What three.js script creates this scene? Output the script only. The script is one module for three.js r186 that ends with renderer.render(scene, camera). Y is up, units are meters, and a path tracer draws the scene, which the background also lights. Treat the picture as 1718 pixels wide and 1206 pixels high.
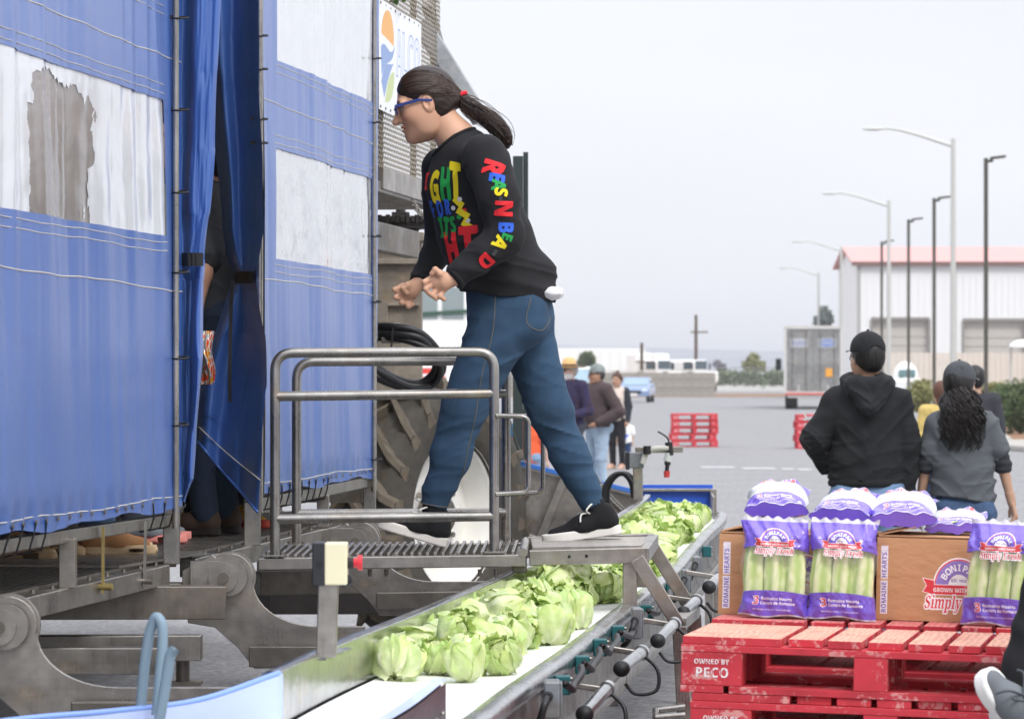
import * as THREE from 'three';
import { mergeGeometries } from 'three/addons/utils/BufferGeometryUtils.js';
import { RoundedBoxGeometry } from 'three/addons/geometries/RoundedBoxGeometry.js';
import { FontLoader } from 'three/addons/loaders/FontLoader.js';
import { TessellateModifier } from 'three/addons/modifiers/TessellateModifier.js';

// ---------------------------------------------------------------- camera, sky, sun, exposure
const FPX = 6000, CX = 859, HOR = 631, EYE = 1.585;          // focal length in photo pixels, optical axis, horizon line, eye height
const scene = new THREE.Scene();
const camera = new THREE.PerspectiveCamera(2 * Math.atan(603 / FPX) * 180 / Math.PI, 1718 / 1206, 0.1, 9000);
camera.position.set(0, EYE, 0); camera.lookAt(0, EYE, -100);
camera.setViewOffset(1718, 1206, 0, -28, 1718, 1206);
camera.focus = 12.7; camera.userData.fStop = 9.5;
const renderer = new THREE.WebGLRenderer({ antialias: true });
renderer.toneMapping = THREE.LinearToneMapping; renderer.toneMappingExposure = 1.13;
renderer.shadowMap.enabled = true;

function rngOf(seed) { let a = seed >>> 0; return () => { a = a + 0x6D2B79F5 | 0; let t = Math.imul(a ^ a >>> 15, 1 | a); t = t + Math.imul(t ^ t >>> 7, 61 | t) ^ t; return ((t ^ t >>> 14) >>> 0) / 4294967296; }; }
const rnd = rngOf(7);
const hash2 = (x, y) => { let h = Math.imul(x, 374761393) + Math.imul(y, 668265263) | 0; h = Math.imul(h ^ h >>> 13, 1274126177); return ((h ^ h >>> 16) >>> 0) / 4294967296; };
const sm = t => t * t * (3 - 2 * t), lerp = (a, b, t) => a + (b - a) * t, clamp = (x, a = 0, b = 1) => Math.min(b, Math.max(a, x));
const mod = (a, n) => ((a % n) + n) % n;
function vnoise(x, y, per = 0) {
  const xi = Math.floor(x), yi = Math.floor(y), fx = sm(x - xi), fy = sm(y - yi);
  const w = per ? v => mod(v, per) : v => v;
  return lerp(lerp(hash2(w(xi), w(yi)), hash2(w(xi + 1), w(yi)), fx), lerp(hash2(w(xi), w(yi + 1)), hash2(w(xi + 1), w(yi + 1)), fx), fy);
}
function fbm(x, y, per = 0, oct = 4) { let s = 0, a = .5, n = 0; for (let i = 0; i < oct; i++) { s += a * vnoise(x, y, per); n += a; x *= 2; y *= 2; per *= 2; a *= .5; } return s / n; }
function noise3(x, y, z) { return (vnoise(x + z * .71 + 13.1, y - z * .43) + vnoise(y + 5.3 - x * .37, z + 2.7 + x * .21) + vnoise(z - 8.1 + y * .29, x + 4.4)) / 3; }

{ // an overcast sky: bright, nearly even cloud, brighter towards the zenith as overcast skies are
  const W = 1024, H = 512, d = new Float32Array(W * H * 4);
  for (let j = 0; j < H; j++) for (let i = 0; i < W; i++) {
    const el = ((j + .5) / H - .5) * Math.PI, az = (i + .5) / W * Math.PI * 2, s = Math.max(0, Math.sin(el));
    const cx = Math.cos(az) * 3, cy = Math.sin(az) * 3, band = fbm(cx * 1.3 + 20, cy * 1.3 + s * 26 + 40, 0, 5) + .6 * (vnoise(cx * .7 + 9, s * 14 + cy * .5) - .5);
    const L = (.845 + .16 * (band - .35)) * (1 + 1.35 * Math.pow(s, 1.5)), k = (j * W + i) * 4, warm = clamp(1 - s * 9);
    d[k] = L * (.965 + .005 * warm); d[k + 1] = L * (.985 - .002 * warm); d[k + 2] = L * (1.055 - .01 * warm); d[k + 3] = 1;
  }
  const t = new THREE.DataTexture(d, W, H, THREE.RGBAFormat, THREE.FloatType);
  t.mapping = THREE.EquirectangularReflectionMapping; t.magFilter = THREE.LinearFilter; t.minFilter = THREE.LinearFilter; t.wrapS = THREE.RepeatWrapping; t.needsUpdate = true;
  scene.background = t; scene.environment = t;
}
const sun = new THREE.DirectionalLight(new THREE.Color(1, .975, .94), 1.5);
sun.position.set(12, 27, 10); sun.target.position.set(0, 0, -12); scene.add(sun, sun.target);
sun.castShadow = true; sun.shadow.radius = 30; sun.shadow.mapSize.set(2048, 2048);
Object.assign(sun.shadow.camera, { left: -14, right: 14, top: 14, bottom: -14, near: 1, far: 90 });

// ---------------------------------------------------------------- helpers
const V = (x, y, z) => new THREE.Vector3(x, y, z);
const P = (x, y, D) => V((x - CX) * D / FPX, EYE - (y - HOR) * D / FPX, -D);              // the point seen at photo pixel (x, y) at distance D
const PH = (x, y, h) => P(x, y, (EYE - h) * FPX / (y - HOR));                               // ... at height h above the ground
const taken = {};
function numbered(n) { const k = taken[n] = (taken[n] ?? -1) + 1; return k ? `${n}_${String(k).padStart(3, '0')}` : n; }
const baseOf = new WeakMap();
function tag(o, label, category, group, kind) { if (label) o.userData.label = label; if (category) o.userData.category = category; if (group) o.userData.group = group; if (kind) o.userData.kind = kind; return o; }
function thing(name, label, category, base = V(0, 0, 0), group) {
  const o = new THREE.Group(); o.name = numbered(name); o.position.copy(base); scene.add(o); baseOf.set(o, base.clone()); return tag(o, label, category, group);
}
function dup(root, label, group) { const r = root.clone(); r.name = numbered(root.name.replace(/_\d{3}$/, '')); scene.add(r); r.userData = { ...root.userData }; if (label) r.userData.label = label; if (group) r.userData.group = group; return r; }
function clean(g) {
  if (g.index) g = g.toNonIndexed();
  for (const k of Object.keys(g.attributes)) if (!['position', 'normal', 'uv', 'color'].includes(k)) g.deleteAttribute(k);
  if (!g.attributes.uv) g.setAttribute('uv', new THREE.BufferAttribute(new Float32Array(g.attributes.position.count * 2), 2));
  if (!g.attributes.normal) g.computeVertexNormals();
  g.clearGroups(); return g;
}
function boxUV(g) { // uv in metres from the dominant axis of each face
  const p = g.attributes.position, n = g.attributes.normal, uv = g.attributes.uv;
  for (let i = 0; i < p.count; i += 3) {
    let nx = 0, ny = 0, nz = 0; for (let k = 0; k < 3; k++) { nx += Math.abs(n.getX(i + k)); ny += Math.abs(n.getY(i + k)); nz += Math.abs(n.getZ(i + k)); }
    for (let k = 0; k < 3; k++) { const x = p.getX(i + k), y = p.getY(i + k), z = p.getZ(i + k);
      if (ny >= nx && ny >= nz) uv.setXY(i + k, x, z); else if (nx >= nz) uv.setXY(i + k, z, y); else uv.setXY(i + k, x, y); }
  }
  return g;
}
function join(gs) { gs = [gs].flat(9).filter(Boolean); const hasC = gs.some(g => g.attributes.color);
  gs = gs.map(g => { g = clean(g); if (hasC && !g.attributes.color) g.setAttribute('color', new THREE.BufferAttribute(new Float32Array(g.attributes.position.count * 3).fill(1), 3)); return g; });
  return gs.length > 1 ? mergeGeometries(gs) : gs[0]; }
// one named mesh; geometry is given in world metres and moved into the frame of the thing it belongs to
function mesh(name, gs, mat, parent, opt = {}) {
  let g = Array.isArray(mat) || opt.raw ? [gs].flat()[0] : join(gs);
  if (!opt.raw && !opt.keepUV && !Array.isArray(mat)) boxUV(g);
  const b = parent && baseOf.get(parent); if (b && !opt.local) g.translate(-b.x, -b.y, -b.z);
  const m = new THREE.Mesh(g, mat); m.name = parent ? name : numbered(name); m.castShadow = m.receiveShadow = true;
  if (b) baseOf.set(m, b);
  (parent || scene).add(m); return m;
}
function single(name, gs, mat, label, category, group, opt) { return tag(mesh(name, gs, mat, null, opt), label, category, group); }
function struct(name, gs, mat, opt) { return tag(mesh(name, gs, mat, null, opt), null, null, null, 'structure'); }
const box = (w, h, d, x = 0, y = 0, z = 0, r = 0) => { const g = r ? new RoundedBoxGeometry(w, h, d, 2, Math.min(r, w / 2.1, h / 2.1, d / 2.1)) : new THREE.BoxGeometry(w, h, d); return g.translate(x, y, z); };
function basisTo(a, b, up = V(0, 1, 0)) { const z = b.clone().sub(a).normalize(); if (Math.abs(z.dot(up)) > .98) up = V(1, 0, 0); const x = up.clone().cross(z).normalize(), y = z.clone().cross(x); return new THREE.Matrix4().makeBasis(x, y, z).setPosition(a.clone().add(b).multiplyScalar(.5)); }
const beam = (a, b, w, h, r = .004, up) => box(w, h, a.distanceTo(b), 0, 0, 0, r).applyMatrix4(basisTo(a, b, up));   // square tube from a to b, w across, h upward
const rod = (a, b, r, r2 = r, n = 12) => new THREE.CylinderGeometry(r2, r, a.distanceTo(b), n).rotateX(Math.PI / 2).applyMatrix4(basisTo(a, b));
const tube = (pts, r, seg = 40, n = 8, tension = .5) => new THREE.TubeGeometry(new THREE.CatmullRomCurve3(pts, false, 'catmullrom', tension), seg, r, n, false);
const ball = (p, r, w = 12, h = 8) => new THREE.SphereGeometry(r, w, h).translate(p.x, p.y, p.z);
function bent(pts, r, rad, n = 10) { // pipe along straight runs with rounded corners
  const path = new THREE.CurvePath();
  let prev = pts[0];
  for (let i = 1; i < pts.length - 1; i++) { const a = pts[i].clone().add(prev.clone().sub(pts[i]).setLength(rad)), b = pts[i].clone().add(pts[i + 1].clone().sub(pts[i]).setLength(rad));
    path.add(new THREE.LineCurve3(prev, a)); path.add(new THREE.QuadraticBezierCurve3(a, pts[i], b)); prev = b; }
  path.add(new THREE.LineCurve3(prev, pts[pts.length - 1]));
  const out = []; for (const c of path.curves) { const k = c.isLineCurve3 ? 1 : 8; for (let i = 0; i < k; i++) out.push(c.getPoint(i / k)); } out.push(pts[pts.length - 1]);
  const cp = new THREE.CurvePath(); for (let i = 0; i < out.length - 1; i++) cp.add(new THREE.LineCurve3(out[i], out[i + 1]));
  return sweep(out, r, n);
}
function sweep(pts, r, n = 8) { // round section along a polyline, mitred, radius number or function
  const pos = [], idx = [], nor = []; let up = null;
  for (let i = 0; i < pts.length; i++) {
    const d = pts[Math.min(i + 1, pts.length - 1)].clone().sub(pts[Math.max(i - 1, 0)]).normalize();
    if (!up) up = Math.abs(d.y) > .9 ? V(1, 0, 0) : V(0, 1, 0);
    const x = up.clone().cross(d).normalize(), y = d.clone().cross(x).normalize(); up = y.clone();
    const rr = typeof r === 'function' ? r(i / (pts.length - 1)) : r;
    for (let k = 0; k < n; k++) { const a = k / n * Math.PI * 2, c = Math.cos(a), s = Math.sin(a); const nx = x.clone().multiplyScalar(c).addScaledVector(y, s); pos.push(pts[i].x + nx.x * rr, pts[i].y + nx.y * rr, pts[i].z + nx.z * rr); nor.push(nx.x, nx.y, nx.z); }
  }
  for (let i = 0; i < pts.length - 1; i++) for (let k = 0; k < n; k++) { const a = i * n + k, b = i * n + (k + 1) % n; idx.push(a, b, a + n, b, b + n, a + n); }
  for (const e of [0, pts.length - 1]) { const c = pos.length / 3; pos.push(pts[e].x, pts[e].y, pts[e].z); nor.push(0, 0, 1); for (let k = 0; k < n; k++) { const a = e * n + k, b = e * n + (k + 1) % n; e ? idx.push(a, b, c) : idx.push(b, a, c); } }
  const g = new THREE.BufferGeometry(); g.setAttribute('position', new THREE.Float32BufferAttribute(pos, 3)); g.setAttribute('normal', new THREE.Float32BufferAttribute(nor, 3)); g.setIndex(idx); return g;
}
function grid(nu, nv, fn, uvf, skip) { // surface from a function (u, v) -> Vector3
  const pos = [], uv = [], idx = [];
  for (let j = 0; j <= nv; j++) for (let i = 0; i <= nu; i++) { const p = fn(i / nu, j / nv); pos.push(p.x, p.y, p.z); const q = uvf ? uvf(i / nu, j / nv) : [i / nu, j / nv]; uv.push(q[0], q[1]); }
  for (let j = 0; j < nv; j++) for (let i = 0; i < nu; i++) { if (skip && skip((i + .5) / nu, (j + .5) / nv)) continue; const a = j * (nu + 1) + i, b = a + 1, c = a + nu + 1, d = c + 1; idx.push(a, b, c, b, d, c); }
  const g = new THREE.BufferGeometry(); g.setAttribute('position', new THREE.Float32BufferAttribute(pos, 3)); g.setAttribute('uv', new THREE.Float32BufferAttribute(uv, 2)); g.setIndex(idx); g.computeVertexNormals(); return g;
}
function plate(pts, thick, M, bevel = .002) { // outline [x, y] extruded by thick along local z, then placed
  const s = new THREE.Shape(pts.map(p => new THREE.Vector2(p[0], p[1])));
  return new THREE.ExtrudeGeometry(s, { depth: thick, bevelEnabled: bevel > 0, bevelThickness: bevel, bevelSize: bevel, bevelSegments: 1 }).applyMatrix4(M || new THREE.Matrix4());
}
// ---------------------------------------------------------------- textures and materials
function tex(w, h, fn, srgb = true, rep = 1) {
  const d = new Uint8Array(w * h * 4);
  for (let j = 0; j < h; j++) for (let i = 0; i < w; i++) { const c = fn(i / w, j / h, i, j), k = (j * w + i) * 4; d[k] = clamp(c[0]) * 255; d[k + 1] = clamp(c[1]) * 255; d[k + 2] = clamp(c[2]) * 255; d[k + 3] = c.length > 3 ? clamp(c[3]) * 255 : 255; }
  const t = new THREE.DataTexture(d, w, h); t.wrapS = t.wrapT = THREE.RepeatWrapping; t.magFilter = THREE.LinearFilter; t.minFilter = THREE.LinearMipmapLinearFilter; if (srgb) t.colorSpace = THREE.SRGBColorSpace; t.repeat.set(rep, rep); t.needsUpdate = true; return t;
}
function canvasTex(w, h, draw) { const c = document.createElement('canvas'); c.width = w; c.height = h; const x = c.getContext('2d'); draw(x, w, h); const t = new THREE.CanvasTexture(c); t.colorSpace = THREE.SRGBColorSpace; return t; }
const g1 = v => [v, v, v];
const T = {
  steel: tex(512, 512, (u, v) => { const a = fbm(u * 5, v * 5, 5, 5), b = fbm(u * 24 + 3, v * 24, 24, 3), s = vnoise(u * 220, v * 6, 220) * .5 + vnoise(u * 6, v * 220, 220) * .5; const k = .80 + .26 * (a - .5) + .14 * (b - .5) + .05 * (s - .5); const r = clamp((fbm(u * 7 + 40, v * 7, 7, 4) - .60) * 3); return [k + .02 * r, k - .03 * r, k - .09 * r]; }, true, 1.4),
  steelR: tex(512, 512, (u, v) => g1(.50 + .5 * (fbm(u * 6 + 9, v * 6, 6, 5) - .35) + .16 * (vnoise(u * 180, v * 8, 180) - .5)), false, 1.4),
  soft: tex(512, 512, (u, v) => g1(fbm(u * 8, v * 8, 8, 5)), false, 1),
  speck: tex(512, 512, (u, v) => { const a = fbm(u * 8, v * 8, 8, 4), b = vnoise(u * 170, v * 170, 170), c = vnoise(u * 90 + 50, v * 90, 90), e = fbm(u * 3 + 7, v * 3, 3, 4); const k = .60 + .03 * (a - .5) + .03 * (e - .5) + .16 * (b - .5) + .10 * (c - .5) + (b > .93 ? .08 : 0) - (c > .95 ? .10 : 0); return [k * 1.0, k * .995, k * .995]; }, true, 1 / 3),
  speckB: tex(512, 512, (u, v) => g1(vnoise(u * 170, v * 170, 170) * .6 + vnoise(u * 85, v * 85, 85) * .4), false, 1 / 3),
  wood: tex(512, 512, (u, v) => { const gx = v * 26 + 2.2 * fbm(u * 3, v * 8, 8, 4), ring = .5 + .5 * Math.sin(gx * 6.283), f = vnoise(u * 8, v * 160, 160), st = clamp((fbm(u * 5 + 11, v * 9, 9, 4) - .5) * 3); const k = .86 + .10 * (ring - .5) + .12 * (f - .5); return [k - .05 * st, (k - .03) * (.86 - .10 * st), (k - .03) * (.80 - .10 * st)]; }, true, 2.2),
  chip: tex(512, 512, (u, v) => { const a = fbm(u * 6, v * 14, 14, 5), b = fbm(u * 40, v * 60, 60, 3), c = clamp((a * .62 + b * .38 - .545) * 8), d = .9 + .25 * (fbm(u * 4 + 5, v * 4, 4, 4) - .5); return [lerp(.86 * d, .84, c), lerp(.235 * d, .58, c), lerp(.285 * d, .56, c)]; }, true, 2.5),
  mulch: tex(256, 256, (u, v) => { const k = .62 + .5 * (fbm(u * 30, v * 30, 30, 3) - .5); return [k, k * .84, k * .70]; }, true, 1 / 2),
};
const rep = (t, r) => { const c = t.clone(); c.repeat.set(r, r); c.needsUpdate = true; return c; };
const S = (c, o = {}) => new THREE.MeshStandardMaterial({ color: new THREE.Color(c), roughness: .7, ...o });
const PM = (c, o = {}) => new THREE.MeshPhysicalMaterial({ color: new THREE.Color(c), roughness: .7, ...o });
const lin = (r, g, b) => new THREE.Color().setRGB(r, g, b);
const M = {
  steel: S('#c6c0b8', { metalness: .88, roughness: .66, map: T.steel, roughnessMap: T.steelR, bumpMap: T.soft, bumpScale: .0012 }),
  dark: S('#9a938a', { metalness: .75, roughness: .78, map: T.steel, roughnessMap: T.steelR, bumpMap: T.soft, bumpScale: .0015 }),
  pipe: S('#c9c5bf', { metalness: .9, roughness: .55, map: T.steel, roughnessMap: T.steelR }),
  shiny: S('#d9dadb', { metalness: .92, roughness: .42, map: T.steel, roughnessMap: T.steelR }),
  rusty: S('#b7ab9c', { metalness: .35, roughness: .9, map: T.steel, bumpMap: T.soft, bumpScale: .004 }),
  iron: S('#3a3633', { metalness: .5, roughness: .6, map: T.steel }),
  rubber: S('#23211f', { roughness: .75, bumpMap: T.soft, bumpScale: .002 }),
  black: S('#17171a', { roughness: .55 }), cable: S('#1c1c1f', { roughness: .45 }),
  teal: S('#0f5a5e', { roughness: .45 }), greybox: S('#9a9ea3', { roughness: .4, metalness: .25, map: T.steel }),
  white: S('#e9e8e4', { roughness: .5 }), belt: S('#eeeeee', { roughness: .45, bumpMap: rep(T.soft, 1.5), bumpScale: .004 }),
  tarp: PM(lin(.056, .142, .45), { roughness: .36, clearcoat: .6, clearcoatRoughness: .34, bumpMap: rep(T.soft, 3), bumpScale: .0012, side: THREE.DoubleSide }),
  thread: S('#d8d2c4', { roughness: .9 }), zip: S('#1b1b1e', { roughness: .5 }),
  red: S('#d01d2a', { roughness: .4 }), cream: S('#e6dfbd', { roughness: .45 }),
};
// ---------------------------------------------------------------- the setting: ground, hills, far yard
M.asphalt = S(lin(.235, .235, .24), { roughness: .88, map: T.speck, bumpMap: T.speckB, bumpScale: .004 }); M.asphalt.color.setRGB(.76, .76, .775);
struct('asphalt_ground', new THREE.PlaneGeometry(9000, 9000).rotateX(-Math.PI / 2).translate(0, 0, -3500), M.asphalt);
M.paint = S('#b4b4b4', { roughness: .8 });
for (const [x0, x1, y] of [[1246, 1302, 786], [1312, 1332, 787], [1340, 1362, 788], [1176, 1232, 784]]) { // worn dashes of a lane line
  const a = PH(x0, y, 0), b = PH(x1, y, 0); struct('lane_marking', box(b.x - a.x, .004, .9, (a.x + b.x) / 2, .004, a.z), M.paint);
}
struct('dirt_shoulder', box(260, .006, 60, 30, .004, -300), S('#c9b59c', { map: rep(T.mulch, .2) }));
M.hill = S(lin(.20, .22, .26), { roughness: 1 });
for (const [D, amp, off, seed] of [[4200, 48, 10, 3], [3000, 20, 8, 9]]) struct('hills', grid(120, 6, (u, v) => {
  const X = lerp(-1600, 2200, u), e = Math.sin(Math.PI * v), h = (off + amp * (.45 * Math.exp(-(((X + 300) / 700) ** 2)) + .5 * fbm(u * 9 + seed, seed, 0, 5))) * e;
  return V(X, h - 2, -D - (v - .5) * 900);
}), M.hill);

scene.fog = new THREE.FogExp2(new THREE.Color(.93, .95, 1), .0003);
function leaves(c, R, n, size, seed, shape) { // leaf-sized faces through a crown's volume, gathered in clumps
  const r = rngOf(seed), pos = [], nor = [];
  const clumps = Array.from({ length: Math.max(6, n / 60 | 0) }, () => { let p; do p = V(r() * 2 - 1, r() * 2 - 1, r() * 2 - 1); while (p.lengthSq() > 1); return p.setLength(.45 + .5 * Math.sqrt(r())); });
  for (let i = 0; i < n; i++) {
    const k = clumps[r() * clumps.length | 0], p = k.clone().add(V(r() - .5, r() - .5, r() - .5).multiplyScalar(.62)); if (shape === 'box') p.set(r() * 2 - 1, (r() * 2 - 1) * (.8 + .25 * Math.sin(p.x * 9)), r() * 2 - 1);
    const q = V(c.x + p.x * R.x, c.y + p.y * R.y, c.z + p.z * R.z), a = V(r() - .5, r() - .5, r() - .5).normalize(), b = V(r() - .5, r() - .5, r() - .5).cross(a).normalize(), s = size * (.6 + .8 * r());
    for (const t of [a.clone().multiplyScalar(s), b.clone().multiplyScalar(s * .6), a.clone().multiplyScalar(-s), a.clone().multiplyScalar(-s), b.clone().multiplyScalar(-s * .6), a.clone().multiplyScalar(s)]) { pos.push(q.x + t.x, q.y + t.y, q.z + t.z); }
    const nn = a.clone().cross(b); for (let j = 0; j < 6; j++) nor.push(nn.x, nn.y, nn.z);
  }
  const g = new THREE.BufferGeometry(); g.setAttribute('position', new THREE.Float32BufferAttribute(pos, 3)); g.setAttribute('normal', new THREE.Float32BufferAttribute(nor, 3)); return g;
}
const leafM = (r, g, b) => PM(lin(r, g, b), { roughness: .9, transmission: .3, side: THREE.DoubleSide });
M.leafA = leafM(.10, .15, .05); M.leafB = leafM(.30, .30, .11); M.leafC = leafM(.16, .20, .17); M.bark = S('#5a4a3c', { roughness: .95 });
function plant(name, label, cat, x, y, D, rx, ry, mat, n, size, group, trunk = 0) {
  const c = P(x, y, D), s = FPX / D, R = V(rx / s, ry / s, rx / s), t = thing(name, label, cat, V(c.x, 0, c.z), group);
  mesh(trunk ? 'crown' : 'foliage', leaves(c, R, n, size, Math.round(x * 7 + y)), mat, t, { raw: true });
  const h = Math.max(.2, c.y - R.y * .3); mesh(trunk ? 'trunk' : 'stem', [rod(V(c.x, 0, c.z), V(c.x, h, c.z), h * .035 + .02, h * .02 + .01), ...[0, 1, 2, 3].map(i => rod(V(c.x, h * .75, c.z), V(c.x + Math.cos(i * 1.7) * R.x * .5, h + R.y * .3, c.z + Math.sin(i * 1.7) * R.z * .5), h * .015 + .01, .01))], M.bark, t);
  return t;
}
// block wall, vine-grown fence, poles
{ const D = 282, a = P(820, 640, D), b = P(1201, 640, D), t = thing('block_wall', 'long pale concrete block wall behind the parked blue car', 'wall', V((a.x + b.x) / 2, 0, -D)), w = S('#c4c2ba', { roughness: .95, map: rep(T.mulch, .3) });
  w.map = T.steel; const n = 9; for (let i = 0; i < n; i++) { const x0 = lerp(a.x, b.x, i / n), x1 = lerp(a.x, b.x, (i + 1) / n); mesh('panel', box(x1 - x0 - .05, 1.86, .2, (x0 + x1) / 2, .93, -D), w, t); if (i) mesh('pilaster', box(.4, 1.95, .3, x0, .975, -D), w, t); }
  mesh('cap', box(b.x - a.x, .08, .32, (a.x + b.x) / 2, 1.99, -D), S('#cfcdc6'), t); }
{ const D = 390, a = P(1203, 640, D), b = P(1420, 640, D), t = thing('chain_link_fence', 'chain link fence with dark green screening along its foot wall', 'fence', V((a.x + b.x) / 2, 0, -D));
  mesh('foot_wall', box(b.x - a.x, .55, .3, (a.x + b.x) / 2, .27, -D), S('#d6d4cf'), t);
  for (let i = 0; i <= 7; i++) mesh('fence_post', rod(V(lerp(a.x, b.x, i / 7), .55, -D), V(lerp(a.x, b.x, i / 7), 2.5, -D), .05), M.pipe, t);
  mesh('top_rail', rod(V(a.x, 2.5, -D), V(b.x, 2.5, -D), .04), M.pipe, t);
  const m = mesh('vine_screen', leaves(V((a.x + b.x) / 2, 1.35, -D), V((b.x - a.x) / 2, .85, .25), 2600, .22, 5, 'box'), leafM(.26, .30, .19), t, { raw: true }); m.userData.kind = 'stuff'; }
plant('shrub', 'yellow-green shrub rising over the vine-covered fence', 'shrub', 1266, 612, 420, 17, 15, M.leafB, 900, .3);
plant('shrub', 'grey leafless bush left of the yellow-green shrub', 'shrub', 1205, 616, 430, 13, 11, leafM(.25, .24, .27), 500, .25);
plant('tree', 'small dark tree standing behind the grey truck trailer', 'tree', 1383, 533, 460, 14, 18, M.leafC, 900, .35, null, 1);
plant('tree', 'round green tree behind the person in straw hat', 'tree', 982, 606, 330, 15, 13, M.leafA, 900, .28, null, 1);
function utilityPole(x, y, D, label) { const t = thing('utility_pole', label, 'pole', P(x, HOR, D).setY(0)), p = P(x, y, D); mesh('pole', rod(V(p.x, 0, p.z), p, .19, .13), M.bark, t); mesh('crossarm', box(1.6, .14, .12, p.x + .3, p.y - 1.6, p.z + .2), M.bark, t); for (const k of [-.3, .9]) mesh('insulator', rod(V(p.x + k, p.y - 1.55, p.z + .2), V(p.x + k, p.y - 1.25, p.z + .2), .05), M.white, t); }
utilityPole(1168, 528, 330, 'bare wooden utility pole beyond the white truck cabs'); utilityPole(1077, 575, 300, 'short wooden utility pole in front of the white trailer');
utilityPole(1303, 612, 400, 'short dark pole beside the rear of grey truck trailer');

// street lamps: white with a long curved arm, dark with a flat head
M.lampWhite = S('#c3c3be', { roughness: .45, metalness: .2 }); M.lampDark = S('#4c4a42', { roughness: .6 });
function whiteLamp(x, yTop, label) {
  const s = (HOR - yTop) / 7.6, D = FPX / s, b = P(x, HOR, D), t = thing('street_lamp', label, 'street lamp', V(b.x, 0, b.z), 'white street lamps along the kerb');
  mesh('pole', rod(V(b.x, 0, b.z), V(b.x, EYE + 7.75, b.z), .11, .075, 14), M.lampWhite, t); mesh('base_plate', box(.4, .05, .4, b.x, .025, b.z, .01), M.lampWhite, t);
  const y = EYE + 7.5; mesh('arm', sweep([[0, 0], [-.5, .16], [-1.1, .36], [-1.7, .52], [-2.1, .58], [-2.35, .57]].map(([u, v]) => V(b.x + u, y + v, b.z)), k => .06 - .025 * k), M.lampWhite, t);
  mesh('lamp_head', new THREE.SphereGeometry(.5, 14, 8).scale(.72, .12, .24).translate(b.x - 2.62, y + .56, b.z), M.lampWhite, t); return t;
}
whiteLamp(1600, 240, 'tall white street lamp in front of the warehouse doors'); whiteLamp(1492, 342, 'white street lamp by the near corner of warehouse');
whiteLamp(1412, 418, 'white street lamp between truck trailer and warehouse corner'); whiteLamp(1374, 460, 'farthest white street lamp, above the truck trailer');
function darkLamp(x, yTop, label) {
  const s = (HOR - yTop) / 6.05, D = FPX / s, b = P(x, HOR, D), t = thing('parking_lamp', label, 'lamp', V(b.x, 0, b.z), 'dark parking lot lamps');
  mesh('pole', box(.11, EYE + 6.05, .11, b.x, (EYE + 6.05) / 2, b.z, .01), M.lampDark, t); mesh('arm', rod(V(b.x, EYE + 5.95, b.z), V(b.x + .2, EYE + 5.98, b.z), .04), M.lampDark, t);
  mesh('lamp_head', box(.42, .07, .3, b.x + .34, EYE + 6.03, b.z, .02).translate(-b.x, -EYE - 6, 0).rotateZ(.12).translate(b.x, EYE + 6, 0), M.lampDark, t);
}
darkLamp(1655, 265, 'tallest dark parking lamp, before the right warehouse door'); darkLamp(1568, 332, 'dark parking lamp beside the left warehouse door');
darkLamp(1525, 368, 'dark parking lamp in front of left warehouse door'); darkLamp(1480, 405, 'farthest dark parking lamp by the warehouse corner');

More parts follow.
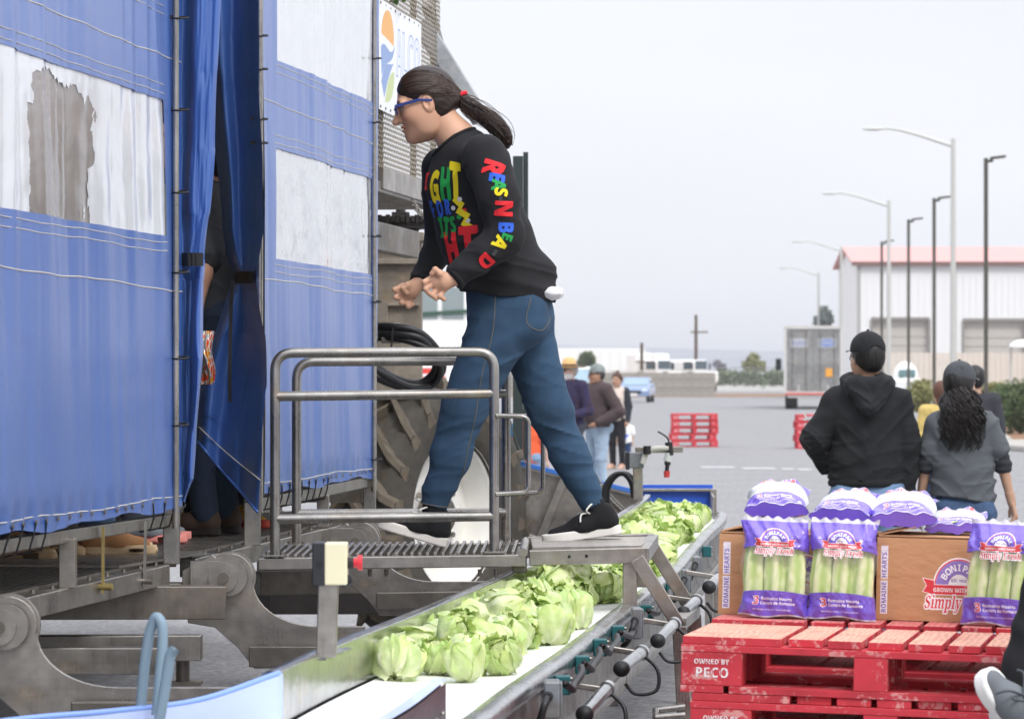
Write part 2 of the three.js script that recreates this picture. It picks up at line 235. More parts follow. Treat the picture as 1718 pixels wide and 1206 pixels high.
// warehouse
{ const D = 250, s = FPX / D, X0 = P(1438, 0, D).x, X1 = P(1960, 0, D).x, eave = EYE + (HOR - 442) / s, ridge = EYE + (HOR - 418) / s * 1.03, dep = 14, zf = -D;
  const t = thing('warehouse', 'white corrugated metal warehouse with faded red roof and grey roll-up doors', 'building', V(X0, 0, zf)), wall = S('#e6e5e4', { roughness: .6 }), door = S('#bbb5ad', { roughness: .7 });
  const doors = [[1462, 1560, 536], [1616, 1722, 538], [1780, 1880, 538]].map(([a, b, y]) => [P(a, 0, D).x, P(b, 0, D).x, EYE + (HOR - y) / s]);
  let x = X0; for (const [a, b, h] of doors) { mesh('wall_panel', box(a - x, eave, .2, (a + x) / 2, eave / 2, zf), wall, t); mesh('wall_panel', box(b - a, eave - h, .2, (a + b) / 2, (eave + h) / 2, zf), wall, t);
    const dd = mesh('door', box(b - a, h, .1, (a + b) / 2, h / 2, zf - .35), door, t); for (let k = 1; k < 9; k++) mesh('slat', box(b - a - .1, h / 9 - .06, .06, (a + b) / 2, h * (k - .5) / 9, zf - .27), door, dd);
    mesh('door_frame', [box(.16, h, .16, a, h / 2, zf + .12), box(.16, h, .16, b, h / 2, zf + .12), box(b - a, .16, .16, (a + b) / 2, h + .08, zf + .12)], S('#8f8a84'), t); x = b; }
  mesh('wall_panel', box(X1 - x, eave, .2, (X1 + x) / 2, eave / 2, zf), wall, t);
  const ribs = []; for (let i = 0; i < 150; i++) { const rx = X0 + .3 + i * .45; if (rx > X1) break; const dd = doors.find(d => rx > d[0] - .2 && rx < d[1] + .2); const y0 = dd ? dd[2] + .2 : 0; ribs.push(box(.09, eave - y0, .05, rx, (eave + y0) / 2, zf + .125)); }
  mesh('wall_rib', ribs, wall, t).userData.kind = 'stuff';
  mesh('side_wall', plate([[0, 0], [dep, 0], [dep, eave], [dep / 2, ridge], [0, eave]], .2, new THREE.Matrix4().makeRotationY(Math.PI / 2).setPosition(X0, 0, zf)), wall, t);
  const rf = S('#d3a09b', { roughness: .7 }); mesh('roof', beam(V((X0 + X1) / 2, eave + .05, zf + .4), V((X0 + X1) / 2, ridge + .1, zf - dep / 2), X1 - X0 + .8, .12, 0), rf, t);
  mesh('roof', beam(V((X0 + X1) / 2, eave + .05, zf - dep - .4), V((X0 + X1) / 2, ridge + .1, zf - dep / 2), X1 - X0 + .8, .12, 0), rf, t);
  mesh('fascia', box(X1 - X0 + .8, .28, .12, (X0 + X1) / 2, eave - .02, zf + .48), S('#7a5c58'), t);
  for (const px of [1441, 1600]) mesh('downpipe', box(.18, eave, .14, P(px, 0, D).x, eave / 2, zf + .2), S('#a9a6a2'), t); }
{ const D = 195, s = FPX / D, a = P(1486, 0, D).x, b = P(1800, 0, D).x, h = EYE + (HOR - 592) / s, t = thing('slatted_yard_fence', 'tan vertical board yard fence in front of the warehouse', 'fence', V((a + b) / 2, 0, -D)), m = S('#d6cbbf', { roughness: .9 });
  for (let i = 0; i < 34; i++) mesh('board', box((b - a) / 34 - .03, h + .05 * rnd(), .06, lerp(a, b, (i + .5) / 34), h / 2, -D), m, t);
  mesh('fence_rail', box(b - a, .12, .06, (a + b) / 2, h * .8, -D - .06), m, t); }
for (const [x, y, D, w, c, l] of [[1520, 612, 180, 22, '#ffffff', 'white car roof in front of the tan yard fence'], [1720, 572, 150, 26, '#f4f4f2', 'white domed canopy standing at the far right beyond the shrubs']]) {
  const p = P(x, y, D), k = w / FPX * D; const t = thing(y > 600 ? 'parked_car' : 'canopy', l, y > 600 ? 'car' : 'canopy', V(p.x, 0, p.z));
  if (y > 600) { mesh('body', box(k * 2.2, p.y * .55, 1.7, p.x, p.y * .42, p.z, .2), S('#e8e8e6', { roughness: .3 }), t); mesh('roof', new THREE.SphereGeometry(1, 20, 10).scale(k, p.y * .42, .8).translate(p.x, p.y * .66, p.z), S(c, { roughness: .25 }), t); mesh('window', box(k * 1.3, p.y * .2, 1.62, p.x, p.y * .8, p.z, .1), S('#6b8a8c', { roughness: .1 }), t); for (const e of [-1, 1]) mesh('wheel', rod(V(p.x + e * k * .7, .3, p.z + .9), V(p.x + e * k * .7, .3, p.z + .6), .3), M.rubber, t); }
  else { mesh('cover', new THREE.SphereGeometry(k, 24, 10, 0, 6.3, 0, 1.57).scale(1, .5, 1).translate(p.x, p.y - k * .4, p.z), S(c), t); for (const e of [-1, 1]) mesh('post', rod(V(p.x + e * k * .9, 0, p.z), V(p.x + e * k * .9, p.y - k * .35, p.z), .06), M.lampWhite, t); } }
// planting bed and shrubs at the right kerb
{ const pts = [[1688, 746], [1640, 700], [1625, 684], [1720, 676], [1800, 690], [1900, 760]].map(([x, y]) => PH(x, y, 0));
  struct('mulch_bed', new THREE.ExtrudeGeometry(new THREE.Shape(pts.map(p => new THREE.Vector2(p.x, -p.z))), { depth: .1, bevelEnabled: false }).rotateX(-Math.PI / 2), S('#d9c2a6', { map: rep(T.mulch, .5), roughness: 1 }));
  const k = pts.slice(0, 3).reverse(); struct('kerb', [0, 1].map(i => beam(k[i].clone().setY(.07), k[i + 1].clone().setY(.07), .3, .16, .02)), S('#cfccc5', { map: T.steel }));
  struct('pavement', (() => { const a = PH(1690, 746, 0), b = PH(1900, 762, 0); return beam(a.setY(.06), b.setY(.06), 3.2, .12, .02); })(), S('#d3cfc7', { map: T.steel })); }
plant('shrub', 'large rounded clipped green shrub on the mulch bed', 'shrub', 1712, 680, 92, 46, 40, M.leafA, 5200, .05, 'clipped shrubs on the mulch bed');
plant('shrub', 'low yellow-green shrub behind the large rounded shrub', 'shrub', 1668, 664, 104, 26, 20, M.leafB, 2600, .05, 'clipped shrubs on the mulch bed');
plant('shrub', 'yellow-green shrub between the two walking people', 'shrub', 1545, 664, 110, 22, 26, M.leafB, 2600, .055, 'clipped shrubs on the mulch bed');

// ---------------------------------------------------------------- vehicles
M.glassDark = S('#4c5a60', { roughness: .08, metalness: .2 }); M.glassBlue = S('#8fa6b4', { roughness: .08, metalness: .2 });
{ // rear of a box trailer
  const D = 171, s = FPX / D, X0 = P(1318, 0, D).x, X1 = P(1412, 0, D).x, w = X1 - X0, cx = (X0 + X1) / 2, top = EYE + (HOR - 549) / s, bot = EYE - (660 - HOR) / s, z = -D;
  const t = thing('truck_trailer', 'grey semi trailer seen from its closed rear doors, with blue lettering', 'truck', V(cx, 0, z)), alu = S('#b5b5b4', { metalness: .3, roughness: .55, map: rep(T.steel, .5) }), wh = S('#dcdcda', { roughness: .5 });
  mesh('box_body', box(w, top - bot, 14, cx, (top + bot) / 2, z - 7.05), wh, t);
  for (const e of [-1, 1]) { const d = mesh('door', box(w / 2 - .1, top - bot - .25, .06, cx + e * (w / 4 - .02), (top + bot) / 2, z + .01), alu, t); for (const q of [.25, .75]) mesh('lock_rod', rod(V(cx + e * w / 2 * q, bot + .1, z + .07), V(cx + e * w / 2 * q, top - .1, z + .07), .025), M.steel, d);
    const c = canvasTex(256, 128, (x, W, H) => { x.fillStyle = '#b3b4b8'; x.fillRect(0, 0, W, H); x.fillStyle = e < 0 ? '#8a93b4' : '#6f86c4'; if (e > 0) { x.beginPath(); x.ellipse(128, 64, 118, 52, 0, 0, 7); x.fill(); x.fillStyle = '#b3b4b8'; } for (let k = 0; k < 5; k++) x.fillRect(38 + k * 38, 34 + (k % 2) * 8, 22, e < 0 ? 62 : 46); });
    mesh('lettering', new THREE.PlaneGeometry(.86, .44).translate(cx + e * w / 4, top - .75, z + .052), S('#fff', { map: c, roughness: .6 }), d, { keepUV: true }); }
  mesh('door_frame', [box(.14, top - bot, .14, X0, (top + bot) / 2, z), box(.14, top - bot, .14, X1, (top + bot) / 2, z), box(w, .16, .14, cx, top, z), box(w, .2, .16, cx, bot, z)], S('#c9c6c2'), t);
  mesh('placard', box(.32, .4, .02, cx + .75, bot + 1.0, z + .06), S('#e8a33a'), t); mesh('reflective_strip', box(w, .09, .03, cx, bot - .02, z + .1), S('#d05a50'), t);
  mesh('bumper', [box(w * .92, .14, .12, cx, .62, z), box(.1, .55, .1, cx - .7, .9, z), box(.1, .55, .1, cx + .7, .9, z)], S('#b9b4b0'), t); mesh('mud_flap', box(w * .7, .34, .05, cx + .3, .96, z - .2), M.black, t);
  for (const e of [-1, 1]) { mesh('tail_light', box(.28, .14, .05, cx + e * (w / 2 - .3), .82, z + .05), S('#b0483c', { roughness: .3 }), t); for (const dz of [1.2, 2.5]) { const wl = mesh('wheel', rod(V(cx + e * (w / 2 - .02), .52, z - dz), V(cx + e * (w / 2 - .6), .52, z - dz), .52, .52, 20), M.rubber, t); mesh('rim', rod(V(cx + e * (w / 2), .52, z - dz), V(cx + e * (w / 2 - .1), .52, z - dz), .28, .28, 16), M.steel, wl); } }
  t.rotation.y = -.072; mesh('cab', box(2.5, 2.6, 2.2, cx - .05, 2.1, z - 16.4, .2), wh, t); mesh('mirror', box(.3, .6, .12, X0 - .28, 2.2, z - 15.3, .03), M.black, t);
  for (const e of [-1, 1]) mesh('front_wheel', rod(V(cx + e * 1.2, .52, z - 16.6), V(cx + e * .9, .52, z - 16.6), .52, .52, 20), M.rubber, t); }
function car(name, label, x, base, w, hgt, len, turn, body, D, cat = 'car') { // body from a side profile, lofted and tapered; faces +z
  const t = thing(name, label, cat, V(P(x, 0, D).x, 0, -D)); t.rotation.y = turn; const paint = PM(body, { roughness: .3, clearcoat: .8 }), L = len / 2, H = hgt, W = w / 2;
  const prof = [[-1, .32], [-1, .62], [-.86, .66], [-.5, .98], [.12, 1], [.42, .68], [.92, .58], [1, .45], [1, .3]];
  const shape = new THREE.Shape(prof.map(([a, b]) => new THREE.Vector2(a * L, b * H))); const g = new THREE.ExtrudeGeometry(shape, { depth: w, bevelEnabled: true, bevelThickness: .05, bevelSize: .05, bevelSegments: 2 }).rotateY(-Math.PI / 2).translate(W, 0, 0);
  const p = g.attributes.position; for (let i = 0; i < p.count; i++) { const k = clamp((p.getY(i) / H - .62) / .4); p.setX(i, p.getX(i) * (1 - .2 * k)); } g.computeVertexNormals();
  mesh('body', g, paint, t, { local: true });
  mesh('windscreen', beam(V(0, H * .7, L * .43), V(0, H * .965, L * .16), W * 1.6, .02, 0, V(0, 1, 0)).translate(0, .03, .04), M.glassBlue, t, { local: true });
  mesh('rear_window', beam(V(0, H * .7, -L * .86), V(0, H * .95, -L * .54), W * 1.55, .02, 0).translate(0, .03, -.04), M.glassDark, t, { local: true });
  for (const e of [-1, 1]) { mesh('side_window', box(.02, H * .24, len * .4, e * (W * .93 + .03), H * .8, -L * .1), M.glassDark, t, { local: true }); mesh('headlight', new THREE.SphereGeometry(.1, 12, 8).scale(1.7, .7, .5).translate(e * W * .72, H * .5, L * 1.0), S('#e8eaee', { roughness: .1 }), t, { local: true }); mesh('mirror', box(.2, .12, .1, e * (W + .1), H * .68, L * .3, .03), paint, t, { local: true });
    for (const f of [-.62, .62]) { const wl = mesh('wheel', rod(V(e * (W + .03), .32, f * L), V(e * (W - .2), .32, f * L), .32, .32, 20), M.rubber, t, { local: true }); mesh('rim', rod(V(e * (W + .045), .32, f * L), V(e * (W - .05), .32, f * L), .2, .2, 14), M.steel, wl, { local: true }); } }
  mesh('grille', box(W * 1.0, H * .13, .04, 0, H * .43, L + .055), M.black, t, { local: true }); mesh('number_plate', box(.4, .15, .02, 0, H * .33, L + .075), M.white, t, { local: true });
}
car('parked_car', 'blue sedan facing the camera in front of the block wall', 1069, 0, 1.78, 1.46, 4.5, -.12, '#7f93b8', 217);
car('parked_van', 'white van parked behind the person in straw hat', 968, 0, 1.85, 1.93, 4.6, -.06, '#e9ebeb', 150, 'van');
function boxTruck(x, D, label, w, hasBox) { const t = thing('white_truck', label, 'truck', V(P(x, 0, D).x, 0, -D), 'white trucks behind the block wall'); const wh = S('#f0f0ee', { roughness: .4 }), L = { local: true };
  mesh('cab', box(w, 1.8, 2.2, 0, 2.2, 0, .25), wh, t, L); mesh('hood', box(w * .8, 1.1, 1.6, 0, 1.5, 1.7, .2), wh, t, L); mesh('windscreen', box(w * .78, .8, .06, 0, 2.6, 1.1), M.glassDark, t, L);
  for (const e of [-1, 1]) { mesh('side_window', box(.04, .7, .9, e * (w / 2), 2.55, .4), M.glassDark, t, L); mesh('mirror', box(.16, .6, .1, e * (w / 2 + .25), 2.5, 1.1), M.black, t, L); mesh('wheel', rod(V(e * w * .5, .5, 1.6), V(e * w * .36, .5, 1.6), .5, .5, 18), M.rubber, t, L); mesh('wheel', rod(V(e * w * .5, .5, -2.4), V(e * w * .3, .5, -2.4), .5, .5, 18), M.rubber, t, L); }
  mesh('frame', box(.9, .25, 6.4, 0, .8, -1), M.black, t, L); if (hasBox) mesh('sleeper', box(w, 2.4, 1.2, 0, 2.5, -1.7, .2), wh, t, L); t.rotation.y = .9; return t; }
boxTruck(1098, 325, 'white truck cab parked beside the long white trailer', 2.4, true); boxTruck(1128, 335, 'white truck cab in the middle of the row behind the wall', 2.3, true); boxTruck(1160, 330, 'white truck cab at the end of the row behind the wall', 2.3, false);
{ const D = 340, t = thing('white_trailer', 'long white box trailer parked behind the block wall', 'trailer', V(P(1015, 0, D).x, 0, -D)), a = P(930, 585, D), b = P(1082, 585, D), c = (a.x + b.x) / 2; mesh('box_body', box(b.x - a.x, a.y - 1.1, 2.6, c, (a.y + 1.1) / 2, -D, .05), S('#f0efec', { roughness: .5 }), t); for (let i = 0; i < 9; i++) mesh('side_post', box(.08, a.y - 1.3, .06, lerp(a.x, b.x, (i + .5) / 9), (a.y + 1.1) / 2, -D + 1.32), S('#e4e3e0'), t); mesh('wheel', rod(V(b.x - 1.6, .5, -D + 1.3), V(b.x - 1.6, .5, -D + .8), .5, .5, 18), M.rubber, t); mesh('wheel', rod(V(a.x + 1.6, .5, -D + 1.3), V(a.x + 1.6, .5, -D + .8), .5, .5, 18), M.rubber, t); mesh('landing_leg', box(.2, 1.1, .2, c, .55, -D + .9), M.dark, t); }
{ // white motorcoach-like van body beyond the machine's wheel
  const D = 70, s = FPX / D, a = P(560, 0, D).x, b = P(800, 0, D).x, top = EYE + (HOR - 470) / s, t = thing('white_coach', 'white coach with dark green stripe parked beyond the machine wheel', 'coach', V((a + b) / 2, 0, -D)), wh = S('#f2f2f0', { roughness: .35 });
  mesh('body', box(b - a, top - .4, 2.4, (a + b) / 2, (top + .4) / 2, -D - 1.2, .12), wh, t); for (const px of [716, 640, 760]) mesh('window', box(.42, .62, .05, P(px, 0, D).x, EYE + (HOR - 508) / s, -D + .005, .01), S('#8f9a9b', { roughness: .15 }), t);
  mesh('stripe', beam(P(560, 536, D - .05), P(800, 521, D - .05), .03, .07, 0), S('#3c5a4c'), t);
  const c = canvasTex(256, 128, (x) => { x.fillStyle = '#f3f0ef'; x.fillRect(0, 0, 256, 128); x.fillStyle = '#e2473c'; x.fillRect(0, 34, 256, 34); x.fillRect(0, 84, 256, 44); x.fillStyle = '#fff'; for (let k = 0; k < 8; k++) x.fillRect(16 + k * 28, 94, 18, 22); });
  mesh('decal', new THREE.PlaneGeometry(.55, .42).translate(P(724, 0, D).x, EYE + (HOR - 626) / s, -D + .03), S('#fff', { map: c }), t, { keepUV: true });
  for (const px of [600, 770]) mesh('wheel', rod(V(P(px, 0, D).x, .48, -D + .02), V(P(px, 0, D).x, .48, -D - .4), .48, .48, 20), M.rubber, t); }
// ---------------------------------------------------------------- harvest machine: a long line that recedes from the camera
const SL = .1333, C0 = -2.762;                                          // its curtain line in plan: X = C0 + SL * D
const QD = x => -C0 / (SL - (x - CX) / FPX);                              // distance at which photo column x meets that line
const Q = (x, y) => P(x, y, QD(x));                                      // point on the curtain plane
const ML = (D, h, off = 0) => V(C0 + SL * D + off, h, -D - off * SL);    // on the line at distance D, height h, set off outwards
const MDIR = V(SL, 0, -1).normalize(), MOUT = V(1, 0, SL).normalize();
const DECK = .955;
const mac = thing('harvest_machine', 'stainless steel lettuce harvest machine with grated walkway and large tractor wheel', 'machine', V(P(735, 0, 20.5).x, 0, -20.5));
const machine = (n, g, m = M.steel, p = mac) => mesh(n, g, m, p);
// walkway deck in two hinged sections
for (const [d0, d1] of [[6.6, 12.02], [12.42, 16.6]]) {
  machine('edge_beam', beam(ML(d0, DECK - .036, -.02), ML(d1, DECK - .036, -.02), .06, .066));
  const bars = []; for (let k = 0; k < 44; k++) { const o = -.07 - k * .034; bars.push(beam(ML(d0, DECK - .004, o), ML(d1, DECK - .004, o), .02, .022, 0)); }
  for (let k = 0; k <= (d1 - d0) / .3; k++) bars.push(beam(ML(d0 + k * .3, DECK - .022, -.06), ML(d0 + k * .3, DECK - .022, -1.56), .012, .02, 0));
  machine('deck_grating', bars, M.dark).userData.kind = 'stuff';
  machine('inner_beam', beam(ML(d0, DECK - .08, -1.58), ML(d1, DECK - .08, -1.58), .06, .15), M.dark);
  for (let k = 0; k < (d1 - d0) / .22; k++) machine('deck_bolt', rod(ML(d0 + .1 + k * .22, DECK - .004, -.03), ML(d0 + .1 + k * .22, DECK + .007, -.03), .007, .006, 6), M.dark);
}
// flap where the sections meet
machine('hinge_flap', beam(ML(11.85, DECK + .012, -.8), ML(12.75, DECK + .012, -.72), 1.45, .008, 0));
// posts and rails that carry the curtains
const short = x => [beam(Q(x, 900).setY(DECK - .005), Q(x, 900).setY(1.10), .05, .05)];
for (const x of [-130, 113]) machine('rail_post', short(x));
const pole = (x, r, top = 4.0) => { const p = P(x, 900, QD(x) - .17); return rod(p.clone().setY(DECK + .12), p.clone().setY(top), r, r, 14); };
machine('curtain_pole', [pole(294, .0115), beam(Q(287, 900).setY(DECK - .005), Q(287, 900).setY(1.14), .048, .055)], M.pipe);
machine('curtain_pole', [pole(435, .0135), beam(Q(423, 900).setY(DECK - .005), Q(423, 900).setY(1.19), .055, .06)], M.pipe);
machine('curtain_pole', [pole(627, .0125), beam(Q(620, 900).setY(DECK - .005), Q(620, 900).setY(1.13), .05, .055)], M.pipe);
machine('bottom_rail', beam(ML(8.2, 1.116, -.012), ML(12.05, 1.100, -.012), .04, .04)); machine('bottom_rail', beam(ML(13.5, 1.10, -.012), ML(16.0, 1.115, -.012), .04, .045));
machine('rail_post', beam(ML(14.9, DECK, -.012), ML(14.9, 1.09, -.012), .05, .05));
for (const [x, y0, y1] of [[172, 884, 995], [244, 874, 985]]) { const a = P(x, y0, QD(x) - .09), b = P(x + (x < 200 ? 0 : -3), y1, QD(x) - .09); machine('clip_bar', [beam(a, b, .018, .008, 0), rod(b.clone().add(V(-.012, .02, 0)), b.clone().add(V(.03, .02, .01)), .011, .011, 6)], x < 200 ? S('#b8a56a', { metalness: .5, map: T.steel }) : M.steel); }
// roof and far side keep the inside dark
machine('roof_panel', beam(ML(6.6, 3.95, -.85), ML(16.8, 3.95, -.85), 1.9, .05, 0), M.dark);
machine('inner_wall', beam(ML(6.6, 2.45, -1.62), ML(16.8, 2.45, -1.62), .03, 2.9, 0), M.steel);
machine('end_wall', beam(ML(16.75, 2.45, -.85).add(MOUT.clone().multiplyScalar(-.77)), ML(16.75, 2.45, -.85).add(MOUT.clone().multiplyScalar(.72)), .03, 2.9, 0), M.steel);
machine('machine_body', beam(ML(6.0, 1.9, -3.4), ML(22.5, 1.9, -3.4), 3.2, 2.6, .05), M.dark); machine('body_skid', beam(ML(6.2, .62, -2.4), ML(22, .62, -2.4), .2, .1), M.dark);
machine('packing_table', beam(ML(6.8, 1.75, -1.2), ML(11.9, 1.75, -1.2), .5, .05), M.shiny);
for (const D of [7.2, 9.4, 11.6]) machine('table_leg', beam(ML(D, DECK, -1.2), ML(D, 1.73, -1.2), .05, .05), M.steel);
// swooping support brackets with pivot lugs, one per section joint
function bracket(px, py, D, armEnd, k = 1) {
  const s = FPX / D, c = P(px, py, D), X = v => v / s, r = 40 / 492 * k;
  const o = [[-.16, -.05], [-.16, .02], [-.06, .075]]; for (let a = 2.2; a > -.35; a -= .25) o.push([Math.cos(a) * r * .98, Math.sin(a) * r * .98]);
  for (let t = 0; t <= 1.001; t += .09) { const a = Math.PI + t * Math.PI / 2; o.push([r * .98 + .225 + Math.cos(a) * .225, -.02 + Math.sin(a) * (.15) * 1]); }
  o.push([armEnd, -.17], [armEnd, -.31], [.085, -.31], [.03, -.24], [-.05, -.17], [-.14, -.155]);
  const g = plate(o, .016, new THREE.Matrix4().makeTranslation(c.x, c.y, c.z - .008)); const b = machine('support_bracket', g, M.steel);
  for (const [z, rr, th] of [[.022, .062, .03], [-.03, .088, .02], [.045, .05, .018]]) machine('pivot_lug', rod(V(c.x - (z > .04 ? .018 : 0), c.y, c.z + z), V(c.x - (z > .04 ? .018 : 0), c.y, c.z + z + th), rr * k, rr * k, 28), M.steel);
  machine('lug_plate', plate([[-.13, -.055], [0, -.055], [0, .055], [-.13, .055]], .018, new THREE.Matrix4().makeTranslation(c.x, c.y, c.z + .03)), M.steel);
  machine('pivot_pin', rod(V(c.x - .018, c.y, c.z), V(c.x - .018, c.y, c.z + .072), .019, .019, 16), M.dark);
  return c;
}
bracket(12, 1050, 9.8, .78, 1.0); bracket(385, 968, 12.2, .46); const b3 = bracket(604, 908, 15.0, .62);
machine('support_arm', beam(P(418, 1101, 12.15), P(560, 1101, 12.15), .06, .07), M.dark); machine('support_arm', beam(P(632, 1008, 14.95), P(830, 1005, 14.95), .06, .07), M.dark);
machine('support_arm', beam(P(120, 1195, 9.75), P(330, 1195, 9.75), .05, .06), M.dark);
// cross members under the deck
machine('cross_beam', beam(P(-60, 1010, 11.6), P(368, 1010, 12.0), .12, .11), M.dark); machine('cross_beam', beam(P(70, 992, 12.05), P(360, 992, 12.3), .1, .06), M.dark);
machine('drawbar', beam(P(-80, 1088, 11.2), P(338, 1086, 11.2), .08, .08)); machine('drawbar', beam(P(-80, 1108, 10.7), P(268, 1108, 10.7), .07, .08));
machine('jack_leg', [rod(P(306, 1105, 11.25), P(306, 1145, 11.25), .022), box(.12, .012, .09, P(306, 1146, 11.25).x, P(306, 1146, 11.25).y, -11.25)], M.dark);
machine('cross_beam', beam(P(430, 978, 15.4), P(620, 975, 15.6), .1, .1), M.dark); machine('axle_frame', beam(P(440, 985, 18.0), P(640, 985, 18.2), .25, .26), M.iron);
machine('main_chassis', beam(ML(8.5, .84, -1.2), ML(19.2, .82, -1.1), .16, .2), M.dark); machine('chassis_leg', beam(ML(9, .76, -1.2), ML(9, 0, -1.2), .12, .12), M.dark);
machine('warning_plate', beam(P(480, 968, 16), P(510, 984, 16), .04, .05, 0), S('#e0c12c'));
// big wheel with lugged tyre, turned partly to the camera
{ const D = 20.6, s = FPX / D, R = .782, W = .44, rr = .425, c = P(722, HOR, D).setY(R + .004), ang = .58;                // axle swung from +x towards the camera
  const Wm = new THREE.Matrix4().makeRotationY(Math.PI / 2 - ang).setPosition(c), put = g => g.applyMatrix4(Wm);
  const lathe = (pts, n = 56) => put(new THREE.LatheGeometry(pts.map(p => new THREE.Vector2(p[0], p[1])), n).rotateX(Math.PI / 2));
  const wh = new THREE.Group(); wh.name = 'wheel'; mac.add(wh); baseOf.set(wh, baseOf.get(mac));
  mesh('tyre', lathe([[rr, -W * .36], [rr + .05, -W * .47], [R * .80, -W * .5], [R * .915, -W * .44], [R * .935, -W * .3], [R * .94, 0], [R * .935, W * .3], [R * .915, W * .44], [R * .80, W * .5], [rr + .05, W * .47], [rr, W * .36]]), M.tyre = S('#5a554d', { roughness: .9, map: T.steel, bumpMap: T.soft, bumpScale: .004 }), wh);
  for (let i = 0; i < 40; i++) { // slanting tread lugs, two rows
    const side = i % 2 ? 1 : -1, a0 = i / 40 * Math.PI * 2, n = 7, g = grid(n, 4, (u, v) => { const z = side * lerp(-.03, W * .50, u), a = a0 + u * .36, top = v > .2 && v < .8, dr = (v < .01 || v > .99) ? 0 : 1, half = (.042 + .012 * u) * (top ? .8 : 1), ang2 = a + (v - .5) * 2 * half / R, base = R * (.935 - .14 * Math.max(0, u - .84) / .16), rad = base + (dr ? R * .075 * (1 - .1 * (u > .9)) : -.012); return V(Math.cos(ang2) * rad, Math.sin(ang2) * rad, z); });
    const e = grid(1, 4, (u, v) => { const a = a0 + .36, half = .054, ang2 = a + (v - .5) * 2 * half / R, z = side * W * .50, rad = (u ? R * .795 + ((v > .01 && v < .99) ? R * .06 : -.012) : R * .76); return V(Math.cos(ang2) * rad, Math.sin(ang2) * rad, z); });
    mesh('tread_lug', [put(g), put(e)].map(k => { k = k.toNonIndexed(); k.computeVertexNormals(); return k; }), M.lug = M.lug || S('#7b7061', { roughness: .95, map: T.steel, side: THREE.DoubleSide }), wh); }
  mesh('rim', lathe([[rr + .012, W * .40], [rr + .012, W * .36], [rr - .03, W * .34], [rr - .05, W * .1], [rr - .06, -W * .2], [rr - .03, -W * .36]], 48), M.rim = S('#f1efe8', { roughness: .45, side: THREE.DoubleSide }), wh);
  mesh('wheel_disc', lathe([[0, -.02], [.14, -.02], [.16, .0], [.24, .03], [.30, .0], [rr - .05, -.01]], 48), M.rim, wh);
  mesh('hub', put(new THREE.CylinderGeometry(.1, .12, .12, 24).rotateX(Math.PI / 2).translate(0, 0, .05)), M.dark, wh);
  for (let i = 0; i < 10; i++) mesh('wheel_nut', put(new THREE.CylinderGeometry(.016, .016, .04, 6).rotateX(Math.PI / 2).translate(Math.cos(i * .628) * .2, Math.sin(i * .628) * .2, .035)), M.steel, wh);
  // leg, drive and steering chain above the wheel
  const q = (x, y, d = D - .2) => P(x, y, d);
  machine('wheel_leg', beam(q(664, 655), q(664, 402), .27, .30), M.rusty); machine('leg_band', beam(q(620, 440), q(706, 440), .36, .03), M.rusty); machine('leg_band', beam(q(620, 512), q(704, 512), .34, .015), M.rusty);
  machine('leg_plate', beam(q(612, 399), q(712, 399), .4, .05), M.rusty); machine('wheel_fork', beam(q(640, 652, D + .25), q(640, 860, D + .25), .16, .14), M.iron); machine('axle_stub', put(rod(V(0, 0, .06), V(0, 0, -.35), .09)), M.iron);
  machine('sprocket', rod(q(672, 384), q(672, 366), .15, .15, 30), M.iron); machine('sprocket_hub', rod(q(672, 396), q(672, 378), .09, .12), M.iron);
  for (let i = 0; i < 36; i++) { const a = i / 36 * 6.283, p = q(672, 369); machine('chain_link', beam(V(p.x + Math.cos(a) * .165, p.y, p.z + Math.sin(a) * .165), V(p.x + Math.cos(a + .15) * .165, p.y, p.z + Math.sin(a + .15) * .165), .016, i % 2 ? .05 : .036, .004), M.iron); }
  machine('gear_shaft', rod(q(672, 366), q(672, 352), .028), M.iron); }
